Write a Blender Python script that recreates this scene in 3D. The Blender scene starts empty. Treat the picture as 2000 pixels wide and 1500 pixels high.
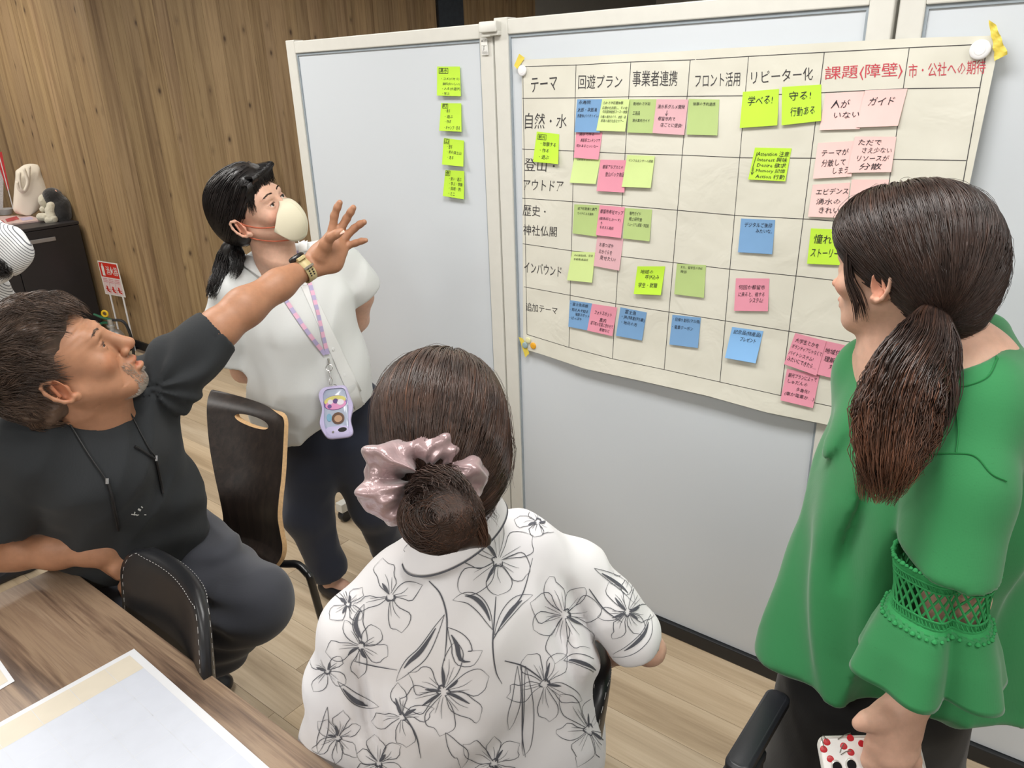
import bpy, bmesh, math, random
import numpy as np
from mathutils import Vector, Matrix
from mathutils.bvhtree import BVHTree

sc = bpy.context.scene
COL = sc.collection
# ------------------------------------------------------------------ camera
F = 1490.0
CAMH = 1.70
_down = np.array([130.0, 3750.0, F]); _down /= np.linalg.norm(_down)
_up = -_down
_yy = np.array([0, 0, 1.0]) - _up * _up[2]; _yy /= np.linalg.norm(_yy)
_xx = np.cross(_yy, _up)
RW = np.stack([_xx, _yy, _up])            # camera axes (right, down, forward) -> world
cam_data = bpy.data.cameras.new('camera')
cam_data.sensor_width = 36.0
cam_data.lens = F / 2000.0 * 36.0
cam_data.clip_start = 0.05
cam = bpy.data.objects.new('camera', cam_data)
COL.objects.link(cam)
_r = RW @ np.array([1.0, 0, 0]); _u = RW @ np.array([0, -1.0, 0]); _b = RW @ np.array([0, 0, -1.0])
cam.matrix_world = Matrix(((_r[0], _u[0], _b[0], 0), (_r[1], _u[1], _b[1], 0), (_r[2], _u[2], _b[2], CAMH), (0, 0, 0, 1)))
sc.camera = cam
# ------------------------------------------------------------------ room axes
_a = math.radians(-51.5)
U = np.array([math.sin(_a), math.cos(_a), 0.0])      # along the whiteboards, away to the left
V = np.array([math.cos(_a), -math.sin(_a), 0.0])     # through the whiteboards
Z = np.array([0, 0, 1.0])
def W(u, v, z): return U * u + V * v + Z * z
# ------------------------------------------------------------------ world and lights
world = bpy.data.worlds.new('room_world'); sc.world = world
world.use_nodes = True
world.node_tree.nodes['Background'].inputs[0].default_value = (0.90, 0.95, 1.0, 1)
world.node_tree.nodes['Background'].inputs[1].default_value = 0.35
def area_light(name, u, v, z, su, sv, power, color):
    l = bpy.data.lights.new(name, 'AREA'); l.shape = 'RECTANGLE'; l.size = su; l.size_y = sv
    l.energy = power; l.color = color
    o = bpy.data.objects.new(name, l); COL.objects.link(o)
    m = Matrix(((U[0], V[0], 0, 0), (U[1], V[1], 0, 0), (0, 0, 1, 0), (0, 0, 0, 1)))
    o.matrix_world = Matrix.Translation(Vector(W(u, v, z))) @ m
    return o
ROOM_H = 2.75
for (lu, lv, pw) in ((3.0, 0.9, 60), (0.8, 0.9, 55), (-1.2, 0.9, 45), (3.0, -1.6, 40), (0.8, -1.6, 60), (-1.2, -1.6, 45), (1.6, 3.6, 30), (3.6, 3.4, 26), (2.6, 5.6, 45)):  # last light is added to brighten the far wooden wall, no lamp there
    area_light('overhead_area_light', lu, lv, ROOM_H - 0.06, 1.2, 0.5, pw, (1.0, 0.985, 0.955))
area_light('overhead_area_light', 6.1, 1.2, ROOM_H - 0.06, 0.6, 1.2, 62, (1.0, 0.93, 0.84))
sc.view_settings.view_transform = 'Standard'
sc.view_settings.look = 'None'
sc.view_settings.gamma = 1.0
sc.view_settings.use_curve_mapping = False
sc.view_settings.exposure = -0.84

# ------------------------------------------------------------------ helpers
def ray(px, py): return RW @ np.array([px - 1000.0, py - 750.0, F])
O = np.array([0, 0, CAMH])
def Q(px, py, d):                 # photo direction at a real distance d (metres along the lens axis)
    return O + ray(px, py) * (d / F)
def cv(x, y, z):                  # camera-frame direction -> world direction
    return RW @ np.array([x, y, z], float)
def on_plane(px, py, p0, n):
    r = ray(px, py); return O + r * (((p0 - O) @ n) / (r @ n))
def at_z(px, py, z):
    r = ray(px, py); return O + r * ((z - CAMH) / r[2])
def nrm(a):
    a = np.asarray(a, float); return a / np.linalg.norm(a)
def srgb(r, g, b):
    def f(c):
        c /= 255.0
        return c / 12.92 if c <= 0.04045 else ((c + 0.055) / 1.055) ** 2.4
    return (f(r), f(g), f(b), 1.0)

def tag(o, label=None, cat=None, group=None, kind=None):
    if label: o['label'] = label
    if cat: o['category'] = cat
    if group: o['group'] = group
    if kind: o['kind'] = kind
    return o
def empty(name, loc, label=None, cat=None, group=None):
    o = bpy.data.objects.new(name, None); COL.objects.link(o)
    o.location = Vector(loc); o.empty_display_size = 0.05
    tag(o, label, cat, group)
    return o
def link(o, parent=None):
    COL.objects.link(o)
    if parent is not None:
        o.parent = parent
        # geometry is given in world space: undo the parent's placement
        pm = parent_world(parent)
        o.matrix_parent_inverse = pm.inverted()
    return o
def parent_world(p):
    return p.matrix_basis.copy() if p.parent is None else Matrix.Identity(4)
def white_tint(me):
    if any(m is not None and m.name.startswith(('hair_', 'skin', 'stubble')) for m in me.materials):
        ca = me.color_attributes.new('tint', 'FLOAT_COLOR', 'POINT'); ca.data.foreach_set('color', np.ones(len(me.vertices) * 4, np.float32))
def mesh_obj(name, verts, faces, mat, parent=None, smooth=False, mats=None, fmat=None):
    me = bpy.data.meshes.new(name)
    me.from_pydata([tuple(map(float, v)) for v in verts], [], [tuple(map(int, f)) for f in faces])
    me.update()
    for m in (mats if mats else [mat]): me.materials.append(m)
    if fmat is not None: me.polygons.foreach_set('material_index', np.asarray(fmat, dtype=np.int32))
    if smooth: me.polygons.foreach_set('use_smooth', [True] * len(me.polygons))
    o = bpy.data.objects.new(name, me); link(o, parent)
    white_tint(me)
    return o
def np_mesh(name, V_, quads, mat, parent=None, tris=False):
    n = 3 if tris else 4
    me = bpy.data.meshes.new(name)
    me.vertices.add(len(V_)); me.vertices.foreach_set('co', np.asarray(V_, np.float32).ravel())
    me.loops.add(len(quads) * n); me.loops.foreach_set('vertex_index', np.asarray(quads, np.int32).ravel())
    me.polygons.add(len(quads)); me.polygons.foreach_set('loop_start', np.arange(0, len(quads) * n, n, dtype=np.int32))
    me.update(calc_edges=True)
    me.polygons.foreach_set('use_smooth', [True] * len(quads))
    me.materials.append(mat)
    white_tint(me)
    o = bpy.data.objects.new(name, me); link(o, parent)
    return o
class MB:
    """collects shapes into one mesh"""
    def __init__(s): s.v = []; s.f = []; s.m = []; s.cm = 0
    def add(s, vs, fs):
        b = len(s.v); s.v += [tuple(map(float, v)) for v in vs]; s.f += [tuple(int(i) + b for i in f) for f in fs]; s.m += [s.cm] * len(fs); return s
    def box(s, c, ax, ay, az_, h):   # centre, three unit axes, half sizes
        c = np.asarray(c, float); vs = []
        for sx in (-1, 1):
            for sy in (-1, 1):
                for sz in (-1, 1): vs.append(c + ax * h[0] * sx + ay * h[1] * sy + az_ * h[2] * sz)
        return s.add(vs, [(0, 1, 3, 2), (4, 6, 7, 5), (0, 4, 5, 1), (2, 3, 7, 6), (0, 2, 6, 4), (1, 5, 7, 3)])
    def rbox(s, c, ax, ay, az_, h, r, n=5):   # box with rounded corners in the ax/ay plane
        c = np.asarray(c, float); out = []
        for q, (sx, sy) in enumerate(((1, 1), (-1, 1), (-1, -1), (1, -1))):
            for k in range(n + 1):
                t = math.pi / 2 * (q + k / n)
                out.append((sx * (h[0] - r) + r * math.cos(t), sy * (h[1] - r) + r * math.sin(t)))
        N = len(out); e = min(r * 0.35, h[2] * 0.45)
        levels = [(-h[2], 1 - e / max(h[0], 1e-6), 1 - e / max(h[1], 1e-6)), (-h[2] + e, 1, 1), (h[2] - e, 1, 1), (h[2], 1 - e / h[0], 1 - e / h[1])]
        vs = [c + ax * (x * fx) + ay * (y * fy) + az_ * zz for zz, fx, fy in levels for x, y in out]
        fs = [(l * N + i, l * N + (i + 1) % N, (l + 1) * N + (i + 1) % N, (l + 1) * N + i) for l in range(3) for i in range(N)]
        fs += [tuple(reversed(range(N))), tuple(range(3 * N, 4 * N))]
        return s.add(vs, fs)
    def tube(s, pts, rad, n=8, caps=True, flat=None):
        pts = [np.asarray(p, float) for p in pts]; m = len(pts)
        if np.isscalar(rad): rad = [rad] * m
        vs = []; prev = None
        for i, p in enumerate(pts):
            t = pts[min(i + 1, m - 1)] - pts[max(i - 1, 0)]; t = t / (np.linalg.norm(t) + 1e-12)
            if prev is None:
                a = np.array([0, 0, 1.0]) if abs(t[2]) < 0.9 else np.array([1.0, 0, 0])
                x = np.cross(a, t)
            else: x = prev - t * (prev @ t)
            x = x / (np.linalg.norm(x) + 1e-12); prev = x; y = np.cross(t, x)
            for k in range(n):
                a = 2 * math.pi * k / n; vs.append(p + (x * math.cos(a) + y * math.sin(a)) * rad[i])
        fs = [(i * n + k, i * n + (k + 1) % n, (i + 1) * n + (k + 1) % n, (i + 1) * n + k) for i in range(m - 1) for k in range(n)]
        if caps: fs += [tuple(reversed(range(n))), tuple(range((m - 1) * n, m * n))]
        return s.add(vs, fs)
    def lathe(s, c, axis, prof, n=20):   # prof: (r, h) pairs
        axis = nrm(axis); a = np.array([0, 0, 1.0]) if abs(axis[2]) < 0.9 else np.array([1.0, 0, 0])
        x = nrm(np.cross(a, axis)); y = np.cross(axis, x); c = np.asarray(c, float)
        vs = [c + axis * h + (x * math.cos(2 * math.pi * k / n) + y * math.sin(2 * math.pi * k / n)) * max(r, 1e-5) for r, h in prof for k in range(n)]
        m = len(prof)
        fs = [(i * n + k, i * n + (k + 1) % n, (i + 1) * n + (k + 1) % n, (i + 1) * n + k) for i in range(m - 1) for k in range(n)]
        fs += [tuple(reversed(range(n))), tuple(range((m - 1) * n, m * n))]
        return s.add(vs, fs)
    def ribbon(s, pts, nor, w):          # flat strip along pts, nor: normal(s), w: half width(s)
        pts = [np.asarray(p, float) for p in pts]; m = len(pts); vs = []
        for i, p in enumerate(pts):
            t = pts[min(i + 1, m - 1)] - pts[max(i - 1, 0)]
            nn = nor[i] if isinstance(nor, list) else nor
            x = np.cross(t, nn); x = x / (np.linalg.norm(x) + 1e-12)
            ww = w[i] if isinstance(w, (list, np.ndarray)) else w
            vs += [p - x * ww, p + x * ww]
        return s.add(vs, [(2 * i, 2 * i + 1, 2 * i + 3, 2 * i + 2) for i in range(m - 1)])
    def build(s, name, mat, parent=None, smooth=True, mats=None, bevel=0, seg=2):
        o = mesh_obj(name, s.v, s.f, mat, parent, smooth, mats, s.m if mats else None)
        if bevel:
            md = o.modifiers.new('bevel', 'BEVEL'); md.width = bevel; md.segments = seg; md.limit_method = 'ANGLE'; md.angle_limit = math.radians(40)
        if smooth:
            try: o.data.set_sharp_from_angle(angle=math.radians(42))
            except Exception: pass
        return o
def spline(pts, n):                   # Catmull-Rom through pts
    P = np.asarray(pts, float)
    if len(P) == 2: return np.array([P[0] + (P[1] - P[0]) * t for t in np.linspace(0, 1, n)])
    E_ = np.vstack([2 * P[0] - P[1], P, 2 * P[-1] - P[-2]]); out = []
    for t in np.linspace(0, len(P) - 1, n):
        i = min(int(t), len(P) - 2); f = t - i
        a, b, c, d = E_[i], E_[i + 1], E_[i + 2], E_[i + 3]
        out.append(0.5 * ((2 * b) + (-a + c) * f + (2 * a - 5 * b + 4 * c - d) * f * f + (-a + 3 * b - 3 * c + d) * f ** 3))
    return np.array(out)
# ------------------------------------------------------------------ materials
def mat_base(name):
    m = bpy.data.materials.new(name); m.use_nodes = True
    nt = m.node_tree; b = nt.nodes['Principled BSDF']
    return m, nt, b
def setp(b, **k):
    names = dict(rough='Roughness', metal='Metallic', spec='Specular IOR Level', sheen='Sheen Weight', coat='Coat Weight', coat_rough='Coat Roughness', trans='Transmission Weight', alpha='Alpha', sss='Subsurface Weight', ssc='Subsurface Scale', ior='IOR', aniso='Anisotropic')
    for a, v in k.items():
        if v is not None and names[a] in b.inputs: b.inputs[names[a]].default_value = v
def nd(nt, typ, **props):
    n = nt.nodes.new(typ)
    for k, v in props.items():
        if k == 'inp':
            for kk, vv in v.items(): n.inputs[kk].default_value = vv
        else: setattr(n, k, v)
    return n
def ramp(nt, src, stops, interp='LINEAR'):
    r = nt.nodes.new('ShaderNodeValToRGB'); r.color_ramp.interpolation = interp
    el = r.color_ramp.elements
    while len(el) < len(stops): el.new(0.5)
    for e, (p, c) in zip(el, stops): e.position = p; e.color = c if len(c) == 4 else (*c, 1)
    nt.links.new(src, r.inputs[0]); return r
def mix(nt, fac, a, b, typ='MIX'):
    n = nt.nodes.new('ShaderNodeMix'); n.data_type = 'RGBA'; n.blend_type = typ
    if isinstance(fac, (int, float)): n.inputs[0].default_value = fac
    else: nt.links.new(fac, n.inputs[0])
    for i, x in ((6, a), (7, b)):
        if isinstance(x, (tuple, list)): n.inputs[i].default_value = x
        else: nt.links.new(x, n.inputs[i])
    return n.outputs[2]
def noise(nt, vec, scale, detail=4, rough=0.55, dist=0.0):
    n = nd(nt, 'ShaderNodeTexNoise'); n.inputs['Scale'].default_value = scale; n.inputs['Detail'].default_value = detail
    n.inputs['Roughness'].default_value = rough; n.inputs['Distortion'].default_value = dist
    if vec is not None: nt.links.new(vec, n.inputs['Vector'])
    return n.outputs[0]
def bump(nt, b, h, strength=0.2, dist=0.002):
    n = nt.nodes.new('ShaderNodeBump'); n.inputs['Strength'].default_value = strength; n.inputs['Distance'].default_value = dist
    nt.links.new(h, n.inputs['Height']); nt.links.new(n.outputs[0], b.inputs['Normal']); return n
def coords(nt, scale=(1, 1, 1), rot=(0, 0, 0), loc=(0, 0, 0)):
    tc = nt.nodes.new('ShaderNodeTexCoord'); mp = nt.nodes.new('ShaderNodeMapping')
    mp.inputs['Scale'].default_value = scale; mp.inputs['Rotation'].default_value = rot; mp.inputs['Location'].default_value = loc
    nt.links.new(tc.outputs['Object'], mp.inputs['Vector']); return mp.outputs[0]
def plain(name, col, rough=0.5, var=0.06, nscale=30, bmp=0.0, bscale=200, bdist=0.001, **k):
    m, nt, b = mat_base(name)
    vec = coords(nt)
    f = noise(nt, vec, nscale, 3)
    c = col if len(col) == 4 else (*col, 1)
    dark = tuple(x * (1 - var) for x in c[:3]) + (1,); light = tuple(min(1, x * (1 + var)) for x in c[:3]) + (1,)
    r = ramp(nt, f, [(0.3, dark), (0.7, light)])
    nt.links.new(r.outputs[0], b.inputs['Base Color']); setp(b, rough=rough, **k)
    if bmp: bump(nt, b, noise(nt, vec, bscale, 2), bmp, bdist)
    return m
def weave(name, col, scale=900, rough=0.85, sheen=0.15, var=0.12, bmp=0.25, big=0.08, **k):
    m, nt, b = mat_base(name); vec = coords(nt)
    wa = nd(nt, 'ShaderNodeTexWave'); wa.inputs['Scale'].default_value = scale / 6.28; wa.bands_direction = 'X'; wa.inputs['Distortion'].default_value = 1.5
    wb = nd(nt, 'ShaderNodeTexWave'); wb.inputs['Scale'].default_value = scale / 6.28; wb.bands_direction = 'Z'; wb.inputs['Distortion'].default_value = 1.5
    nt.links.new(vec, wa.inputs[0]); nt.links.new(vec, wb.inputs[0])
    mul = nd(nt, 'ShaderNodeMath', operation='ADD'); nt.links.new(wa.outputs[1], mul.inputs[0]); nt.links.new(wb.outputs[1], mul.inputs[1])
    s1 = coords(nt, (40, 40, 400)); s2 = coords(nt, (400, 400, 40))
    n1 = noise(nt, s1, 1.5, 3); n2 = noise(nt, s2, 1.5, 3)
    ad = nd(nt, 'ShaderNodeMath', operation='ADD'); nt.links.new(n1, ad.inputs[0]); nt.links.new(n2, ad.inputs[1])
    c = col
    r = ramp(nt, ad.outputs[0], [(0.62 / 1.0 * 0.5 + 0.19, tuple(x * (1 - var) for x in c[:3]) + (1,)), (0.85, tuple(min(1, x * (1 + var)) for x in c[:3]) + (1,))])
    nt.links.new(r.outputs[0], b.inputs['Base Color']); setp(b, rough=rough, sheen=sheen, **k)
    bump(nt, b, mul.outputs[0], bmp, 0.0004)
    return m
def wood(name, stops, axis='Z', across=18.0, along=1.2, knots=True, objcol=False, rough=0.5, fine=140.0, bmp=0.15, knotcol=(0.05, 0.03, 0.02, 1), kscale=(7, 7, 2.2), spec=0.4, kth=0.10):
    m, nt, b = mat_base(name)
    ax = {'X': 0, 'Y': 1, 'Z': 2}[axis]
    s1 = [across] * 3; s1[ax] = along
    s2 = [fine] * 3; s2[ax] = along * 3
    tc = nt.nodes.new('ShaderNodeTexCoord')
    oi = nt.nodes.new('ShaderNodeObjectInfo')
    # each piece shifts the pattern with its own random number
    sh = nd(nt, 'ShaderNodeVectorMath', operation='SCALE'); sh.inputs[0].default_value = (37.0, 21.0, 53.0)
    nt.links.new(oi.outputs['Random'], sh.inputs['Scale'])
    ad = nd(nt, 'ShaderNodeVectorMath', operation='ADD'); nt.links.new(tc.outputs['Object'], ad.inputs[0]); nt.links.new(sh.outputs[0], ad.inputs[1])
    def mp(s):
        q = nt.nodes.new('ShaderNodeMapping'); q.inputs['Scale'].default_value = s; nt.links.new(ad.outputs[0], q.inputs['Vector']); return q.outputs[0]
    a1 = noise(nt, mp(s1), 1.0, 5, 0.6, 0.6); a2 = noise(nt, mp(s2), 1.0, 3, 0.6, 0.2)
    mx = nd(nt, 'ShaderNodeMath', operation='MULTIPLY_ADD'); nt.links.new(a2, mx.inputs[0]); mx.inputs[1].default_value = 0.35; nt.links.new(a1, mx.inputs[2])
    sb = nd(nt, 'ShaderNodeMath', operation='SUBTRACT'); nt.links.new(mx.outputs[0], sb.inputs[0]); sb.inputs[1].default_value = 0.175
    r = ramp(nt, sb.outputs[0], stops)
    col = r.outputs[0]
    if objcol: col = mix(nt, 1.0, col, oi.outputs['Color'], 'MULTIPLY')
    if knots:
        vo = nd(nt, 'ShaderNodeTexVoronoi'); vo.inputs['Scale'].default_value = 1.0; nt.links.new(mp(kscale), vo.inputs['Vector']); vo.inputs['Randomness'].default_value = 1.0
        kr = ramp(nt, vo.outputs['Distance'], [(0.0, (1, 1, 1, 1)), (kth * 0.5, (0.75, 0.75, 0.75, 1)), (kth, (0.25, 0.25, 0.25, 1)), (kth * 2, (0, 0, 0, 1))])
        col = mix(nt, kr.outputs[0], col, knotcol)
    nt.links.new(col, b.inputs['Base Color']); setp(b, rough=rough, spec=spec)
    bump(nt, b, a2, bmp, 0.001)
    return m
# ================================================================== ROOM
UVM = Matrix(((U[0], V[0], 0, 0), (U[1], V[1], 0, 0), (0, 0, 1, 0), (0, 0, 0, 1)))   # local X = U, local Y = V
def place(o, u, v, z, rz=0.0):
    o.matrix_world = Matrix.Translation(Vector(W(u, v, z))) @ UVM @ Matrix.Rotation(rz, 4, 'Z')
def uvbox(name, u0, u1, v0, v1, z0, z1, mat, parent=None, kind=None, bevel=0):
    o = mesh_obj(name, *_box((u1 - u0) / 2, (v1 - v0) / 2, (z1 - z0) / 2), mat, None)
    place(o, (u0 + u1) / 2, (v0 + v1) / 2, (z0 + z1) / 2)
    if parent is not None:
        o.parent = parent; o.matrix_parent_inverse = parent.matrix_world.inverted() if parent.parent is None and False else parent.matrix_basis.inverted()
    if kind: o['kind'] = kind
    if bevel:
        md = o.modifiers.new('bevel', 'BEVEL'); md.width = bevel; md.segments = 2
    return o
def _box(a, b, c):
    vs = [(x * a, y * b, z * c) for x in (-1, 1) for y in (-1, 1) for z in (-1, 1)]
    return vs, [(0, 1, 3, 2), (4, 6, 7, 5), (0, 4, 5, 1), (2, 3, 7, 6), (0, 2, 6, 4), (1, 5, 7, 3)]
rng = random.Random(5)
W1 = 5.07          # wooden wall facing the room (constant u)
VC = 2.43          # wooden wall of the recess (constant v), runs away from the corner
UFAR = 8.6; UNEAR = -3.2; VNEAR = -3.0; VFAR = 9.5
M_floor_sub = plain('floor_underlay', srgb(120, 105, 90), 0.7)
M_floor = wood('vinyl_oak', [(0.30, srgb(168, 150, 126)), (0.48, srgb(190, 172, 147)), (0.62, srgb(203, 187, 163)), (0.75, srgb(184, 165, 140))], 'X', 9, 0.9, knots=False, objcol=True, rough=0.42, fine=110, bmp=0.08)
M_wallwood = wood('wall_wood', [(0.28, srgb(128, 104, 76)), (0.44, srgb(158, 133, 100)), (0.58, srgb(177, 152, 116)), (0.72, srgb(146, 121, 90))], 'Z', 20, 0.8, objcol=True, rough=0.55, fine=120, bmp=0.1, knotcol=srgb(66, 48, 38), kscale=(8, 8, 4.2), kth=0.10)
M_white = plain('wall_paint', srgb(214, 212, 206), 0.8, 0.02)
M_ceil = plain('ceiling_tile', srgb(226, 225, 220), 0.9, 0.02)
M_black = plain('black_paint', srgb(26, 27, 30), 0.45, 0.1)
floor = uvbox('floor', UNEAR, UFAR, VNEAR, VFAR, -0.06, -0.003, M_floor_sub, kind='structure')
tag(floor, 'greyish oak vinyl plank floor of the meeting room')
ceiling = uvbox('ceiling', UNEAR, UFAR, VNEAR, VFAR, ROOM_H, ROOM_H + 0.05, M_ceil, kind='structure')
wall_back = uvbox('wall_back', W1 + 0.012, W1 + 0.12, VC, VFAR, 0, ROOM_H, M_wallwood, kind='structure')
wall_left = uvbox('wall_left', W1 + 0.12, UFAR, VC + 0.012, VC + 0.12, 0, ROOM_H, M_wallwood, kind='structure')
uvbox('wall_far', UFAR, UFAR + 0.1, VNEAR, VC + 0.12, 0, ROOM_H, M_white, kind='structure')
uvbox('wall_front', UNEAR - 0.1, UNEAR, VNEAR, VFAR, 0, ROOM_H, M_white, kind='structure')
uvbox('wall_side', UNEAR, UFAR, VNEAR - 0.1, VNEAR, 0, ROOM_H, M_white, kind='structure')
uvbox('wall_right', UNEAR, W1 + 0.12, VFAR, VFAR + 0.1, 0, ROOM_H, M_white, kind='structure')
# floor planks, one object each
PW, PL = 0.148, 1.22
pm = MB().box((0, 0, 0), np.array([1., 0, 0]), np.array([0, 1., 0]), Z, (PL / 2 - 0.0006, PW / 2 - 0.0005, 0.0022))
pmo = pm.build('plank', M_floor, smooth=False); pmesh = pmo.data; bpy.data.objects.remove(pmo)
def vis(u, v, z=0.0, m=450):
    p = (W(u, v, z) - O) @ RW
    if p[2] < 0.3: return False
    x = 1000 + F * p[0] / p[2]; y = 750 + F * p[1] / p[2]
    return -m < x < 2000 + m and -m < y < 1500 + m
FT = [(0.92, .92, .90), (1, 1, 1), (1.04, 1.03, 1.01), (0.84, .83, .81), (0.96, .95, .93), (1.0, .96, .90), (0.88, .86, .83)]
for j in range(-8, 24):
    v0 = 1.722 - 0.005 + (j - 10) * PW
    off = rng.random() * PL
    for i in range(-2, 6):
        u0 = i * PL + off - 0.6
        if v0 > VFAR - 0.1 or v0 < VNEAR + .1 or u0 > UFAR: continue
        if u0 + PL / 2 > W1 and v0 > VC - 0.05: continue
        if any(vis(u0 + du, v0 + dv) for du in (-.6, 0, .6) for dv in (-.07, .07)):
            o = bpy.data.objects.new('plank', pmesh); COL.objects.link(o)
            place(o, u0, v0, -0.0015 + rng.uniform(0, 0.0004))
            o.parent = floor; o.matrix_parent_inverse = floor.matrix_basis.inverted()
            c = rng.choice(FT); k = rng.uniform(0.96, 1.04); o.color = (c[0] * k, c[1] * k, c[2] * k, 1)
# wall planks, one object each
def wall_planks(parent, along, start, end, fixed, facing, visfn):
    x = start; widths = (0.085, 0.11, 0.075, 0.125, 0.095)
    ms = {}
    while x < end:
        w = rng.choice(widths)
        if w not in ms:
            b = MB().box((0, 0, 0), np.array([1., 0, 0]), np.array([0, 1., 0]), Z, (w / 2 - 0.0004, 0.006, ROOM_H / 2))
            t = b.build('plank', M_wallwood, smooth=False); ms[w] = t.data; bpy.data.objects.remove(t)
        if visfn(x + w / 2):
            o = bpy.data.objects.new('plank', ms[w]); COL.objects.link(o)
            if along == 'v': place(o, fixed + rng.uniform(0, .001), x + w / 2, ROOM_H / 2, math.pi / 2)
            else: place(o, x + w / 2, fixed + rng.uniform(0, .001), ROOM_H / 2)
            o.parent = parent; o.matrix_parent_inverse = parent.matrix_basis.inverted()
            k = rng.choice((0.88, 0.94, 1.0, 1.04, 1.07, 0.97, 0.91)); o.color = (k, k * rng.uniform(.975, 1.0), k * rng.uniform(.94, 1.0), 1)
        x += w
def az_v(x, y): # v on the back wall at a photo direction
    return on_plane(x, y, W(W1, 0, 0), U) @ V
VW0, VW1_, VE = az_v(855, 30), az_v(905, 30), az_v(1045, 12)
wall_planks(wall_back, 'v', VC, VE, W1 + 0.006, 'u', lambda x: x < VW0 + 0.02 or x > VW1_ - 0.02)
wall_planks(wall_left, 'u', W1, UFAR, VC + 0.006, 'v', lambda x: x < 7.6)
M_win = plain('dark_glass', srgb(62, 70, 80), 0.15, 0.1)
M_grey = plain('grey_panel', srgb(150, 150, 147), 0.6, 0.03)
win = uvbox('window_1', W1 - 0.004, W1 + 0.012, VW0, VW1_, 0.9, 2.6, M_win, kind='structure')
uvbox('window_frame', W1 - 0.012, W1 + 0.012, VW0 - 0.02, VW0, 0.88, 2.62, M_black, win)
uvbox('wall_panel', W1 - 0.02, W1 + 0.012, VE, VFAR, 0, ROOM_H, M_grey, kind='structure')['kind'] = 'structure'
bpy.data.objects['wall_panel'].name = 'trim_1'
# dark duct box high on the wall by the corner
zb = on_plane(200, -4, W(W1 - 0.15, 0, 0), U)
duct = uvbox('trim_2', W1 - 0.3, W1, VC + 0.02, VC + 0.75, 2.62, ROOM_H, M_black, kind='structure')
uvbox('baseboard_back', W1 - 0.012, W1, VC - 0.0, VE, 0.001, 0.06, M_black, kind='structure')
uvbox('baseboard_left', W1, UFAR, VC - 0.012, VC, 0.001, 0.06, M_black, kind='structure')
# ceiling lamps the light comes from
M_lamp, nt_, b_ = mat_base('lamp_diffuser')
b_.inputs['Emission Color'].default_value = (1, 0.97, 0.92, 1); b_.inputs['Emission Strength'].default_value = 3.0
b_.inputs['Base Color'].default_value = (0.9, 0.9, 0.88, 1)
for i, (lu, lv) in enumerate(((3.0, 0.9), (0.8, 0.9), (-1.2, 0.9), (3.0, -1.6), (0.8, -1.6), (-1.2, -1.6), (1.6, 3.6))):
    l = uvbox('ceiling_lamp', lu - 0.62, lu + 0.62, lv - 0.27, lv + 0.27, ROOM_H - 0.03, ROOM_H, M_white)
    where = ['above the whiteboard side, far end', 'above the people in front of the whiteboards', 'above the right end of the table', 'behind the camera, far end', 'behind the camera, over the table', 'behind the camera, near the door end', 'behind the whiteboards'][i]
    tag(l, 'white flat ceiling lamp ' + where, 'ceiling lamp', 'flat ceiling lamps')
    uvbox('diffuser', lu - 0.58, lu + 0.58, lv - 0.23, lv + 0.23, ROOM_H - 0.035, ROOM_H - 0.03, M_lamp, l)

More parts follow.
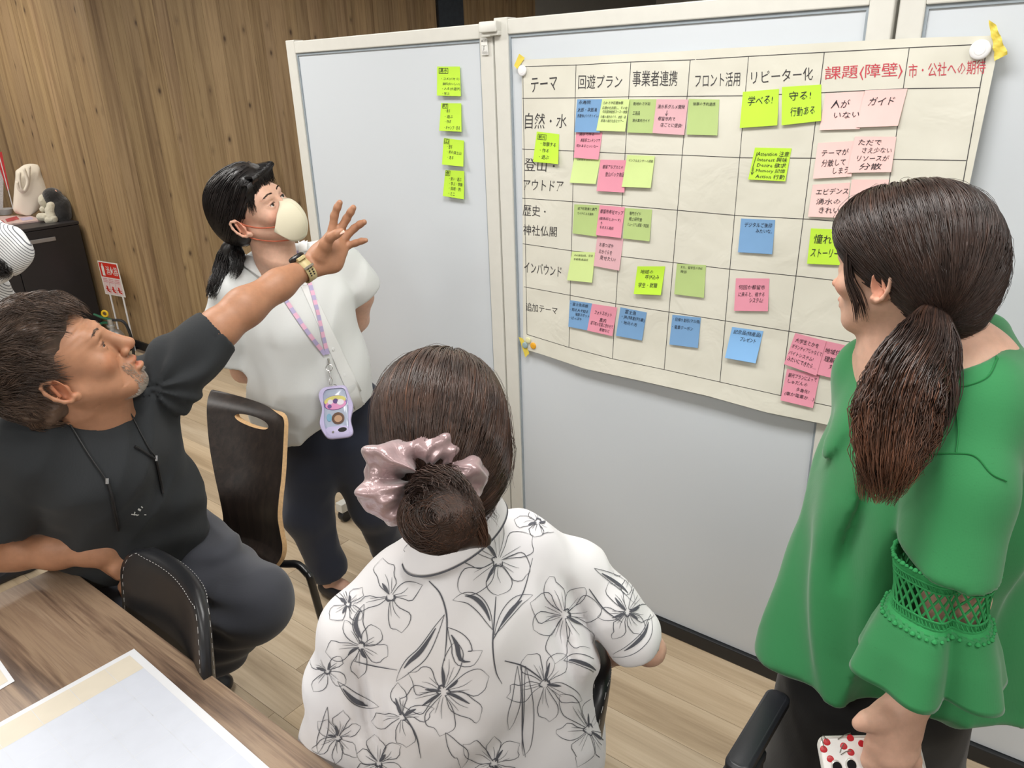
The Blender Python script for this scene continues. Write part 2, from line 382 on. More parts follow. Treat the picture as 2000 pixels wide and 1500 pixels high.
# ================================================================== WHITEBOARD PARTITIONS
BV = 1.873
M_frame = plain('board_frame', srgb(214, 213, 206), 0.45, 0.02)
M_board, nt_, b_ = mat_base('whiteboard_face')
b_.inputs['Base Color'].default_value = srgb(208, 214, 220); setp(b_, rough=0.22, spec=0.4)
bump(nt_, b_, noise(nt_, coords(nt_), 3.0, 1), 0.03, 0.01)
M_gap = plain('board_groove', srgb(150, 160, 168), 0.5)
M_rail = plain('rail_black', srgb(30, 32, 35), 0.4)
M_lab = plain('sticker_white', srgb(232, 232, 228), 0.5)
M_ink = plain('ink_black', srgb(62, 60, 62), 0.6, 0.02)
M_inkred = plain('ink_red', srgb(196, 66, 80), 0.6, 0.02)
M_inkgrey = plain('ink_grey', srgb(90, 88, 84), 0.6, 0.02)
BT = 0.045
def board(u0, u1, v, rot, ztop, label, skirt=True):
    """front face plane at v (towards the people); built in local coordinates, u1>u0"""
    root = empty('whiteboard_partition', W((u0 + u1) / 2, v + BT / 2, 0), label, 'whiteboard', 'whiteboard partitions')
    w = u1 - u0; cu = (u0 + u1) / 2
    M = Matrix.Translation(Vector(W(u0, v, 0))) @ UVM @ Matrix.Rotation(rot, 4, 'Z')
    def bx(name, a0, a1, b0, b1, c0, c1, mat, par=root, bev=0.003):
        o = mesh_obj(name, *_box((a1 - a0) / 2, (b1 - b0) / 2, (c1 - c0) / 2), mat, None)
        o.matrix_world = M @ Matrix.Translation(((a0 + a1) / 2, (b0 + b1) / 2, (c0 + c1) / 2))
        o.parent = par; o.matrix_parent_inverse = root.matrix_basis.inverted()
        if par is not root: o.matrix_parent_inverse = par.matrix_basis.inverted() @ Matrix.Identity(4); o.matrix_parent_inverse = (root_world(par)).inverted()
        if bev:
            md = o.modifiers.new('bevel', 'BEVEL'); md.width = bev; md.segments = 2
        return o
    def root_world(p): return p.parent.matrix_basis @ p.matrix_parent_inverse @ p.matrix_basis
    bx('post', 0, 0.05, 0, BT, 0.02, ztop, M_frame); bx('post', w - 0.05, w, 0, BT, 0.02, ztop, M_frame)
    bx('top_rail', 0.05, w - 0.05, 0, BT, ztop - 0.045, ztop - 0.005, M_frame)
    bx('panel_face', 0.05, w - 0.05, 0.010, BT - 0.012, 0.052, ztop - 0.045, M_board, bev=0)
    bx('groove', 0.05, w - 0.05, 0.006, 0.012, ztop - 0.053, ztop - 0.045, M_gap, bev=0)
    for a in (0.05, w - 0.056): bx('groove', a, a + 0.006, 0.006, 0.012, 0.052, ztop - 0.053, M_gap, bev=0)
    if skirt:
        bx('bottom_rail', 0.0, w, -0.004, BT, 0.002, 0.050, M_rail)
    else:
        bx('bottom_rail', 0.05, w - 0.05, 0, BT, 0.10, 0.15, M_frame)
        for a in (0.14, w - 0.20):
            leg = bx('foot', a - 0.02, a + 0.02, -0.18, 0.2, 0.05, 0.09, M_frame)
            for b in (-0.155, 0.175):
                cs = MB()
                p = M @ Vector((a, b, 0.026)); ax = np.array(M.to_3x3() @ Vector((1, 0, 0)))
                cs.lathe(np.array(p) - ax * 0.018, ax, [(0.008, 0), (0.024, 0.002), (0.026, 0.008), (0.026, 0.028), (0.024, 0.034), (0.008, 0.036)])
                cs.box(np.array(p) + Z * 0.022, ax, np.cross(Z, ax), Z, (0.015, 0.014, 0.012))
                cs.build('caster', M_rail, root)
    return root, M
b2, MB2 = board(0.446, 1.512, BV, 0.0, 1.868, 'grey-framed whiteboard partition with the big paper grid taped across it')
b1, MB1 = board(1.520, 2.500, BV + 0.002, math.radians(1.0), 1.862, 'grey-framed whiteboard partition carrying four lime sticky notes, left of the paper grid', skirt=False)
b3, MB3 = board(-0.62, 0.440, BV + 0.035, math.radians(-1.2), 1.862, 'whiteboard partition at the right edge, behind the woman in green')
# hinge clips between the first two partitions
hc = MB()
hc.rbox(W(1.516, BV - 0.012, 1.845), U, Z, -V, (0.032, 0.014, 0.012), 0.004)
hc.rbox(W(1.530, BV - 0.006, 1.826), U, Z, -V, (0.016, 0.006, 0.010), 0.002)
hc.rbox(W(1.500, BV - 0.006, 1.828), U, Z, -V, (0.016, 0.006, 0.010), 0.002)
h_ = hc.build('hinge_clip', M_frame, b2)
# caution stickers on the posts
def planar(px, py, off=0.0, v=BV): return on_plane(px, py, V * (v - off), V)
def quad_pt(q, x, y):
    a, b, c, d = [np.asarray(k, float) for k in q]      # TL TR BR BL
    return (a * (1 - x) + b * x) * (1 - y) + (d * (1 - x) + c * x) * y
def text_polys(body, res=2, off=0.0, tracking=1.0):
    c = bpy.data.curves.new('t', 'FONT'); c.body = body; c.resolution_u = res; c.offset = off; c.space_character = tracking
    o = bpy.data.objects.new('t', c); COL.objects.link(o)
    bpy.context.view_layer.update()
    me = bpy.data.meshes.new_from_object(o.evaluated_get(bpy.context.evaluated_depsgraph_get()))
    vs = np.array([v.co[:2] for v in me.vertices]) if len(me.vertices) else np.zeros((0, 2)); fs = [tuple(p.vertices) for p in me.polygons]
    bpy.data.objects.remove(o); bpy.data.curves.remove(c); bpy.data.meshes.remove(me)
    return vs, fs
_tc = {}
def put_text(mb, body, box, fn, off=-0.012, wob=0.0):
    """box = x0,y0,x1,y1 in the 0..1 frame (y down) of fn(x, y) -> world point"""
    if body not in _tc: _tc[body] = text_polys(body, 1, off)
    vs, fs = _tc[body]
    if not len(vs): return
    lo, hi = vs.min(0), vs.max(0)
    n = (vs - lo) / np.maximum(hi - lo, 1e-6)
    x0, y0, x1, y1 = box
    X = x0 + n[:, 0] * (x1 - x0); Y = y1 + n[:, 1] * (y0 - y1)
    if wob: X = X + 0.15 * (n[:, 1] - 0.5) * (y1 - y0) * wob; Y = Y + np.sin(n[:, 0] * 9 + len(body)) * 0.05 * (y1 - y0) * wob
    mb.add([fn(a, b) for a, b in zip(X, Y)], fs)
def sticker(quad_px, lines, off, v=BV, parent=None, rects=()):
    pts = [planar(x, y, off, v) for x, y in quad_px]
    m = mesh_obj('caution_sticker', pts + [p + V * 0.0004 for p in pts], [(0, 3, 2, 1), (4, 5, 6, 7), (0, 1, 5, 4), (1, 2, 6, 5), (2, 3, 7, 6), (3, 0, 4, 7)], M_lab, parent)
    t = MB(); fn = lambda x, y: quad_pt(pts, x, y) - V * 0.0004
    for b, bx_ in lines: put_text(t, b, bx_, fn)
    for (x0, y0, x1, y1) in rects:
        t.add([fn(x0, y0), fn(x1, y0), fn(x1, y1), fn(x0, y1)], [(0, 3, 2, 1)])
    t.build('print', M_inkgrey, m, smooth=False)
    return m
st_r = [(0.08, .42, .10, .78), (0.86, .42, .88, .78), (.08, .42, .88, .43), (.08, .77, .88, .78), (.3, .46, .36, .74), (.36, .46, .6, .49), (.5, .5, .55, .7)] + [(0.05, y, 0.95, y + .012) for y in (.82, .86, .90, .95)]
sticker([(939, 75), (951, 75), (954, 107), (941, 107)], [('▲注意', (.05, .05, .95, .22))], 0.003, parent=b1, rects=st_r)
sticker([(1762, -14), (1790, -14), (1787, 40), (1760, 38)], [('▲注意', (.05, .05, .95, .22)), ('7', (.3, .45, .7, .75))], -0.028, parent=b3, rects=st_r + [(0.05, y, .95, y + .008) for y in (.80, .84, .88, .92)])
# ================================================================== PAPER GRID AND STICKY NOTES
M_paper, nt_, b_ = mat_base('poster_paper')
vec = coords(nt_); r_ = ramp(nt_, noise(nt_, vec, 4.0, 4, 0.6), [(0.3, srgb(213, 211, 198)), (0.7, srgb(222, 220, 208))])
nt_.links.new(r_.outputs[0], b_.inputs['Base Color']); setp(b_, rough=0.6, spec=0.25)
vo = nd(nt_, 'ShaderNodeTexVoronoi', feature='SMOOTH_F1'); vo.inputs['Scale'].default_value = 7.0
nt_.links.new(coords(nt_, (1, 1, 1.6)), vo.inputs['Vector'])
ad_ = nd(nt_, 'ShaderNodeMath', operation='ADD'); nt_.links.new(vo.outputs[0], ad_.inputs[0]); nt_.links.new(noise(nt_, coords(nt_), 9.0, 3, 0.5, 1.0), ad_.inputs[1])
bump(nt_, b_, ad_.outputs[0], 0.30, 0.012)
M_tape = plain('yellow_tape', srgb(226, 204, 84), 0.5, 0.08, 60, 0.3, 90, 0.002)
def lerp_poly(P, t):
    P = np.asarray(P, float); d = np.r_[0, np.cumsum(np.linalg.norm(np.diff(P, axis=0), axis=1))]; d /= d[-1]
    return np.array([np.interp(t, d, P[:, 0]), np.interp(t, d, P[:, 1])])
TOPL = [(1019, 117), (1348, 99), (1420, 94), (1790, 74), (1955, 69)]
BOTL = [(1022, 681), (1067, 695), (1141, 720), (1243, 742), (1381, 773), (1495, 805), (1608, 828), (1786, 872)]
def paper_lift(s, t):
    l = 0.0025 + 0.0035 * math.sin(s * 9) ** 2 * (0.3 + 0.7 * math.sin(min(1, t * 1.3) * 3.1))
    l += 0.017 * max(0, (t - 0.80) / 0.20) ** 2 * math.sin(math.pi * min(1, max(0, s * 1.02)) ) ** 0.6
    l += 0.0022 * math.sin(23 * s + 5 * t) * math.sin(7 * t + 2)
    if abs(s - 0.36) < 0.03: l += 0.003 * (1 - abs(s - 0.36) / 0.03) * (1 - t)
    return max(l, 0.0015)
def paper_px(px, py, extra=0.0):
    """a point of the photo's paper on the bulging sheet"""
    # s,t by inverting roughly
    s = 0.5; t = 0.5
    for _ in range(6):
        a = lerp_poly(TOPL, s); b = lerp_poly(BOTL, s)
        t = (py - a[1]) / (b[1] - a[1]); x = a[0] + (b[0] - a[0]) * t
        s = s + (px - x) / 850.0; s = min(max(s, -0.02), 1.02)
    return planar(px, py, paper_lift(min(max(s, 0), 1), min(max(t, 0), 1)) + extra)
NS, NT = 96, 60
pv = []
for j in range(NT + 1):
    for i in range(NS + 1):
        s, t = i / NS, j / NT; a = lerp_poly(TOPL, s); b = lerp_poly(BOTL, s); p = a + (b - a) * t
        pv.append(planar(p[0], p[1], paper_lift(s, t)))
pf = [(j * (NS + 1) + i, (j + 1) * (NS + 1) + i, (j + 1) * (NS + 1) + i + 1, j * (NS + 1) + i + 1) for j in range(NT) for i in range(NS)]
paper = mesh_obj('paper_grid', pv, pf, M_paper, None, True)
sd = paper.modifiers.new('thickness', 'SOLIDIFY'); sd.thickness = 0.0003; sd.offset = 0
def split_edges(o): e_ = o.modifiers.new('crisp_edge', 'EDGE_SPLIT'); e_.split_angle = math.radians(50)
split_edges(paper)
tag(paper, 'big sheet of off-white paper with a hand-ruled grid, taped across the whiteboards', 'paper')
COLS = [((1021, 130), (1029, 653)), ((1125, 126), (1111, 679)), ((1232, 121), (1196, 700)), ((1348, 117), (1297, 722)), ((1462, 110), (1406, 746)), ((1610, 102), (1525, 772)), ((1776, 93), (1668, 812)), ((1929, 86), (1795, 838))]
ROWS = [[(1021, 130), (1126, 127), (1232, 121), (1348, 117), (1462, 110), (1610, 102), (1776, 93), (1929, 86)],
 [(1020, 192), (1125, 191), (1228, 189), (1344, 188), (1455, 187), (1605, 181), (1766, 173), (1915, 171)],
 [(1020, 291), (1122, 295), (1225, 300), (1337, 303), (1448, 308), (1594, 309), (1743, 311), (1887, 313.5)],
 [(1020, 387), (1121, 394), (1222, 402), (1328, 411), (1441, 421), (1578, 428), (1720, 438), (1872, 446)],
 [(1021, 476), (1118, 490), (1215, 501), (1321, 513.5), (1434, 526.7), (1565, 540), (1702, 556), (1852, 572)],
 [(1023.5, 560), (1115, 577), (1207, 594), (1311, 610), (1425, 628), (1547, 648), (1684, 672), (1826, 698)],
 [(1029, 653), (1111.5, 678.6), (1196, 700.6), (1297, 721.7), (1406, 746), (1525, 772.6), (1668, 803), (1797, 838)]]
gl = MB()
def pline(a, b, w=0.0008, n=14):
    gl.ribbon([paper_px(a[0] + (b[0] - a[0]) * k / n, a[1] + (b[1] - a[1]) * k / n, 0.0007) for k in range(n + 1)], V, w)
for a, b in COLS:
    if a[0] in (1462, 1776): pline(a, (b[0] + (a[0] - b[0]) * 0.5, (a[1] + b[1]) / 2), 0.0007); pline((b[0] + (a[0] - b[0]) * 0.5, (a[1] + b[1]) / 2), b, 0.0008)
    else: pline(a, b)
for rw in ROWS:
    for a, b in zip(rw[:-1], rw[1:]): pline(a, b, 0.0008, 6)
gl.build('ruled_line', M_ink, paper, smooth=False)['kind'] = 'stuff'
# headings
def ptext(mat, body, quad, off=0.0):
    mb = MB(); put_text(mb, body, (0, 0, 1, 1), lambda x, y: paper_px(*quad_pt(quad, x, y), 0.0008), off)
    o = mb.build('heading', mat, paper, smooth=False)
    if mat is M_inkred: tag(o, 'heading in red marker')
ptext(M_ink, 'テーマ', [(1037, 153), (1088, 148), (1088, 176), (1037, 181)])
ptext(M_ink, '回遊プラン', [(1130, 146), (1216, 146), (1214, 172), (1129, 174)])
ptext(M_ink, '事業者連携', [(1236, 138), (1324, 138), (1322, 168), (1235, 169)])
ptext(M_ink, 'フロント活用', [(1358, 144), (1446, 140), (1445, 168), (1357, 172)])
ptext(M_ink, 'リピーター化', [(1467, 139), (1588, 131), (1588, 156), (1467, 165)])
ptext(M_inkred, '課題(障壁)', [(1612, 130), (1764, 121), (1762, 153), (1610, 160)])
ptext(M_inkred, '市・公社への期待', [(1775, 125), (1926, 116), (1924, 144), (1774, 152)])
ptext(M_ink, '自然・水', [(1026, 220), (1108, 223), (1106, 250), (1025, 252)])
ptext(M_ink, '登山・', [(1025, 308), (1085, 313), (1083, 336), (1024, 334)])
ptext(M_ink, 'アウトドア', [(1023, 350), (1101, 353), (1099, 374), (1022, 371)])
ptext(M_ink, '歴史・', [(1022, 399), (1066, 403), (1066, 424), (1021, 421)])
ptext(M_ink, '神社仏閣', [(1022, 438), (1088, 443), (1087, 463), (1022, 459)])
ptext(M_ink, 'インバウンド', [(1024, 510), (1097, 521), (1096, 541), (1024, 532)])
ptext(M_ink, '追加テーマ', [(1027, 590), (1089, 600), (1088, 614), (1027, 607)])
# tape
def tape(quadpx, ragged, label, off=0.0045):
    n = 10; vs = []
    for j in range(n + 1):
        for i in range(5):
            x, y = i / 4, j / n
            p = quad_pt(quadpx, x + (rng.uniform(-.08, .08) * ragged if i in (0, 4) else 0), y)
            vs.append(planar(p[0], p[1], off + 0.003 * ragged * math.sin(j * 1.9 + i) + 0.001))
    fs = [(j * 5 + i, (j + 1) * 5 + i, (j + 1) * 5 + i + 1, j * 5 + i + 1) for j in range(n) for i in range(4)]
    o = mesh_obj('tape_strip', vs, fs, M_tape, None, True)
    s = o.modifiers.new('t', 'SOLIDIFY'); s.thickness = 0.0003; split_edges(o)
    tag(o, label, 'tape', 'yellow tape at the paper corners')
tape([(1014, 105), (1025, 113), (1010, 135), (1004, 128)], 0.1, 'short yellow tape strip on the upper left corner of the paper grid')
tape([(1930, 38), (1945, 48), (1968, 106), (1944, 118)], 1.0, 'crumpled yellow tape on the upper right corner of the paper grid')
tape([(1013, 658), (1021, 661), (1034, 690), (1026, 698)], 0.2, 'yellow tape strip under the coloured magnets at the lower left corner')
# magnets
M_magw = plain('magnet_white', srgb(236, 236, 238), 0.35, 0.02)
M_magg = plain('magnet_grey', srgb(150, 172, 176), 0.35, 0.02); M_magc = plain('magnet_cream', srgb(222, 220, 176), 0.35, 0.02); M_mago = plain('magnet_orange', srgb(232, 168, 44), 0.35, 0.02)
def magnet(px, py, rpx, mat, label, cat='magnet', group=None, off=0.005, dome=0.5):
    c = planar(px, py, off); r = rpx * ((c - O) @ RW)[2] / F
    m = MB(); m.lathe(c, -V, [(r * .9, 0), (r, r * .06), (r, r * 0.3), (r * .93, r * .38), (r * .7, r * .42), (0.001, r * (.42 + 0.05 * dome))], 28)
    o = m.build('magnet', mat); tag(o, label, cat, group)
    k = MB(); k.lathe(c + -V * r * 0.425, -V, [(r * .55, 0), (r * .52, r * .03), (0.001, r * .035)], 24); k.build('magnet_cap', mat, o)
magnet(1021, 138, 10, M_magw, 'white round magnet at the upper left corner of the paper grid', group='magnets on the paper corners')
magnet(1915, 97, 18.5, M_magw, 'large white round magnet at the upper right corner of the paper grid', group='magnets on the paper corners')
magnet(1032, 664.5, 6, M_magc, 'cream round magnet, topmost of the three at the lower left corner', group='magnets on the paper corners')
magnet(1026, 674, 6.2, M_magg, 'grey round magnet, left of the three at the lower left corner', group='magnets on the paper corners')
magnet(1042, 675, 6.6, M_mago, 'orange round magnet, right of the three at the lower left corner', group='magnets on the paper corners')
# sticky notes
NC = dict(lime=srgb(188, 230, 62), green=srgb(178, 200, 130), pale=srgb(208, 228, 152), blue=srgb(118, 160, 204), lblue=srgb(132, 182, 232), pink=srgb(228, 150, 170), rose=srgb(220, 174, 182), salmon=srgb(240, 202, 198))
NM = {k: plain('note_' + k, v, 0.75, 0.03, 12) for k, v in NC.items()}
M_pen = plain('note_ink', srgb(34, 32, 42), 0.6, 0.02)
def A_(x, y): return (1000 + x / 4.285, 100 + y / 4.285)
def B_(x, y): return (1000 + x / 3.409, 380 + y / 3.409)
def C_(x, y): return (1420 + x / 3.448, 20 + y / 3.448)
def D_(x, y): return (1360 + x / 3.261, 400 + y / 3.261)
def E_(x, y): return (840 + x / 3.75, 20 + y / 3.75)
def note(fr, q, col, lines, label, base, group, lift=0.006, curl=0.0, pen=0.0, layer=0, boxes=(), v=BV):
    q = [fr(*p) for p in q]
    n = 6; vs = []
    def P(x, y, e=0.0):
        p = quad_pt(q, x, y)
        l = lift * max(0, (y - 0.18)) ** 1.5 + curl * max(0, x + y - 1.6) ** 2
        b = (base if base is not None else 0.0)
        if base is None:
            return paper_px(p[0], p[1], 0.0012 + 0.0014 * layer + l + e)
        return planar(p[0], p[1], b + 0.0014 * layer + l + e, v)
    for j in range(n + 1):
        for i in range(n + 1): vs.append(P(i / n, j / n))
    fs = [(j * (n + 1) + i, (j + 1) * (n + 1) + i, (j + 1) * (n + 1) + i + 1, j * (n + 1) + i + 1) for j in range(n) for i in range(n)]
    o = mesh_obj('sticky_note', vs, fs, NM[col], None, True)
    sdm = o.modifiers.new('t', 'SOLIDIFY'); sdm.thickness = 0.0002; sdm.offset = -1; split_edges(o)
    tag(o, label, 'sticky note', group)
    if lines:
        t = MB(); fn = lambda x, y: P(x, y, 0.0009)
        for body, bx_ in lines: put_text(t, body, bx_, fn, 0.0, 0.5)
        for (x0, y0, x1, y1) in boxes:
            w = 0.014
            for (a0, b0, a1, b1_) in ((x0, y0, x1, y0 + w), (x0, y1 - w, x1, y1), (x0, y0, x0 + w, y1), (x1 - w, y0, x1, y1)):
                t.add([fn(a0, b0), fn(a1, b0), fn(a1, b1_), fn(a0, b1_)], [(0, 3, 2, 1)])
        t.build('handwriting', M_pen, o, smooth=False)
    return o
G1 = 'sticky notes on the paper grid'
def ln(*rows): return [(b, (x0, y0, x1, y1)) for b, x0, y0, x1, y1 in rows]
note(A_, [(545, 403), (755, 403), (735, 680), (523, 677)], 'blue', ln(('永寿院', .08, .03, .55, .15), ('太郎・次郎滝', .06, .25, .82, .38), ('長慶寺(バイオトイレ)', .06, .45, .9, .57)), 'blue sticky note under the second column heading, left of a pale green one', None, G1, layer=1)
note(A_, [(755, 403), (985, 403), (945, 673), (705, 665)], 'pale', ln(('①わさび収穫体験', .06, .06, .78, .16), ('②湧水を利用し、その他', .06, .22, .96, .32), ('中央農林組合コース～体験', .1, .34, .98, .44), ('③春の湧水めぐり、太郎・次', .06, .5, .96, .6), ('郎滝の滝行を含むツアー', .1, .63, .9, .73)), 'pale green sticky note with five tight lines, between the blue one and a green one', None, G1, layer=2)
note(A_, [(985, 403), (1210, 403), (1190, 688), (963, 680)], 'green', ln(('動地わさび彩', .15, .08, .78, .18), ('工芸品', .15, .35, .42, .47), ('湧水案内ガイド', .16, .58, .8, .68)), 'dull green sticky note under the third column heading, left of a pink one', None, G1)
note(A_, [(1210, 403), (1475, 405), (1440, 702), (1175, 685)], 'rose', ln(('湧水系グルメ開発', .06, .15, .92, .27), ('↓', .32, .32, .42, .48), ('都留市内で', .12, .5, .66, .62), ('店ごとに提供!', .22, .68, .9, .8)), 'dusty pink sticky note with a down arrow, right of a green one', None, G1, layer=1)
note(A_, [(1480, 400), (1735, 405), (1718, 705), (1460, 698)], 'green', ln(('体験の予約連携', .15, .08, .88, .18)), 'dull green sticky note alone under the fourth column heading', None, G1)
note(A_, [(537, 680), (757, 680), (722, 908), (517, 890)], 'pink', ln(('湧水で作る', .12, .01, .7, .13), ('美容系コンテンツで', .2, .23, .95, .37), ('何かあるといいな～', .06, .46, .92, .58)), 'pink sticky note hanging just under the blue one in the second column', None, G1)
note(A_, [(520, 895), (740, 905), (700, 1112), (483, 1100)], 'pale', ln(('山を巡る 三ツ～', .12, .02, .7, .09)), 'pale green sticky note left of the pink one in the outdoor row', None, G1)
note(A_, [(740, 908), (955, 912), (940, 1183), (707, 1170)], 'pink', ln(('都留アルプスとの', .12, .16, .9, .28), ('登山パック商品', .25, .38, .96, .52)), 'pink sticky note between two pale green ones in the outdoor row', None, G1, layer=1)
note(A_, [(965, 868), (1195, 878), (1160, 1145), (918, 1135)], 'pale', ln(('インフルエンサーの誘致', .08, .12, .96, .21)), 'pale green sticky note right of the pink one in the outdoor row', None, G1, layer=2)
note(A_, [(208, 672), (395, 695), (385, 945), (175, 925)], 'lime', ln(('観光', .1, .1, .4, .22), ('・体験する', .22, .3, .88, .45), ('・作る', .22, .53, .6, .66), ('・遊ぶ', .22, .74, .62, .88)), 'lime sticky note in the first column, over the outdoor heading', None, G1, lift=0.012, curl=0.02, pen=.006, boxes=[(.06, .07, .44, .25)])
note(B_, [(415, 65), (583, 72), (565, 280), (403, 258)], 'green', ln(('城下町散策と裏門', .14, .08, .9, .18), ('ガイドによる案内', .14, .25, .78, .34)), 'dull green sticky note at the left of the history row', None, G1)
note(B_, [(583, 70), (752, 85), (725, 290), (558, 270)], 'pink', ln(('都留市寺社マップ', .06, .12, .96, .26), ('(御朱印とか～す)', .05, .38, .9, .5), ('↑', .12, .54, .2, .64), ('もちろん有料', .12, .66, .66, .78)), 'pink sticky note with an up arrow in the history row', None, G1, layer=1)
note(B_, [(752, 90), (933, 100), (915, 312), (738, 292)], 'green', ln(('専門ガイド', .18, .1, .6, .22), ('郷土研究会', .18, .28, .66, .4), ('ミュージアム都留・学芸員', .14, .46, .92, .58)), 'dull green sticky note at the right of the history row', None, G1)
note(B_, [(568, 275), (742, 295), (713, 507), (543, 475)], 'rose', ln(('お茶つぼや', .12, .2, .66, .34), ('おかぐらを', .14, .42, .64, .56), ('見せたい!', .2, .62, .8, .76)), 'dusty pink sticky note hanging below the pink one of the history row', None, G1)
note(B_, [(400, 380), (553, 385), (533, 587), (365, 570)], 'pale', ln(('SNS発信(桃、交流', .12, .08, .92, .17), ('芋煮等)商品化', .12, .22, .74, .31)), 'pale green sticky note at the left of the inbound row', None, G1, layer=1)
note(B_, [(835, 478), (1020, 478), (990, 670), (810, 662)], 'lime', ln(('地域の', .14, .12, .6, .27), ('呼び込み', .34, .3, .84, .46), ('学生・就職', .12, .58, .82, .76)), 'lime sticky note in the middle of the inbound row', None, G1, lift=0.014, pen=.006)
note(B_, [(1098, 460), (1292, 470), (1277, 688), (1080, 663)], 'green', ln(('また、留学生のSNS', .14, .06, .88, .15), ('発信', .14, .2, .36, .29)), 'dull green sticky note at the right of the inbound row', None, G1)
note(B_, [(385, 703), (533, 725), (505, 905), (375, 880)], 'blue', ln(('・富士急高額', .04, .06, .84, .18), ('・知る人ぞ知る', .04, .27, .88, .39), ('撮影スポット', .3, .42, .96, .54), ('・ぱっぱや', .04, .58, .62, .7)), 'blue sticky note half under a pink one in the last row', None, G1)
note(B_, [(533, 727), (700, 752), (668, 943), (500, 905)], 'pink', ln(('フォトスポット', .16, .2, .84, .36), ('案内', .4, .45, .66, .6), ('城下町の写真に合わせて', .08, .62, .96, .76), ('着物など', .46, .8, .86, .92)), 'pink sticky note half over a blue one in the last row', None, G1, layer=1)
note(B_, [(722, 750), (897, 785), (865, 972), (692, 940)], 'blue', ln(('富士急', .2, .04, .62, .18), ('・JR(特割列車)', .1, .23, .98, .38), ('・地元の方', .12, .43, .72, .56)), 'blue sticky note in the third column of the last row', None, G1)
note(B_, [(1068, 800), (1258, 820), (1237, 1022), (1047, 998)], 'blue', ln(('・日帰り割引(マル得)', .04, .08, .98, .22), ('・電車クーポン', .04, .33, .76, .46)), 'blue sticky note in the fourth column of the last row', None, G1)
note(C_, [(107, 550), (350, 530), (338, 775), (85, 793)], 'lime', ln(('学べる!', .16, .14, .84, .4)), 'lime sticky note with one short line, left of a slightly larger lime one', None, G1, lift=.008, pen=.012)
note(C_, [(370, 517), (635, 500), (633, 745), (367, 775)], 'lime', ln(('守る!', .18, .14, .74, .38), ('行動ある', .22, .56, .84, .8)), 'lime sticky note with two short lines, right of the other lime one', None, G1, lift=.008, pen=.012)
note(C_, [(665, 560), (925, 545), (893, 800), (622, 807)], 'salmon', ln(('人が', .2, .2, .66, .42), ('いない', .3, .52, .95, .7)), 'pale salmon sticky note with two lines, left of its twin in the top row', None, G1, pen=.012)
note(C_, [(930, 540), (1215, 528), (1150, 778), (868, 790)], 'salmon', ln(('ガイド', .16, .2, .76, .42)), 'pale salmon sticky note with one line, right of its twin in the top row', None, G1, layer=1, pen=.012)
ar_ = note(C_, [(188, 925), (435, 930), (392, 1152), (142, 1140)], 'lime', ln(('Attention 注意', .1, .1, .96, .26), ('Interest 興味', .14, .29, .94, .43), ('Desire 欲求', .16, .46, .94, .6), ('Memory 記憶', .16, .64, .94, .78), ('Action 行動', .18, .81, .96, .95), ('|', .06, .14, .075, .72), ('↓', .03, .62, .12, .86)), 'lime sticky note with five lines and a long arrow, fifth column second row', None, G1, pen=.004)
note(C_, [(612, 895), (860, 880), (838, 1120), (578, 1135)], 'salmon', ln(('テーマが', .14, .2, .86, .38), ('分散して', .18, .48, .8, .68), ('しまう', .5, .72, .9, .9)), 'salmon sticky note with three lines, above the hidden evidence one', None, G1, pen=.012)
note(C_, [(862, 850), (1140, 853), (1105, 1090), (808, 1095)], 'salmon', ln(('ただで', .12, .08, .66, .24), ('さえ少ない', .24, .3, .94, .46), ('リソースが', .16, .52, .9, .68), ('分散', .26, .74, .76, .92)), 'salmon sticky note with four lines, just above the hair of the woman in green', None, G1, layer=1, pen=.012)
note(C_, [(578, 1175), (830, 1160), (800, 1400), (545, 1390)], 'salmon', ln(('エビデンス', .12, .14, .98, .32), ('湧水の', .16, .44, .8, .62), ('きれい', .26, .7, .8, .88)), 'salmon sticky note partly behind the hair of the woman in green', None, G1, pen=.012)
note(C_, [(840, 1140), (1090, 1140), (1060, 1390), (810, 1390)], 'salmon', [], 'blank salmon sticky note almost hidden behind the hair of the woman in green', None, G1, layer=1)
note(D_, [(285, 87), (502, 97), (483, 315), (265, 302)], 'blue', ln(('デジタルご朱印', .12, .1, .92, .24), ('みたいな。', .46, .28, .94, .4)), 'blue sticky note in the fifth column of the history row', None, G1)
note(D_, [(730, 150), (950, 160), (920, 385), (705, 375)], 'lime', ln(('憧れの', .12, .16, .9, .42), ('ストーリー', .08, .56, .9, .8)), 'lime sticky note at the face of the woman in green', None, G1, pen=.012)
note(D_, [(252, 468), (465, 470), (455, 678), (240, 675)], 'pink', ln(('何回か都留市', .1, .2, .88, .34), ('に来ると、得する', .1, .42, .88, .56), ('システム!', .44, .6, .84, .74)), 'pink sticky note in the fifth column of the inbound row', None, G1, pen=.004)
note(D_, [(228, 778), (427, 805), (377, 1010), (182, 975)], 'lblue', ln(('記念品(特産品)', .08, .06, .96, .22), ('プレゼント', .34, .26, .84, .4)), 'light blue sticky note in the fifth column of the last row', None, G1, lift=0.014, pen=.004)
note(D_, [(578, 1045), (785, 1085), (742, 1295), (535, 1245)], 'pink', ln(('観光プランによって', .08, .1, .94, .24), ('しゅだんの', .1, .3, .7, .42), ('多角化?', .4, .5, .8, .62), ('(車か電車か…)', .08, .68, .98, .82)), 'pink sticky note below two others at the lower right of the grid', None, G1, layer=1, pen=.004)
note(D_, [(630, 817), (828, 868), (765, 1088), (558, 1015)], 'pink', ln(('大学生とかを', .08, .12, .82, .26), ('ボランティアじゃなくて', .04, .33, .98, .46), ('バイトシステム?', .02, .54, .78, .66), ('みたいにできたら…', .04, .72, .92, .86)), 'pink sticky note with four lines, left of the pair by the green sleeve', None, G1, layer=2, pen=.004)
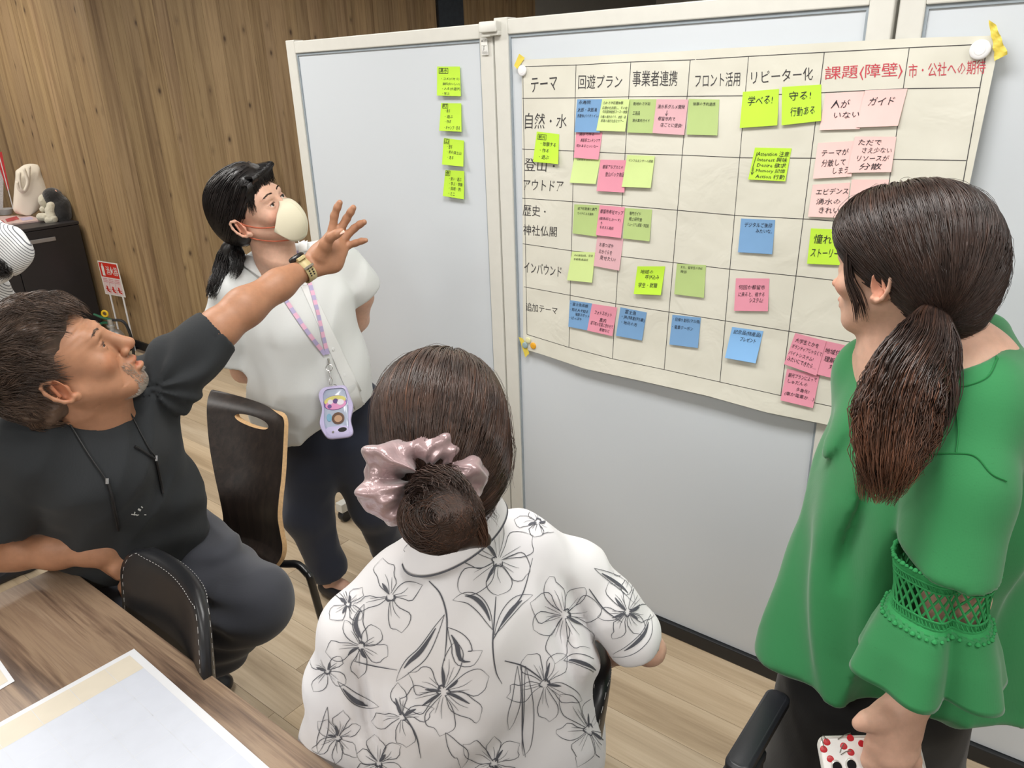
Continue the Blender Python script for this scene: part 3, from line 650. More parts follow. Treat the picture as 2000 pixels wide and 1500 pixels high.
note(D_, [(828, 868), (1040, 915), (985, 1133), (768, 1080)], 'pink', ln(('地域住民への', .04, .18, .96, .34), ('理解促進', .08, .42, .74, .58), ('対策', .28, .62, .6, .76)), 'pink sticky note running behind the green shoulder', None, G1, layer=1, pen=.004)
G2 = 'lime sticky notes on the left whiteboard'
V1 = BV + 0.006
note(E_, [(52, 412), (218, 412), (225, 630), (50, 625)], 'lime', ln(('湧水', .1, .07, .45, .21), ('・コメ(パセリ)', .18, .37, .95, .48), ('飲料(おいしい)', .24, .54, .96, .65), ('・入る(水遊び)', .22, .7, .98, .82), ('・学ぶ', .22, .87, .52, .97)), 'topmost lime sticky note of the column on the left whiteboard', -0.004, G2, lift=.01, boxes=[(.07, .05, .48, .24)], v=V1)
note(E_, [(80, 680), (228, 682), (230, 890), (67, 882)], 'lime', ln(('町', .1, .04, .3, .16), ('・見る', .22, .22, .46, .34), ('・遊ぶ', .22, .42, .6, .54), ('・作る', .24, .6, .52, .72), ('・キャンプ・釣る', .22, .8, .94, .95)), 'second lime sticky note from the top on the left whiteboard', -0.004, G2, lift=.012, curl=.01, boxes=[(.08, .02, .35, .19)], v=V1)
note(E_, [(100, 935), (248, 955), (243, 1145), (87, 1130)], 'lime', ln(('山', .06, .04, .24, .18), ('・登る', .2, .22, .44, .38), ('・見る(富士山)', .2, .44, .9, .58), ('・走る', .24, .64, .52, .78)), 'third lime sticky note from the top on the left whiteboard', -0.004, G2, lift=.012, curl=.02, boxes=[(.03, .02, .28, .21)], v=V1)
note(E_, [(112, 1170), (250, 1178), (247, 1385), (93, 1360)], 'lime', ln(('食', .04, .04, .22, .18), ('・安い・遊ぶ', .24, .24, .86, .38), ('・学ぶ・体験', .26, .42, .92, .56), ('・採用・釣', .26, .6, .84, .74), ('・ミニ', .26, .8, .56, .94)), 'lowest lime sticky note of the column on the left whiteboard', -0.004, G2, lift=.012, boxes=[(.02, .02, .26, .21)], v=V1)
# ================================================================== SMOOTH BODIES (distance fields -> one continuous mesh)
class Prim:
    def __init__(s, fn, k, op, c, r): s.fn, s.k, s.op, s.c, s.r = fn, k, op, np.asarray(c, float), r
def rcone(a, b, ra, rb, k=0.02, op='u', sq=None):
    """capsule from a to b with radii; sq=(axis, factor) squashes it along a world axis"""
    a = np.asarray(a, float); b = np.asarray(b, float); ab = b - a; L2 = ab @ ab + 1e-12
    if sq is not None:
        ax = nrm(sq[0]); f = 1 / sq[1]
        def fn(P):
            pa = P - a
            t = np.clip((pa @ ab) / L2, 0, 1)
            d = pa - t[:, None] * ab
            c = d @ ax
            dd = d + np.outer(c * (f - 1), ax)
            return (np.sqrt((dd * dd).sum(1)) - (ra + (rb - ra) * t)) * (sq[1] if sq[1] < 1 else 1.0)
    else:
        def fn(P):
            pa = P - a
            t = np.clip((pa @ ab) / L2, 0, 1)
            d = pa - t[:, None] * ab
            return np.sqrt((d * d).sum(1)) - (ra + (rb - ra) * t)
    mx = max(ra, rb) * (max(1, sq[1]) if sq is not None else 1)
    return Prim(fn, k, op, (a + b) / 2, math.sqrt(L2) / 2 + mx)
def ball(c, r, k=0.02, op='u'): return rcone(c, np.asarray(c, float) + 1e-5, r, r, k, op)
def ell(c, r, ax=None, k=0.02, op='u'):
    """ellipsoid, ax = rows are its three axes"""
    c = np.asarray(c, float); r = np.asarray(r, float); A = np.eye(3) if ax is None else np.asarray(ax, float)
    def fn(P):
        q = (P - c) @ A.T
        k0 = np.sqrt(((q / r) ** 2).sum(1)); k1 = np.sqrt(((q / (r * r)) ** 2).sum(1)) + 1e-9
        return k0 * (k0 - 1) / k1
    return Prim(fn, k, op, c, r.max())
def halfspace(p, n, k=0.003):          # cuts away the side n points to
    p = np.asarray(p, float); n = nrm(n)
    return Prim(lambda P: -((P - p) @ n), k, 's', p, 1e3)
def chain(pts, rad, k=0.02, op='u', sq=None):
    return [rcone(pts[i], pts[i + 1], rad[i], rad[i + 1], k, op, sq) for i in range(len(pts) - 1)]
def fold(d, v, k, op):
    if op == 'u':
        if k <= 0: return np.minimum(d, v)
        h = np.maximum(k - np.abs(d - v), 0) / k
        return np.minimum(d, v) - h * h * k * 0.25
    v = -v
    if k <= 0: return np.maximum(d, v)
    h = np.maximum(k - np.abs(d - v), 0) / k
    return np.maximum(d, v) + h * h * k * 0.25
def sdf_eval(prims, P, post=None):
    d = np.full(len(P), 9.0)
    for p in prims: d = fold(d, p.fn(P), p.k, p.op)
    return d + post(P) if post is not None else d
def axis_grid(lo, hi, h, fine):
    xs = [lo]
    while xs[-1] < hi:
        s = h
        for a, b, hf in fine:
            if a - h < xs[-1] < b + h * 0.2: s = min(s, hf)
        xs.append(xs[-1] + s)
    return np.array(xs)
def sdf_mesh(name, prims, mat, parent=None, h=0.006, fine=(), post=None, margin=0.0, colfn=None, smooth_it=0):
    """fine: list of (centre, radius, step) where the lattice gets denser"""
    un = [p for p in prims if p.op == 'u']
    lo = np.min([p.c - p.r for p in un], 0) - 3 * h - margin; hi = np.max([p.c + p.r for p in un], 0) + 3 * h + margin
    ax = [axis_grid(lo[i], hi[i], h, [(c[i] - r, c[i] + r, hf) for c, r, hf in fine]) for i in range(3)]
    B = 10
    for i in range(3):
        need = (-(len(ax[i]) - 1)) % B
        ax[i] = np.concatenate([ax[i], ax[i][-1] + h * np.arange(1, need + 1)])
    n = [len(a) for a in ax]; nb = [(m - 1) // B for m in n]
    D = np.empty(n, np.float32)
    e0 = [a[:-1:B] for a in ax]; e1 = [a[B::B] for a in ax]
    cc = [(a + b) / 2 for a, b in zip(e0, e1)]; hh = [(b - a) / 2 for a, b in zip(e0, e1)]
    G = np.stack(np.meshgrid(*cc, indexing='ij'), -1).reshape(-1, 3)
    R = np.sqrt((np.stack(np.meshgrid(*hh, indexing='ij'), -1).reshape(-1, 3) ** 2).sum(1))
    VV = np.stack([p.fn(G) for p in prims]); d = np.full(len(G), 9.0)
    for p, v in zip(prims, VV): d = fold(d, v, p.k, p.op)
    kmax = max(p.k for p in prims)
    act = np.abs(d) < R * 1.35 + 0.012 + margin
    D4 = D  # fill inactive blocks
    sgn = np.where(d < 0, -1.0, 1.0).reshape(nb)
    D[:] = 1.0
    D[:-1, :-1, :-1] = np.repeat(np.repeat(np.repeat(sgn, B, 0), B, 1), B, 2)
    for b in np.nonzero(act)[0]:
        i, j, k = np.unravel_index(b, nb)
        sl = [slice(q * B, q * B + B + 1) for q in (i, j, k)]
        P = np.stack(np.meshgrid(ax[0][sl[0]], ax[1][sl[1]], ax[2][sl[2]], indexing='ij'), -1).reshape(-1, 3)
        thr = d[b] + 2.6 * R[b] + kmax + 0.01; dd = np.full(len(P), 9.0)
        for q, p in enumerate(prims):
            if p.op == 'u':
                if VV[q, b] < thr: dd = fold(dd, p.fn(P), p.k, 'u')
            elif VV[q, b] < 1.4 * R[b] + p.k + 0.01: dd = fold(dd, p.fn(P), p.k, 's')
        if post is not None: dd = dd + post(P)
        D[sl[0], sl[1], sl[2]] = dd.reshape(B + 1, B + 1, B + 1)
    S = D < 0
    # surface nets
    c = S[:-1, :-1, :-1].astype(np.uint8)
    for a, b_, e in ((1, 0, 0), (0, 1, 0), (0, 0, 1), (1, 1, 0), (1, 0, 1), (0, 1, 1), (1, 1, 1)):
        c = c + S[a:n[0] - 1 + a, b_:n[1] - 1 + b_, e:n[2] - 1 + e]
    cells = np.argwhere((c > 0) & (c < 8))
    if len(cells) == 0: raise RuntimeError('empty ' + name)
    idx = -np.ones(c.shape, np.int32); idx[tuple(cells.T)] = np.arange(len(cells))
    ci, cj, ck = cells.T
    def Dv(a, b_, e): return D[ci + a, cj + b_, ck + e].astype(float)
    def X(a, b_, e): return np.stack([ax[0][ci + a], ax[1][cj + b_], ax[2][ck + e]], -1)
    acc = np.zeros((len(cells), 3)); cnt = np.zeros(len(cells))
    cor = [(a, b_, e) for a in (0, 1) for b_ in (0, 1) for e in (0, 1)]
    for p in cor:
        for ax_ in range(3):
            if p[ax_] == 0:
                q = list(p); q[ax_] = 1
                d0 = Dv(*p); d1 = Dv(*q); m = (d0 < 0) != (d1 < 0)
                t = np.where(m, d0 / np.where(m, d0 - d1, 1), 0.5); t = np.clip(t, 0, 1)
                x = X(*p) * (1 - t)[:, None] + X(*q) * t[:, None]
                acc[m] += x[m]; cnt[m] += 1
    vs = acc / cnt[:, None]
    quads = []
    for ax_ in range(3):
        sl0 = [slice(1, n[q] - 1) for q in range(3)]; sl0[ax_] = slice(0, n[ax_] - 1)
        sl1 = list(sl0); sl1[ax_] = slice(1, n[ax_])
        e = S[tuple(sl0)] != S[tuple(sl1)]
        loc = np.argwhere(e); inside0 = S[tuple(sl0)][e]
        off = np.array([1, 1, 1]); off[ax_] = 0
        loc = loc + off
        u_, v_ = [(1, 2), (2, 0), (0, 1)][ax_]
        def I(du, dv):
            q = loc.copy(); q[:, u_] -= du; q[:, v_] -= dv
            return idx[q[:, 0], q[:, 1], q[:, 2]]
        f = np.stack([I(1, 1), I(0, 1), I(0, 0), I(1, 0)], 1)
        f[~inside0] = f[~inside0][:, ::-1]
        quads.append(f)
    quads = np.concatenate(quads)
    quads = quads[(quads >= 0).all(1)]
    for _ in range(smooth_it):
        s_ = np.zeros_like(vs); w_ = np.zeros(len(vs))
        for a, b_ in ((0, 1), (1, 2), (2, 3), (3, 0)):
            for x, y in ((a, b_), (b_, a)):
                s_ += np.stack([np.bincount(quads[:, x], vs[quads[:, y], q], len(vs)) for q in range(3)], 1); w_ += np.bincount(quads[:, x], minlength=len(vs))
        vs = vs * 0.5 + 0.5 * s_ / np.maximum(w_, 1)[:, None]
    o = np_mesh(name, vs, quads, mat, parent)
    if colfn is not None:
        ca = o.data.color_attributes.get('tint') or o.data.color_attributes.new('tint', 'FLOAT_COLOR', 'POINT')
        c4 = np.ones((len(vs), 4), np.float32); c4[:, :3] = colfn(vs); ca.data.foreach_set('color', c4.ravel())
    return o
# smooth value noise for cloth folds
_rs = np.random.RandomState(3); _tab = _rs.rand(32, 32, 32)
def vnoise(P):
    i = np.floor(P).astype(int); f = P - i; f = f * f * (3 - 2 * f); r = 0
    for a in (0, 1):
        for b in (0, 1):
            for c in (0, 1):
                w = (f[:, 0] if a else 1 - f[:, 0]) * (f[:, 1] if b else 1 - f[:, 1]) * (f[:, 2] if c else 1 - f[:, 2])
                r = r + w * _tab[(i[:, 0] + a) % 32, (i[:, 1] + b) % 32, (i[:, 2] + c) % 32]
    return r * 2 - 1
def folds(M, amp, s=1.0):
    """M: 3x3 rows scale per axis (frequency), wrinkles stretched along the low-frequency axis"""
    M = np.asarray(M, float)
    def f(P):
        q = P @ M.T * s
        a = vnoise(q + 5.3); b = vnoise(q * 2.1 + 1.7)
        return -amp * ((1 - np.abs(a)) ** 2 * 1.0 + 0.4 * b - 0.4)
    return f
# ------------------------------------------------------------------ people materials
def skin_mat(name, base, blush=0.0, rough=0.5):
    m, nt, b = mat_base(name)
    at = nd(nt, 'ShaderNodeAttribute'); at.attribute_name = 'tint'
    vec = coords(nt); f = noise(nt, vec, 60, 4, 0.6)
    r = ramp(nt, f, [(0.3, tuple(x * 0.92 for x in base[:3]) + (1,)), (0.7, tuple(min(1, x * 1.07) for x in base[:3]) + (1,))])
    c = mix(nt, 1.0, r.outputs[0], at.outputs['Color'], 'MULTIPLY')
    nt.links.new(c, b.inputs['Base Color']); setp(b, rough=rough, spec=0.35, sss=0.12, ssc=0.006)
    b.inputs['Subsurface Radius'].default_value = (1.0, 0.35, 0.2)
    bump(nt, b, noise(nt, vec, 420, 3), 0.12, 0.0006)
    return m
def hair_mat(name, dark, light, rough=0.38):
    m, nt, b = mat_base(name)
    at = nd(nt, 'ShaderNodeAttribute'); at.attribute_name = 'tint'
    r = ramp(nt, noise(nt, coords(nt), 26, 4), [(0.3, dark), (0.75, light)])
    c = mix(nt, 1.0, r.outputs[0], at.outputs['Color'], 'MULTIPLY')
    nt.links.new(c, b.inputs['Base Color']); setp(b, rough=rough, spec=0.45, aniso=0.5)
    bump(nt, b, noise(nt, coords(nt, (1, 1, 0.25)), 500, 2), 0.25, 0.0008)
    return m
def tint_fn(base=(1, 1, 1), spots=()):
    """spots: (centre, radius(s), colour, axes or None): colour of the thing itself, lips, brows, cheeks"""
    def f(P):
        c = np.tile(np.asarray(base, float), (len(P), 1))
        for ce, ra, co, A in spots:
            q = P - ce
            if A is not None: q = q @ np.asarray(A).T
            d = np.sqrt(((q / ra) ** 2).sum(1)); w = np.clip(1.25 - d, 0, 1) / 0.5; w = np.clip(w, 0, 1)[:, None]
            c = c * (1 - w) + w * np.asarray(co)
        return c
    return f
class Head:
    """local frame: x right-hand side of the person, y forward (nose), z up; H = scale"""
    def __init__(s, c, fwd, up, H=1.0):
        s.c = np.asarray(c, float); y = nrm(fwd); z = nrm(np.asarray(up) - y * (np.asarray(up) @ y)); x = np.cross(y, z)
        s.A = np.stack([x, y, z]); s.H = H
    def p(s, x, y, z): return s.c + (np.array([x, y, z]) * s.H) @ s.A
    def d(s, x, y, z): return nrm(np.array([x, y, z]) @ s.A)
    def e(s, c, r, k=0.012, op='u', rot=None):
        A = s.A
        if rot is not None: A = np.asarray(rot) @ s.A
        return ell(s.p(*c), np.array(r) * s.H, A, k * s.H, op)
    def rc(s, a, b, ra, rb, k=0.01, op='u'): return rcone(s.p(*a), s.p(*b), ra * s.H, rb * s.H, k * s.H, op)
def rotx(a): c, s = math.cos(a), math.sin(a); return np.array([[1, 0, 0], [0, c, s], [0, -s, c]])
def rotz(a): c, s = math.cos(a), math.sin(a); return np.array([[c, s, 0], [-s, c, 0], [0, 0, 1]])
def roty(a): c, s = math.cos(a), math.sin(a); return np.array([[c, 0, -s], [0, 1, 0], [s, 0, c]])
def head_prims(h, nose=1.0, eyeopen=1.0, jaw=1.0, open_mouth=0.0, cheeks=1.0, brow=1.0, male=False):
    """origin between the ears at eye height; about 0.23 tall"""
    P = [h.e((0, -0.012, 0.040), (0.074, 0.094, 0.082), 0.02),            # cranium
         h.e((0, 0.040, 0.010), (0.062, 0.052, 0.072), 0.03),             # face mass
         h.e((0, 0.048, -0.052), (0.046 * jaw, 0.040, 0.044), 0.03),       # jaw
         h.e((0, 0.078, -0.088), (0.020 * jaw, 0.018, 0.017), 0.025),     # chin
         h.rc((0.050, 0.0, -0.035), (0.024, 0.066, -0.086), 0.020 * jaw, 0.016, 0.025), h.rc((-0.050, 0.0, -0.035), (-0.024, 0.066, -0.086), 0.020 * jaw, 0.016, 0.025),
         h.rc((-0.034, 0.082, 0.026), (0.034, 0.082, 0.026), 0.010 * brow, 0.010 * brow, 0.018)]
    for s in (-1, 1):
        P.append(h.e((s * 0.040, 0.066, -0.020), (0.022 * cheeks, 0.020 * cheeks, 0.020), 0.02))      # cheekbone
    for s in (-1, 1):
        P.append(h.e((s * 0.031, 0.098, 0.004), (0.017, 0.012, 0.011), 0.010, 's'))      # socket
    for s in (-1, 1):
        P.append(h.e((s * 0.031, 0.0775, 0.003), (0.0160, 0.0145, 0.0140), 0.004))      # lids
    for s in (-1, 1):
        P.append(h.e((s * 0.031, 0.0925, 0.0030), (0.0125, 0.0085, 0.0036 * eyeopen), 0.0012, 's'))      # opening between the lids
        P.append(h.rc((s * 0.018, 0.092, 0.0125), (s * 0.043, 0.083, 0.0115), 0.0012, 0.0010, 0.002, 's'))   # lid crease
    P += [h.rc((0, 0.090, 0.012), (0, 0.112 * (0.5 + 0.5 * nose) + .000, -0.026), 0.0065, 0.0085, 0.010),
          h.e((0, 0.112, -0.030), (0.0095, 0.010, 0.0085), 0.008)]
    for s in (-1, 1): P.append(h.e((s * 0.011, 0.102, -0.034), (0.0072, 0.0085, 0.0065), 0.006))
    for s in (-1, 1): P.append(h.e((s * 0.0065, 0.108, -0.041), (0.0032, 0.005, 0.004), 0.003, 's'))
    P.append(h.e((0, 0.086, -0.058), (0.026, 0.014, 0.016), 0.015))        # muzzle
    o = open_mouth
    P.append(h.e((0, 0.098, -0.0545 + o * 0.2), (0.0195, 0.0065, 0.0052), 0.005))
    P.append(h.e((0, 0.097, -0.0655 - o), (0.0165, 0.0065, 0.0062), 0.005))
    P.append(h.e((0, 0.104, -0.0598 - o * 0.4), (0.0185 - o * .3, 0.0075, 0.0011 + o * 0.45), 0.003, 's'))
    for s in (-1, 1):                                                   # ear
        r = roty(0.10 * s) @ rotz(-0.50 * s)
        P.append(h.e((s * 0.0790, -0.010, -0.004), (0.0065, 0.0185, 0.0300), 0.005, 'u', r))
        P.append(h.e((s * 0.0880, -0.007, 0.000), (0.0085, 0.0125, 0.0215), 0.003, 's', r))
        for q in range(7):                                              # rolled rim
            t0 = -0.9 + q * 0.62; t1 = t0 + 0.62
            f = lambda t: (s * (0.0865 + .002 * math.sin(t)), -0.010 - 0.0165 * math.sin(t * .95), -0.004 + 0.0270 * -math.cos(t + .35) )
            P.append(h.rc(f(t0), f(t1), 0.0034, 0.0034, 0.003))
        P.append(h.rc((s * 0.0835, -0.014, -0.012), (s * 0.0850, -0.012, 0.010), 0.0030, 0.0034, 0.004))
        P.append(h.e((s * 0.0815, 0.004, -0.008), (0.0040, 0.0040, 0.0065), 0.003))
        P.append(h.e((s * 0.0785, 0.003, -0.031), (0.0052, 0.0085, 0.0085), 0.006))
    return P
def face_tints(h, lip=(0.86, 0.55, 0.52), brow=(0.25, 0.2, 0.18), blush=(1.05, 0.86, 0.8), eye=True, browy=0.030, mouth_o=0.0):
    A = h.A; T = []
    for s in (-1, 1):
        T.append((h.p(s * 0.042, 0.078, -0.026), np.array([0.022, 0.02, 0.018]) * 1.1, blush, A))
        T.append((h.p(s * 0.080, -0.006, -0.006), np.array([0.012, 0.018, 0.030]), (1.08, 0.84, 0.78), A))
    T.append((h.p(0, 0.112, -0.030), np.array([0.014, 0.012, 0.012]), (1.04, 0.88, 0.82), A))
    T.append((h.p(0, 0.098, -0.0545), np.array([0.021, 0.012, 0.0048]), lip, A))
    T.append((h.p(0, 0.098, -0.0665 - mouth_o), np.array([0.018, 0.012, 0.0055]), lip, A))
    for s in (-1, 1):
        for q in range(5):
            x = 0.016 + q * 0.0075
            T.append((h.p(s * x, 0.088 - q * 0.0035, browy + 0.003 * math.sin(q * 0.8) - 0.0004 * q), np.array([0.0062, 0.012, 0.0030]), brow, A))
        if eye:
            T.append((h.p(s * 0.031, 0.090, 0.0075), np.array([0.0145, 0.010, 0.0016]), (0.22, 0.17, 0.15), A))
    return T
def add_eyes(h, parent, iris, look=(0, 1, 0)):
    """eyeballs set just proud of the lids, with iris and pupil discs"""
    for s in (-1, 1):
        m = MB(); c = h.p(s * 0.031, 0.0770, 0.0028)
        n = 14; ax = h.d(*look)
        m.lathe(c, ax, [(0.0, -.004 * h.H)] + [(0.0128 * h.H * math.sin(t), 0.0128 * h.H * math.cos(t)) for t in np.linspace(1.3, 0.02, 8)], 18)
        e = m.build('eye', M_eyew, parent)
        k = MB(); k.lathe(c + ax * 0.0118 * h.H, ax, [(0.0058 * h.H, 0), (0.0055 * h.H, 0.0007), (0.003 * h.H, 0.0012), (0.0001, 0.0014)], 18)
        k.build('iris', iris, e)
def face_line(h, prims, xz, off):
    out = []
    for x, z in xz:
        c = h.p(x * .6, 0.015, z); d = nrm(h.p(x, .11, z) - c); r = surf_dir(prims, c, d[None, :], .16)[0]; out.append(c + d * (r + off))
    return out
def brows_lashes(h, prims, parent, mat, thick=1.0, z0=.0290, lash=True):
    R_ = np.random.RandomState(5)
    for s in (-1, 1):
        m = MB()
        for q in range(42):
            t = q / 41; x = .014 + .033 * t; z = z0 + .0055 * math.sin(t * 2.4) - .003 * t + R_.uniform(-.0016, .0016) * (1 - t * .5)
            P_ = face_line(h, prims, [(s * x, z - .0012), (s * (x + .003), z + .001), (s * (x + .0068), z + .0012 - .002 * t)], .0006)
            m.tube(P_, [.00042 * thick, .00038 * thick, .0001], 3)
        m.build('eyebrow', mat, parent)['kind'] = 'stuff'
        if lash:
            P_ = face_line(h, prims, [(s * (.031 + a), .0030 + .0042 * math.sqrt(max(0, 1 - (a / .0135) ** 2))) for a in np.linspace(-.013, .0135, 11)], .0004)
            MB().tube(spline(P_, 22), .00075, 5).build('eyelash_line', mat, parent)
M_eyew = plain('eye_white', srgb(225, 218, 212), 0.2, 0.02)
M_iris = plain('iris_brown', srgb(38, 26, 20), 0.12, 0.2)
M_nail = plain('nail', srgb(226, 180, 162), 0.3, 0.02)
# ------------------------------------------------------------------ hair strands
def strands(mb_pts, nseg, width, rnd):
    pass
def tubes_np(paths, rad, n=3, tip=0.25):
    """paths (S, K, 3) -> vertices, quads of thin tapered tubes"""
    S, K, _ = paths.shape
    T = np.gradient(paths, axis=1); T /= np.linalg.norm(T, axis=2, keepdims=True) + 1e-9
    ref = np.array([0.31, 0.55, 0.77]); X = np.cross(T, ref); X /= np.linalg.norm(X, axis=2, keepdims=True) + 1e-9
    Y = np.cross(T, X)
    tt = np.linspace(0, 1, K); prof = np.clip(np.minimum(1, 0.5 + tt * 6) * np.where(tt > 0.6, 1 - (tt - 0.6) / 0.4 * (1 - tip), 1), 0, 1)
    R = (np.asarray(rad).reshape(-1, 1) if np.ndim(rad) else rad) * prof[None, :]
    vs = np.stack([paths + (X * math.cos(2 * math.pi * k / n) + Y * math.sin(2 * math.pi * k / n)) * R[..., None] for k in range(n)], 2)   # S,K,n,3
    base = (np.arange(S) * K * n)[:, None, None] + (np.arange(K - 1) * n)[None, :, None]
    k = np.arange(n)[None, None, :]
    q = np.stack([base + k, base + (k + 1) % n, base + n + (k + 1) % n, base + n + k], -1).reshape(-1, 4)
    return vs.reshape(-1, 3), q
def surf_dir(prims, c, dirs, r1=0.2, off=0.0, post=None):
    """distance from c to the surface along each direction (bisection)"""
    lo = np.full(len(dirs), 0.02); hi = np.full(len(dirs), r1)
    for _ in range(16):
        m = (lo + hi) / 2; d = sdf_eval(prims, c + dirs * m[:, None], post)
        lo = np.where(d < 0, m, lo); hi = np.where(d < 0, hi, m)
    return (lo + off)
def slerp(a, b, t):
    w = np.arccos(np.clip((a * b).sum(-1), -1, 1)); s = np.sin(w) + 1e-6
    return (np.sin((1 - t) * w) / s)[:, None] * a + (np.sin(t * w) / s)[:, None] * b
def hair_object(name, paths_list, mat, parent, rad=0.0009, tints=None, n=3, tip=0.25):
    V_ = []; Q_ = []; C_l = []; b = 0
    for i, p in enumerate(paths_list):
        v, q = tubes_np(p, rad if not isinstance(rad, list) else rad[i], n, tip); V_.append(v); Q_.append(q + b); b += len(v)
        if tints is not None: C_l.append(tints[i])
    V_ = np.concatenate(V_); Q_ = np.concatenate(Q_)
    o = np_mesh(name, V_, Q_, mat, parent)
    ca = o.data.color_attributes.get('tint') or o.data.color_attributes.new('tint', 'FLOAT_COLOR', 'POINT'); c4 = np.ones((len(V_), 4), np.float32)
    if tints is not None: c4[:, :3] = np.concatenate(C_l)
    ca.data.foreach_set('color', c4.ravel())
    return o
def finger(P, rad, k=0.004):
    """P joints (world), rad per joint"""
    return chain(P, rad, k)
def nail(c, nrm_, tdir, w, l, parent, name='fingernail'):
    nrm_ = nrm(nrm_); t = nrm(tdir - nrm_ * (np.asarray(tdir) @ nrm_)); x = np.cross(t, nrm_); m = MB(); vs = []
    for j in range(5):
        for i in range(5):
            a = (i / 4 - .5) * 2; b = (j / 4 - .5) * 2
            sx = w * math.sqrt(max(0, 1 - 0.35 * abs(b) ** 3))
            vs.append(np.asarray(c) + x * a * sx + t * b * l - nrm_ * (a * a * w * 0.45 + (b * b) * 0.0006))
    m.add(vs, [(j * 5 + i, j * 5 + i + 1, (j + 1) * 5 + i + 1, (j + 1) * 5 + i) for j in range(4) for i in range(4)])
    return m.build(name, M_nail, parent)

def combed(h, prims, tie, n, K, starts, off, mat=None, seed=1, wave=0.0, lift0=0.0, c0=None, spread=0.16, rmax=.24):
    """strands that follow the scalp from a start direction to the tie direction (all local)"""
    R_ = np.random.RandomState(seed); c0 = h.p(0, -0.02, 0.035) if c0 is None else c0
    a = starts(R_, n); a /= np.linalg.norm(a, axis=1)[:, None]
    b = np.asarray(tie, float) + R_.randn(len(a), 3) * spread * .25; b /= np.linalg.norm(b, axis=1)[:, None]
    out = np.empty((len(a), K, 3)); bend = R_.randn(len(a), 3) * 0.03; ph = R_.rand(len(a)) * 6.28
    o = off * R_.rand(len(a))
    for i, t in enumerate(np.linspace(0, 1, K)):
        d = slerp(a, b, np.full(len(a), t)) + bend * math.sin(math.pi * t) + (np.sin(t * 14 + ph)[:, None] * wave * R_.randn(1, 3) * 0)
        d /= np.linalg.norm(d, axis=1)[:, None]; w = d @ h.A
        r = surf_dir(prims, c0, w, rmax)
        out[:, i] = c0 + w * (r + o + 0.0006 - (0.004 if i == 0 else 0))[:, None]
    return out
def lock(path, rads, n, K, seed, wave=0.0, freq=6.0, fray=0.0, flat=1.0, twist=0.0):
    """n strands filling a tapering lock along a path of world points"""
    R_ = np.random.RandomState(seed); C = spline(path, K); T = np.gradient(C, axis=0); T /= np.linalg.norm(T, axis=1)[:, None]
    X = np.cross(T, np.array([0.2, .9, .1])); X /= np.linalg.norm(X, axis=1)[:, None]; Y = np.cross(T, X)
    rr = np.interp(np.linspace(0, 1, K), np.linspace(0, 1, len(rads)), rads)
    u = np.sqrt(R_.rand(n)) ; th = R_.rand(n) * 6.283; u = 0.55 + 0.45 * u
    out = np.empty((n, K, 3)); ph = R_.rand(n) * 6.28; end = R_.uniform(0.6, 1.0, n)
    g = R_.randint(0, 14, n); gp = R_.rand(14) * 6.28
    for i in range(K):
        t = i / (K - 1)
        a = th + twist * t; k = u * rr[i] * (1 + fray * t * R_.randn(n) * .15)
        wv = wave * np.sin(freq * t * 6.28 + gp[g]) * t
        out[:, i] = C[i] + X[i] * (np.cos(a) * k + wv)[:, None] + Y[i] * (np.sin(a) * k * flat + wave * .6 * np.cos(freq * t * 6.28 + gp[g]) * t)[:, None]
    # uneven ends
    tt = np.linspace(0, 1, K)
    res = np.empty_like(out)
    for q in range(n):
        s_ = tt * end[q] * (K - 1); i0 = np.minimum(s_.astype(int), K - 2); f = (s_ - i0)[:, None]
        res[q] = out[q, i0] * (1 - f) + out[q, i0 + 1] * f
    return res
def tint_rand(paths, lo, hi, seed, streak=None, tipc=None, n=3):
    R_ = np.random.RandomState(seed); S, K, _ = paths.shape
    c = np.repeat(R_.uniform(lo, hi, (S, 1)), 3, 1)
    if streak is not None:
        m = R_.rand(S) < streak[0]; c[m] = c[m] * np.asarray(streak[1])
    c = np.repeat(c[:, None, :], K, 1)
    if tipc is not None:
        w = np.clip((np.linspace(0, 1, K) - tipc[0]) / (1 - tipc[0]), 0, 1)[None, :, None]; c = c * (1 - w) + c * np.asarray(tipc[1]) * w
    return np.repeat(c.reshape(-1, 3), n, 0)
# ================================================================== MAN IN BLACK, SEATED AT THE TABLE
def px(r, d): return r * d / F
def CH(pts, k=0.03, **kw):            # pts: (px, py, depth, radius in photo pixels)
    P = [Q(a, b, d) for a, b, d, r in pts]; R_ = [px(r, d) for a, b, d, r in pts]
    return chain(P, R_, k, **kw)
M_skin_m = skin_mat('skin_tan', srgb(168, 122, 94))
M_skin_f = skin_mat('skin_light', srgb(214, 172, 150))
M_hair_m = hair_mat('hair_brown_short', srgb(52, 41, 35), srgb(86, 69, 58))
M_tee = weave('black_tee', srgb(33, 36, 39)[:3], 1500, 0.9, 0.04, 0.06, 0.15)
M_pant = weave('charcoal_trousers', srgb(52, 54, 62)[:3], 1600, 0.85, 0.2, 0.06, 0.12)
man = empty('person', Q(330, 1400, 2.30) * np.array([1, 1, 0]), 'seated man in a black t-shirt with one arm raised and open hand towards the board', 'person')
hm = Head(Q(128, 724, 1.48), cv(.775, -.62, .12), cv(-.49, -.70, -.52), 1.05)
hp = head_prims(hm, nose=1.12, jaw=1.08, open_mouth=0.006, cheeks=.95, eyeopen=.55, brow=1.25, male=True)
hp += [hm.rc((0, .089, .030), (0, .104, -.018), .0095, .0105, .012), hm.e((0, .100, -.0715), (.0165, .0095, .0062), .004), hm.e((0, .0985, -.0555), (.018, .0085, .005), .004)]
sk = list(hp)
neck_top = hm.p(0, -0.02, -0.06)
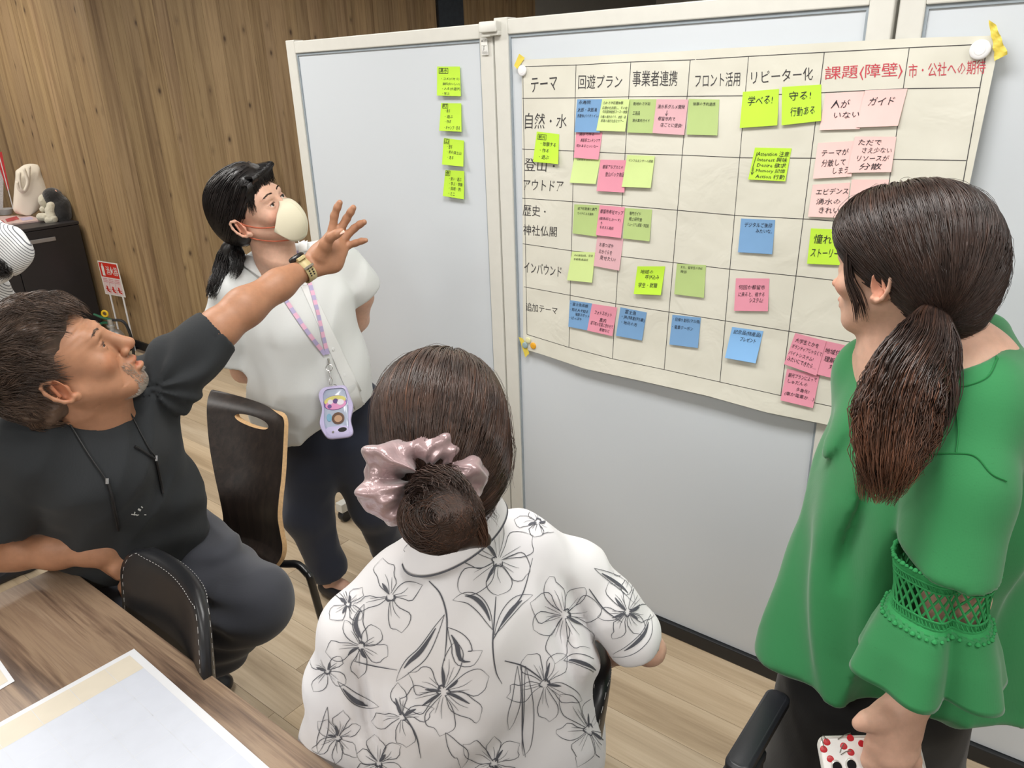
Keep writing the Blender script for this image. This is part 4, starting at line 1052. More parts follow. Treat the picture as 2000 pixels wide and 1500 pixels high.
sk += [rcone(neck_top, Q(190, 815, 1.57), 0.055, 0.066, 0.025), rcone(hm.p(0.0, .03, -.09), Q(215, 805, 1.56), .026, .045, .03)]
sk += CH([(60, 880, 1.50, 42), (190, 850, 1.60, 60), (325, 760, 1.68, 44)])
sk += CH([(195, 900, 1.62, 88), (235, 1010, 1.76, 80), (250, 1110, 1.88, 80)], 0.05)
# left arm (far side) raised
E1 = (425, 644, 1.72, 37)
sk += CH([(325, 745, 1.68, 46), E1, (478, 600, 1.76, 36), (545, 556, 1.82, 28), (598, 523, 1.87, 20)], 0.025)
# palm
hd_ = 1.89
sk += CH([(602, 521, 1.875, 20), (628, 502, 1.885, 26), (648, 478, 1.89, 24)], 0.012, sq=(cv(.1, .1, 1), 0.62))
sk += CH([(612, 528, 1.88, 14), (650, 512, 1.895, 19), (665, 490, 1.90, 15)], 0.012, sq=(cv(.1, .1, 1), 0.7))
sk += CH([(640, 478, 1.885, 14), (652, 452, 1.89, 9.5)], 0.008)
fing = [
 [(648, 462, 1.886, 9.0), (649.5, 447, 1.885, 8.2), (653, 422, 1.875, 7.6), (659, 405, 1.865, 7.0), (663.5, 396, 1.86, 6.0)],
 [(658, 465, 1.892, 9.0), (664, 450, 1.892, 8.4), (677, 427, 1.885, 7.6), (685, 414, 1.875, 7.0), (690, 406, 1.87, 6.2)],
 [(664, 478, 1.897, 8.6), (674, 464, 1.90, 8.0), (692, 446, 1.895, 7.2), (703, 438, 1.888, 6.8), (711, 434, 1.882, 5.8)],
 [(664, 492, 1.90, 8.0), (677, 481, 1.905, 7.2), (695, 474.5, 1.90, 6.4), (706, 471, 1.895, 6.0), (714, 469.5, 1.89, 5.0)]]
for fg in fing: sk += CH(fg, 0.005)
sk += CH([(626, 500, 1.868, 15), (636, 478, 1.85, 11), (646, 463, 1.835, 8.4), (657, 457, 1.83, 7.6), (667, 451.5, 1.83, 6.2)], 0.009)
# right arm resting on the table
sk += CH([(50, 880, 1.50, 38), (-2, 1000, 1.56, 38), (-42, 1072, 1.61, 42), (30, 1072, 1.64, 38), (110, 1073, 1.635, 34), (180, 1073, 1.63, 28), (205, 1076, 1.635, 26)], 0.03)
sk += CH([(205, 1078, 1.64, 27), (228, 1095, 1.66, 26), (238, 1112, 1.68, 22)], 0.015)
for i in range(4):
    a = (238 + 4 * i, 1100 + 9 * i); sk += CH([(a[0] - 8, a[1] - 4, 1.67, 9), (a[0] + 8, a[1] + 16, 1.69, 8.5), (a[0] + 6, a[1] + 34, 1.70, 7.5), (a[0] - 2, a[1] + 46, 1.70, 6.5)], 0.006)
sk += CH([(216, 1090, 1.64, 13), (226, 1112, 1.635, 10), (234, 1126, 1.64, 8)], 0.01)
# legs
LEGS = [[(290, 1100, 1.93, 66), (400, 1120, 1.90, 64), (495, 1185, 1.84, 52), (410, 1255, 1.97, 42), (330, 1330, 2.12, 38), (290, 1400, 2.28, 26)],
        [(215, 1130, 1.88, 62), (235, 1190, 1.78, 60), (270, 1262, 1.72, 50), (262, 1350, 1.93, 42), (250, 1420, 2.12, 28)]]
for L_ in LEGS: sk += CH(L_, 0.04)
stub = []
rs2 = np.random.RandomState(8)
spots = face_tints(hm, (1.0, 0.68, 0.66), (0.80, 0.76, 0.74), (1.04, 0.93, 0.88), browy=0.031)
for q in range(10):
    spots.append((hm.p(rs2.uniform(.03, .07), rs2.uniform(.04, .08), rs2.uniform(-.05, .01)), np.array([1, 1, 1]) * rs2.uniform(.0012, .0022), (0.62, 0.5, 0.45), None))
for s in (-1, 1): spots += [(hm.p(s * .016, .10, -.047), np.array([.014, .014, .007]), (0.86, .80, .78), hm.A)]
spots.append((hm.p(0, .085, -.088), np.array([.026, .03, .02]), (0.88, .83, .82), hm.A))
def man_post(P):
    q = (P - hm.c) @ hm.A.T / hm.H
    w = ((np.abs(q[:, 0]) < .09) & (np.abs(q[:, 2]) < .13) & (q[:, 1] > 0))
    d = np.zeros(len(P))
    if w.any():
        z = q[w]
        d[w] = 0.0012 * np.exp(-((z[:, 2] - 0.055) / .03) ** 2) * np.sin(z[:, 2] * 520) * np.exp(-(z[:, 0] / .05) ** 2)     # brow lines
        d[w] += 0.0016 * np.exp(-(((z[:, 0] ** 2) ** .5 - 0.030 - (-z[:, 2] - .03) * .35) / .004) ** 2) * ((z[:, 2] < -.028) & (z[:, 2] > -.075))  # nasolabial fold
    return d
body = sdf_mesh('body', sk, M_skin_m, man, 0.007, [(hm.c, 0.15, 0.0022), (Q(655, 465, 1.88), 0.14, 0.0028)], man_post, colfn=tint_fn((1, 1, 1), spots))
add_eyes(hm, man, M_iris, (0.1, 1, 0.15))
brows_lashes(hm, hp, man, M_hair_m, 1.0)
# nail on the thumb
nail(Q(667, 452, 1.823), cv(-.15, -.45, -.9), (Q(667, 451.5, 1.83) - Q(657, 457, 1.83)), 0.0052, 0.0065, man)
# ---- t-shirt
ts = CH([(48, 872, 1.50, 60), (110, 838, 1.55, 62), (200, 838, 1.62, 76), (330, 735, 1.68, 62)], 0.05)
ts += CH([(185, 905, 1.60, 118), (225, 1000, 1.74, 108), (245, 1090, 1.86, 108)], 0.06)
ts += CH([(285, 860, 1.68, 56), (305, 960, 1.76, 72), (318, 1025, 1.84, 82)], 0.05)
ts += CH([(115, 920, 1.60, 60), (140, 1040, 1.80, 72)], 0.05)
ts += CH([(320, 742, 1.68, 62), (378, 685, 1.70, 54), (440, 634, 1.73, 47)], 0.03)
ts += CH([(50, 880, 1.50, 60), (10, 965, 1.54, 58), (-14, 1030, 1.58, 60)], 0.03)
cut1 = nrm(Q(445, 632, 1.735) - Q(378, 688, 1.70)); cut2 = nrm(Q(-12, 1035, 1.57) - Q(18, 950, 1.53))
Pc1 = Q(424, 645, 1.725); Pc2 = Q(0, 1022, 1.57)
ts += CH([(190, 770, 1.55, 46), (195, 808, 1.57, 60)], 0.01, op='s')
ts += [rcone(Pc1 - cut1 * 0.03, Pc1 + cut1 * .1, 0.044, 0.052, 0.004, 's'), rcone(Pc2 - cut2 * .05, Pc2 + cut2 * .1, 0.044, .05, .004, 's')]
def limit(p, n, r):      # trims only near p
    p = np.asarray(p, float); n = nrm(n)
    def fn(P):
        q = P - p; a = -(q @ n); b = np.sqrt(np.maximum((q * q).sum(1) - (q @ n) ** 2, 0)) - r
        return np.maximum(a, b)
    return Prim(fn, 0.004, 's', p, r)
ts += [limit(Pc1, cut1, 0.11), limit(Pc2, cut2, 0.12)]
fa = folds(np.stack([cv(9, 0, 4), cv(0, 5, 0), cv(0, 3, 9)]), 0.010)
dirS = nrm(Q(440, 634, 1.73) - Q(190, 850, 1.6))
def tee_post(P):
    a = fa(P)
    q = P - Q(335, 760, 1.68); r = np.sqrt((q * q).sum(1)); t = np.arctan2(q @ cv(0, 1, 0), q @ cv(1, 0, 0))
    a += 0.006 * np.sin(t * 9 + r * 20) * np.exp(-((r - 0.10) / 0.07) ** 2)          # creases radiating from the armpit
    q2 = P - Q(200, 780, 1.55); r2 = np.sqrt((q2 * q2).sum(1)); a -= 0.003 * np.exp(-((r2 - 0.078) / 0.006) ** 2)
    q3 = P - Q(260, 1050, 1.8); a += 0.004 * np.sin((q3 @ cv(.35, 1, 0)) * 70 + 2 * np.sin((q3 @ cv(1, 0, 0)) * 15)) * np.exp(-((q3 @ cv(0, 1, 0)) / 0.12) ** 2)
    return a
tee = sdf_mesh('t_shirt', ts, M_tee, man, 0.0055, (), tee_post, margin=.015, smooth_it=2)
# ---- trousers
tr = CH([(290, 1100, 1.93, 84), (400, 1118, 1.90, 82), (497, 1180, 1.84, 70), (420, 1250, 1.96, 58), (340, 1320, 2.10, 52), (296, 1380, 2.24, 46)], 0.04)
tr += CH([(215, 1130, 1.88, 84), (238, 1190, 1.78, 78), (272, 1262, 1.72, 66), (264, 1340, 1.90, 56), (252, 1400, 2.08, 48)], 0.04)
tr += CH([(240, 1100, 1.92, 100), (330, 1075, 1.95, 92), (345, 1060, 1.93, 80)], 0.05)
ft = folds(np.stack([cv(10, 2, 0), cv(-3, 5, 0), cv(0, 0, 7)]), 0.008)
def tr_post(P):
    q = P - Q(430, 1140, 1.84); return ft(P) + 0.007 * np.sin((q @ cv(-.25, 1, .3)) * 85 + 1.5 * np.sin((q @ cv(1, 0, 0)) * 14)) * np.exp(-((q @ cv(1, .2, 0)) / 0.09) ** 2)
sdf_mesh('trousers', tr, M_pant, man, 0.0065, (), tr_post, margin=.015, smooth_it=1)
M_shoe = plain('black_leather', srgb(24, 24, 27), 0.35, 0.1)
def shoe(a, d, parent, L=0.25, w=0.045, hgt=0.055, mat=M_shoe, name='shoe', z0=0.0):
    a = np.array([a[0], a[1], z0]); d = nrm(np.array([d[0], d[1], 0])); s = np.cross(d, Z)
    pr = [rcone(a + Z * (w * .8), a + d * L * .35 + Z * (w * .72), w * .82, w * .75, .02), rcone(a + d * L * .35 + Z * w * .6, a + d * L * .8 + Z * w * .5, w * .95, w * .72, .02), ell(a + d * L * .8 + Z * w * .45, (L * .2, w * .95, w * .62), np.stack([d, s, Z]), .02), rcone(a + Z * w, a + Z * (w + hgt), w * .75, w * .72, .02), halfspace(a + Z * 0.004, -Z)]
    return sdf_mesh(name, pr, mat, parent, 0.005)
shoe(Q(290, 1400, 2.28), cv(.5, 0, .2), man); shoe(Q(250, 1420, 2.12) , cv(.5, 0, .2), man)
# ---- hair
hr_ = [hm.e((0, -0.020, 0.052), (0.083, 0.100, 0.088), 0.02), hm.e((0, -0.055, 0.0), (0.074, 0.066, 0.075), 0.03), hm.e((0, 0.035, 0.094), (0.056, 0.045, 0.030), 0.03), hm.e((0, -0.02, 0.10), (0.075, 0.09, 0.05), 0.03)]
hr_ += [hm.e((0, 0.112, 0.030), (0.12, 0.058, 0.056), 0.012, 's'), hm.e((s_ := 0.085, 0.055, -0.01), (0.05, 0.052, 0.062), 0.012, 's'), hm.e((-0.085, 0.055, -0.01), (0.05, 0.052, 0.062), 0.012, 's'), hm.e((0.088, -0.004, -0.012), (0.035, 0.026, 0.042), 0.008, 's'), hm.e((-0.088, -0.004, -0.012), (0.035, 0.026, 0.042), 0.008, 's'), hm.e((0, -0.05, -0.10), (0.1, 0.1, 0.045), 0.01, 's')]
def grey(P):
    q = (P - hm.c) @ hm.A.T / hm.H
    w = np.clip((0.035 - q[:, 2]) / 0.05, 0, 1)[:, None]; w = w * np.clip((np.abs(q[:, :1]) - .035) / .03, 0, 1)
    return (1 - w) * np.array([1, 1, 1.0]) + w * np.array([1.75, 1.7, 1.6])
hbase = sdf_mesh('hair', hr_, M_hair_m, man, 0.0035, (), lambda P: 0.0035 * vnoise(P * 55) + 0.002 * vnoise(P * 140), colfn=grey)
def short_hair(h, prims, n, Lr, mat, parent, comb, lift, seed, tfn=None, wid=0.0007, keep=None, jit=.4):
    R_ = np.random.RandomState(seed); d = R_.randn(n * 2, 3); d /= np.linalg.norm(d, axis=1)[:, None]
    q = d @ h.A.T
    if keep is not None: d = d[keep(q)]
    d = d[:n]
    c0 = h.p(0, -0.02, 0.035); r = surf_dir(prims, c0, d, 0.22)
    root = c0 + d * (r - 0.006)[:, None]
    c1 = h.p(0, -.02, .03); nn = root - c1; nn /= np.linalg.norm(nn, axis=1)[:, None]
    cd = comb(root, nn); cd = cd - nn * (cd * nn).sum(1)[:, None]; cd /= np.linalg.norm(cd, axis=1)[:, None] + 1e-9
    cl = vnoise(root * 60)[:, None]; cl2 = vnoise(root * 45 + 9)[:, None]
    side = np.cross(nn, cd)
    K = 7; tt = np.linspace(0, 1, K)[None, :, None]
    L = (Lr[0] + (Lr[1] - Lr[0]) * R_.rand(len(d)))[:, None, None]
    dirv = cd + side * (cl * 0.9 + jit * R_.randn(len(d), 1)); dirv /= np.linalg.norm(dirv, axis=1)[:, None]
    lf = (lift * (0.6 + 0.8 * cl2))[:, None, :]
    pts = root[:, None, :] + dirv[:, None, :] * (L * tt) + nn[:, None, :] * (L * lf * (tt * (1.15 - tt)) * 1.6 + 0.006) - nn[:, None, :] * (L * L * tt * tt * 2.2)
    return pts
def comb_m(root, nn):
    q = (root - hm.c) @ hm.A.T
    f = np.tile(hm.d(0, .9, -.25), (len(root), 1)); dn = np.tile(hm.d(0, -.35, -1), (len(root), 1))
    w = np.clip((0.05 - q[:, 2]) / 0.06, 0, 1)[:, None]
    return f * (1 - w) + dn * w
keepm = lambda q: (q[:, 2] > -0.75) & ~((q[:, 1] > 0.25) & (q[:, 2] < 0.42)) & ~((np.abs(q[:, 0]) > .55) & (q[:, 1] > -.25) & (q[:, 2] < -.12))
pts = short_hair(hm, hr_[:4], 12000, (0.022, 0.048), M_hair_m, man, comb_m, 0.42, 4, keep=keepm, jit=.2)
tin = grey(pts[:, 0]) * np.random.RandomState(1).uniform(0.75, 1.7, (len(pts), 1)) * np.where(np.random.RandomState(2).rand(len(pts), 1) < .12, 1.6, 1.0)
hair_object('hair_strands', [pts], M_hair_m, hbase, 0.00055, [tin.repeat(pts.shape[1] * 3, 0)])
# grey stubble on chin and lip
rs3 = np.random.RandomState(12); n = 6000
dd = np.stack([rs3.uniform(-.8, .8, n), rs3.uniform(0.0, 1, n), rs3.uniform(-1.3, .1, n)], 1)
dd /= np.linalg.norm(dd, axis=1)[:, None]; wd = dd @ hm.A; c0 = hm.p(0, .03, -.03); rr = surf_dir(hp, c0, wd, .16)
root = c0 + wd * (rr - .0006)[:, None]; ql = (root - hm.c) @ hm.A.T / hm.H
keep = (ql[:, 1] > .045) & (((ql[:, 2] < -.076) & (ql[:, 2] > -.108) & (np.abs(ql[:, 0]) < .036)) | ((np.abs(ql[:, 0]) < .030) & (ql[:, 2] < -.042) & (ql[:, 2] > -.0505)) | ((np.abs(ql[:, 0]) < .034) & (np.abs(ql[:, 0]) > .022) & (ql[:, 2] < -.045) & (ql[:, 2] > -.09)))
root = root[keep]; wd = wd[keep]
tt = np.linspace(0, 1, 3)[None, :, None]; pt = root[:, None] + (wd * .55 + hm.d(0, .1, -1))[:, None] * 0.0042 * tt
M_stub = plain('grey_stubble', srgb(178, 168, 156), 0.6)
M_stub2 = hair_mat('stubble', srgb(150, 138, 126), srgb(205, 198, 188))
hair_object('stubble', [pt], M_stub2, man, 0.00028)
# cord hanging round the neck, lying on the shirt
def bvh_of(o):
    me = o.data; n = len(me.vertices); co = np.empty(n * 3); me.vertices.foreach_get('co', co); co = co.reshape(-1, 3)
    return BVHTree.FromPolygons([Vector(c) for c in co], [tuple(p.vertices) for p in me.polygons])
def hit(bv, x, y, off=0.001):
    r = ray(x, y); r = r / np.linalg.norm(r)
    h_ = bv.ray_cast(Vector(O), Vector(r))
    if h_[0] is None: return None, None
    nn = np.array(h_[1]);
    if nn @ r > 0: nn = -nn
    return np.array(h_[0]) + nn * off, nn
bt = bvh_of(tee)
def on_cloth(bv, pts, n, off):
    out = []; nn = []
    for x, y in spline([(a, b, 0) for a, b in pts], n)[:, :2]:
        p, q = hit(bv, x, y, off)
        if p is not None: out.append(p); nn.append(q)
    return out, nn
M_cord = plain('black_cord', srgb(20, 20, 22), 0.5)
cord = tag(empty('neck_cord', Q(220, 900, 1.6), 'thin black neck cord hanging on the black t-shirt of the seated man', 'cord'))
for seg, r_ in (([(118, 795), (140, 835), (175, 890), (207, 936)], 0.0016), ([(236, 782), (262, 825), (285, 868), (300, 893)], 0.0016), ([(208, 936), (215, 955), (222, 990), (231, 1033)], 0.0032), ([(300, 893), (306, 920), (312, 945), (316, 963)], 0.0032), ([(261, 872), (280, 882), (300, 896)], 0.0026)):
    p_, _n = on_cloth(bt, seg, 16, 0.004)
    if len(p_) > 2: MB().tube(p_, r_, 6).build('cord_strand', M_cord, cord)
M_metal = plain('steel', srgb(190, 190, 192), 0.25, 0.03, metal=1.0)
for x, y in ((209, 938), (300, 894)):
    p_, n_ = hit(bt, x, y, 0.005)
    if p_ is not None: MB().tube([p_ - cv(0, 1, 0) * .005, p_ + cv(0, 1, 0) * .006], 0.0035, 8).build('clasp', M_metal, cord)
M_prt = plain('white_print', srgb(200, 200, 196), 0.7)
pr_ = MB()
for x0, y0, w, hh, a in ((256, 1003, 12, 2, .1), (262, 999, 2, 7, .2), (270, 992, 6, 4, 0.5), (281, 1004, 4, 2, 0), (266, 1006, 5, 1.5, -.4), (276, 988, 4, 2.5, .8)):
    p_ = [hit(bt, x0 + dx * w * math.cos(a) - dy * hh * math.sin(a), y0 + dx * w * math.sin(a) + dy * hh * math.cos(a), 0.0012)[0] for dx, dy in ((0, 0), (1, 0), (1, 1), (0, 1))]
    if all(q is not None for q in p_): pr_.add(p_, [(0, 3, 2, 1)])
pr_.build('shirt_print', M_prt, tee, smooth=False)
# ---- wristwatch
M_strap = plain('beige_resin', srgb(196, 180, 132), 0.5, 0.05); M_wblack = plain('watch_black', srgb(28, 28, 30), 0.3, 0.1)
watch = empty('wristwatch', Q(598, 525, 1.87), 'chunky wristwatch with a beige strap on the raised arm of the seated man', 'watch')
wc = Q(594, 526, 1.865); wax = nrm(Q(610, 514, 1.88) - Q(560, 548, 1.84)); wx = nrm(np.cross(wax, cv(0, 0, 1))); wy = np.cross(wax, wx)
N_ = 40; vs = []; r0 = px(22.5, 1.87)
for k in range(N_):
    t = 2 * math.pi * k / N_; e = r0 * (1 + .10 * math.cos(2 * t))
    for a, rr_ in ((-.0115, 0), (-.0115, .0035), (.0115, .0035), (.0115, 0)): vs.append(wc + wax * a + (wx * math.cos(t) + wy * math.sin(t)) * (e + rr_))
fs = [(k * 4 + j, k * 4 + (j + 1) % 4, ((k + 1) % N_) * 4 + (j + 1) % 4, ((k + 1) % N_) * 4 + j) for k in range(N_) for j in range(4)]
stp = mesh_obj('strap', vs, fs, M_strap, watch, True)
upd = nrm(-cv(-.55, -.70, -.35) * -1); upd = nrm(cv(-.45, -.80, -.35)); upd = nrm(upd - wax * (upd @ wax)); sd_ = np.cross(wax, upd)
case = MB(); cc_ = wc + upd * (r0 + .004)
case.lathe(cc_ - upd * .004, upd, [(.019, 0), (.021, .002), (.021, .007), (.018, .010), (.016, .0105), (.0155, .009), (.0001, .009)], 12); case.build('watch_case', M_wblack, watch)
for s in (-1, 1):
    b_ = MB(); b_.box(cc_ + sd_ * s * .021 * 0 + (upd * -.004) + sd_ * s * .020, wax, sd_, upd, (.011, .006, .004)); b_.build('lug', M_strap, watch, bevel=.001)
# strap holes on the near side
tow = cv(0.25, .2, -1); tow = nrm(tow - wax * (tow @ wax)); hz = MB()
for i in range(4):
    for s in (-1, 1):
        ang = -0.15 + i * 0.2 + .25
        dd_ = nrm(tow * math.cos(ang) + np.cross(wax, tow) * math.sin(ang) * (1 if (np.cross(wax, tow) @ cv(0, 1, 0)) > 0 else -1))
        k_ = MB(); k_.box(wc + dd_ * (r0 * 1.04 + .0036) + wax * s * .0045, wax, np.cross(wax, dd_), dd_, (.0022, .0016, .0006)); k_.build('strap_hole', M_wblack, stp)
bk = MB(); dd_ = nrm(tow); bk.box(wc + dd_ * (r0 * 1.06 + .004), wax, np.cross(wax, dd_), dd_, (.0135, .003, .0012)); bk.build('strap_loop', plain('grey_resin', srgb(120, 112, 98), .5), watch, bevel=.0008)
# ================================================================== WOMAN IN WHITE SHIRT WITH MASK
M_shirt = weave('white_shirt', srgb(216, 219, 219)[:3], 1200, 0.8, 0.1, 0.02, 0.15)
M_navy = weave('navy_trousers', srgb(27, 33, 50)[:3], 1400, 0.85, 0.2, 0.08, 0.1)
M_hair_b = hair_mat('hair_black', srgb(18, 16, 17), srgb(34, 30, 30), 0.32)
wom = empty('person', at_z(700, 1130, 0.0), 'standing woman in a white short-sleeved shirt and a cream face mask', 'person')
hw = Head(Q(500, 417, 2.15), cv(.85, -.28, -.44), cv(-.30, -.80, -.52), 1.0)
hpw = head_prims(hw, nose=0.85, jaw=0.98, eyeopen=1.15, brow=0.85)
ws = list(hpw)
ws += [rcone(hw.p(0, -0.02, -0.07), Q(538, 520, 2.25), 0.050, 0.054, 0.02), rcone(hw.p(0, .03, -.09), Q(548, 505, 2.2), .03, .05, .02)]
ws += CH([(455, 565, 2.26, 26), (540, 528, 2.28, 34), (648, 512, 2.38, 26)])
ws += CH([(560, 600, 2.34, 62), (580, 720, 2.47, 54), (640, 840, 2.58, 46)], .05)
ws += CH([(452, 570, 2.26, 28), (447, 668, 2.34, 25), (476, 724, 2.45, 22), (545, 745, 2.56, 17)], .02)
ws += CH([(655, 512, 2.38, 26), (706, 580, 2.46, 22), (700, 625, 2.54, 19), (650, 700, 2.62, 15)], .02)
ws += CH([(585, 760, 2.58, 12), (600, 765, 2.6, 12)], .02)
WL = [[(612, 865, 2.54, 52), (602, 1000, 2.62, 38), (636, 1105, 2.71, 22), (650, 1143, 2.74, 16)], [(680, 860, 2.58, 50), (728, 990, 2.72, 34), (760, 1078, 2.90, 20), (775, 1100, 2.94, 16)]]
for L_ in WL: ws += CH(L_, .03)
ws += CH([(650, 1143, 2.74, 15), (668, 1148, 2.72, 14), (690, 1158, 2.71, 10)], .02)
ws += CH([(775, 1098, 2.94, 15), (800, 1108, 2.92, 12)], .02)
tw = face_tints(hw, brow=(0.85, 0.8, 0.78), blush=(1.02, 0.90, 0.87))
sdf_mesh('body', ws, M_skin_f, wom, 0.0085, [(hw.c, 0.145, 0.0028)], None, colfn=tint_fn((1, 1, 1), tw))
add_eyes(hw, wom, M_iris, (-.10, 1, .16)); brows_lashes(hw, hpw, wom, M_hair_b, 1.1)
# shirt
sh = CH([(452, 562, 2.26, 40), (540, 530, 2.30, 46), (650, 506, 2.38, 38)], .04)
sh += CH([(520, 610, 2.34, 64), (540, 740, 2.44, 62), (570, 850, 2.52, 62)], .06)
sh += CH([(622, 590, 2.36, 66), (650, 720, 2.44, 62), (680, 800, 2.50, 58)], .06)
sh += CH([(585, 650, 2.33, 80), (605, 760, 2.42, 86), (620, 850, 2.50, 86)], .06)
sh += CH([(452, 566, 2.26, 42), (446, 640, 2.31, 42), (447, 715, 2.38, 44)], .025)
sh += CH([(655, 506, 2.38, 38), (702, 556, 2.44, 38), (722, 590, 2.48, 36)], .025)
s1 = nrm(Q(452, 690, 2.36) - Q(449, 610, 2.29)); s2 = nrm(Q(722, 585, 2.48) - Q(672, 520, 2.40))
sh += [limit(Q(450, 700, 2.36), nrm(s1 + cv(-.35, 0, 0)), .10), limit(Q(712, 578, 2.46), s2, .085)]
sh += [rcone(Q(450, 700, 2.36) - s1 * .03, Q(450, 700, 2.36) + s1 * .05, .043, .05, .003, 's'), rcone(Q(712, 578, 2.46) - s2 * .03, Q(712, 578, 2.46) + s2 * .05, .036, .042, .003, 's')]
sh += [halfspace(Q(650, 822, 2.42), cv(.46, .86, .22), .004)]
sh += CH([(532, 470, 2.20, 26), (546, 510, 2.20, 38), (556, 538, 2.14, 26)], .008, op='s')
fw = folds(np.stack([cv(12, 1, 0), cv(-1, 3.5, 0), cv(0, 2, 9)]), 0.009)
def sh_post(P):
    q = P - Q(600, 700, 2.40); x = q @ cv(1, .25, 0); y = q @ cv(-.2, 1, 0)
    return fw(P) + 0.0035 * np.sin(x * 60 + 6 * y) * np.clip((y + .1) / .3, 0, 1)
shirt = sdf_mesh('shirt', sh, M_shirt, wom, 0.006, (), sh_post, margin=.015, smooth_it=2)
bs = bvh_of(shirt)
# collar wings, placket, buttons lying on the shirt
M_shirt2 = weave('white_shirt_trim', srgb(226, 228, 228)[:3], 1200, 0.8, 0.1, 0.02, 0.1)
def patch(bv, poly, name, mat, parent, off=0.004, n=10, thick=0.0015):
    """quad patch given by photo corners, laid on the surface"""
    vs = []; 
    for j in range(n + 1):
        for i in range(n + 1):
            p = quad_pt([(a, b) for a, b in poly], i / n, j / n); h_, _q = hit(bv, p[0], p[1], off)
            vs.append(h_ if h_ is not None else None)
    bad = [k for k, v in enumerate(vs) if v is None]
    fs = [(j * (n + 1) + i, (j + 1) * (n + 1) + i, (j + 1) * (n + 1) + i + 1, j * (n + 1) + i + 1) for j in range(n) for i in range(n)]
    fs = [f for f in fs if not any(k in bad for k in f)]
    vs = [v if v is not None else np.zeros(3) for v in vs]
    if bad:
        good = [v for k, v in enumerate(vs) if k not in bad]
        if not good: return None
        for k in bad: vs[k] = good[0]
    o = mesh_obj(name, vs, fs, mat, parent, True)
    m = o.modifiers.new('t', 'SOLIDIFY'); m.thickness = thick; m.offset = 0
    return o
patch(bs, [(473, 497), (500, 506), (514, 545), (478, 522)], 'collar', M_shirt2, shirt, 0.006, thick=.003)
patch(bs, [(583, 470), (602, 462), (600, 492), (582, 498)], 'collar', M_shirt2, shirt, 0.006, thick=.003)
patch(bs, [(588, 560), (606, 556), (716, 786), (692, 800)], 'placket', M_shirt2, shirt, 0.002, thick=.001)
patch(bs, [(596, 496), (612, 493), (622, 536), (604, 540)], 'pocket_flap', M_shirt2, shirt, 0.002)
for x, y in ((596, 555), (650, 682), (672, 733)):
    p_, n_ = hit(bs, x, y, 0.002)
    if p_ is not None: MB().lathe(p_, n_, [(.0055, 0), (.0058, .001), (.004, .0018), (.0001, .0014)], 16).build('button', M_shirt2, shirt)
# trousers
wt = CH([(600, 820, 2.53, 66), (690, 790, 2.55, 56)], .04)
wt += CH([(612, 865, 2.54, 62), (601, 1000, 2.62, 46), (640, 1105, 2.71, 33), (647, 1122, 2.72, 31)], .035)
wt += CH([(682, 860, 2.58, 60), (730, 990, 2.72, 42), (758, 1068, 2.88, 31), (762, 1078, 2.90, 30)], .035)
a1 = nrm(Q(647, 1125, 2.72) - Q(605, 1010, 2.62)); a2 = nrm(Q(764, 1082, 2.9) - Q(732, 1000, 2.73))
wt += [limit(Q(647, 1120, 2.72), a1, .09), limit(Q(763, 1075, 2.9), a2, .08)]
fp = folds(np.stack([cv(8, 0, 0), cv(0, 7, 0), cv(0, 0, 8)]), 0.005)
sdf_mesh('trousers', wt, M_navy, wom, 0.0075, (), fp)
M_navyshoe = plain('dark_shoe', srgb(26, 28, 36), 0.45, 0.1)
def flat_shoe(p, d, parent, L=.23, w=.042):
    a = np.array([p[0], p[1], 0.0]); d = nrm(np.array([d[0], d[1], 0])); s = np.cross(d, Z)
    pr = [rcone(a + Z * .03, a + d * L * .5 + Z * .026, .034, .034, .02), rcone(a + d * L * .5 + Z * .026, a + d * L * .85 + Z * .022, .036, .028, .02), ell(a + d * L * .82 + Z * .022, (.045, w, .026), np.stack([d, s, Z]), .015), rcone(a + d * .02 + Z * .085, a + d * L * .52 + Z * .085, .032, .036, .008, 's'), halfspace(a + Z * .003, -Z)]
    return sdf_mesh('shoe', pr, M_navyshoe, parent, 0.004)
fa1 = at_z(640, 1148, 0.02); flat_shoe(fa1, at_z(705, 1182, 0.02) - fa1, wom)
fa2 = at_z(772, 1098, 0.02); flat_shoe(fa2, at_z(835, 1120, 0.02) - fa2, wom)
# mask
M_mask = weave('mask_cream', srgb(222, 216, 192)[:3], 2500, 0.9, 0.1, 0.015, 0.1); M_loop = plain('mask_loop', srgb(176, 92, 66), 0.8)
n_, m_ = 24, 18; mv = []
for j in range(m_ + 1):
    for i in range(n_ + 1):
        x = (i / n_ - .5) * 2; ax_ = abs(x)
        zt = 0.004 - 0.034 * ax_ ** 1.1 - 0.014 * ax_ ** 4; zb = -0.118 + 0.026 * ax_ ** 2.2 + 0.036 * ax_ ** 5
        if ax_ > .7: zt -= 0.010 * (ax_ - .7) / .3
        t = j / m_; z = zt + (zb - zt) * t
        y = 0.127 - 0.060 * ax_ ** 1.9 - 0.030 * abs((z + 0.052) / 0.060) ** 2.2 - .016 * max(0, (z + .03) / .035) ** 2 * (1 - ax_)
        mv.append(hw.p(x * 0.071, y + .003, z))
mf = [(j * (n_ + 1) + i, j * (n_ + 1) + i + 1, (j + 1) * (n_ + 1) + i + 1, (j + 1) * (n_ + 1) + i) for j in range(m_) for i in range(n_)]
mask = mesh_obj('face_mask', mv, mf, M_mask, wom, True); sm_ = mask.modifiers.new('t', 'SOLIDIFY'); sm_.thickness = 0.0015; sm_.offset = 0
MB().tube([mv[j * (n_ + 1) + n_ // 2] + hw.d(0, 1, 0) * .001 for j in range(m_ + 1)], .0006, 5).build('seam', M_mask, mask)
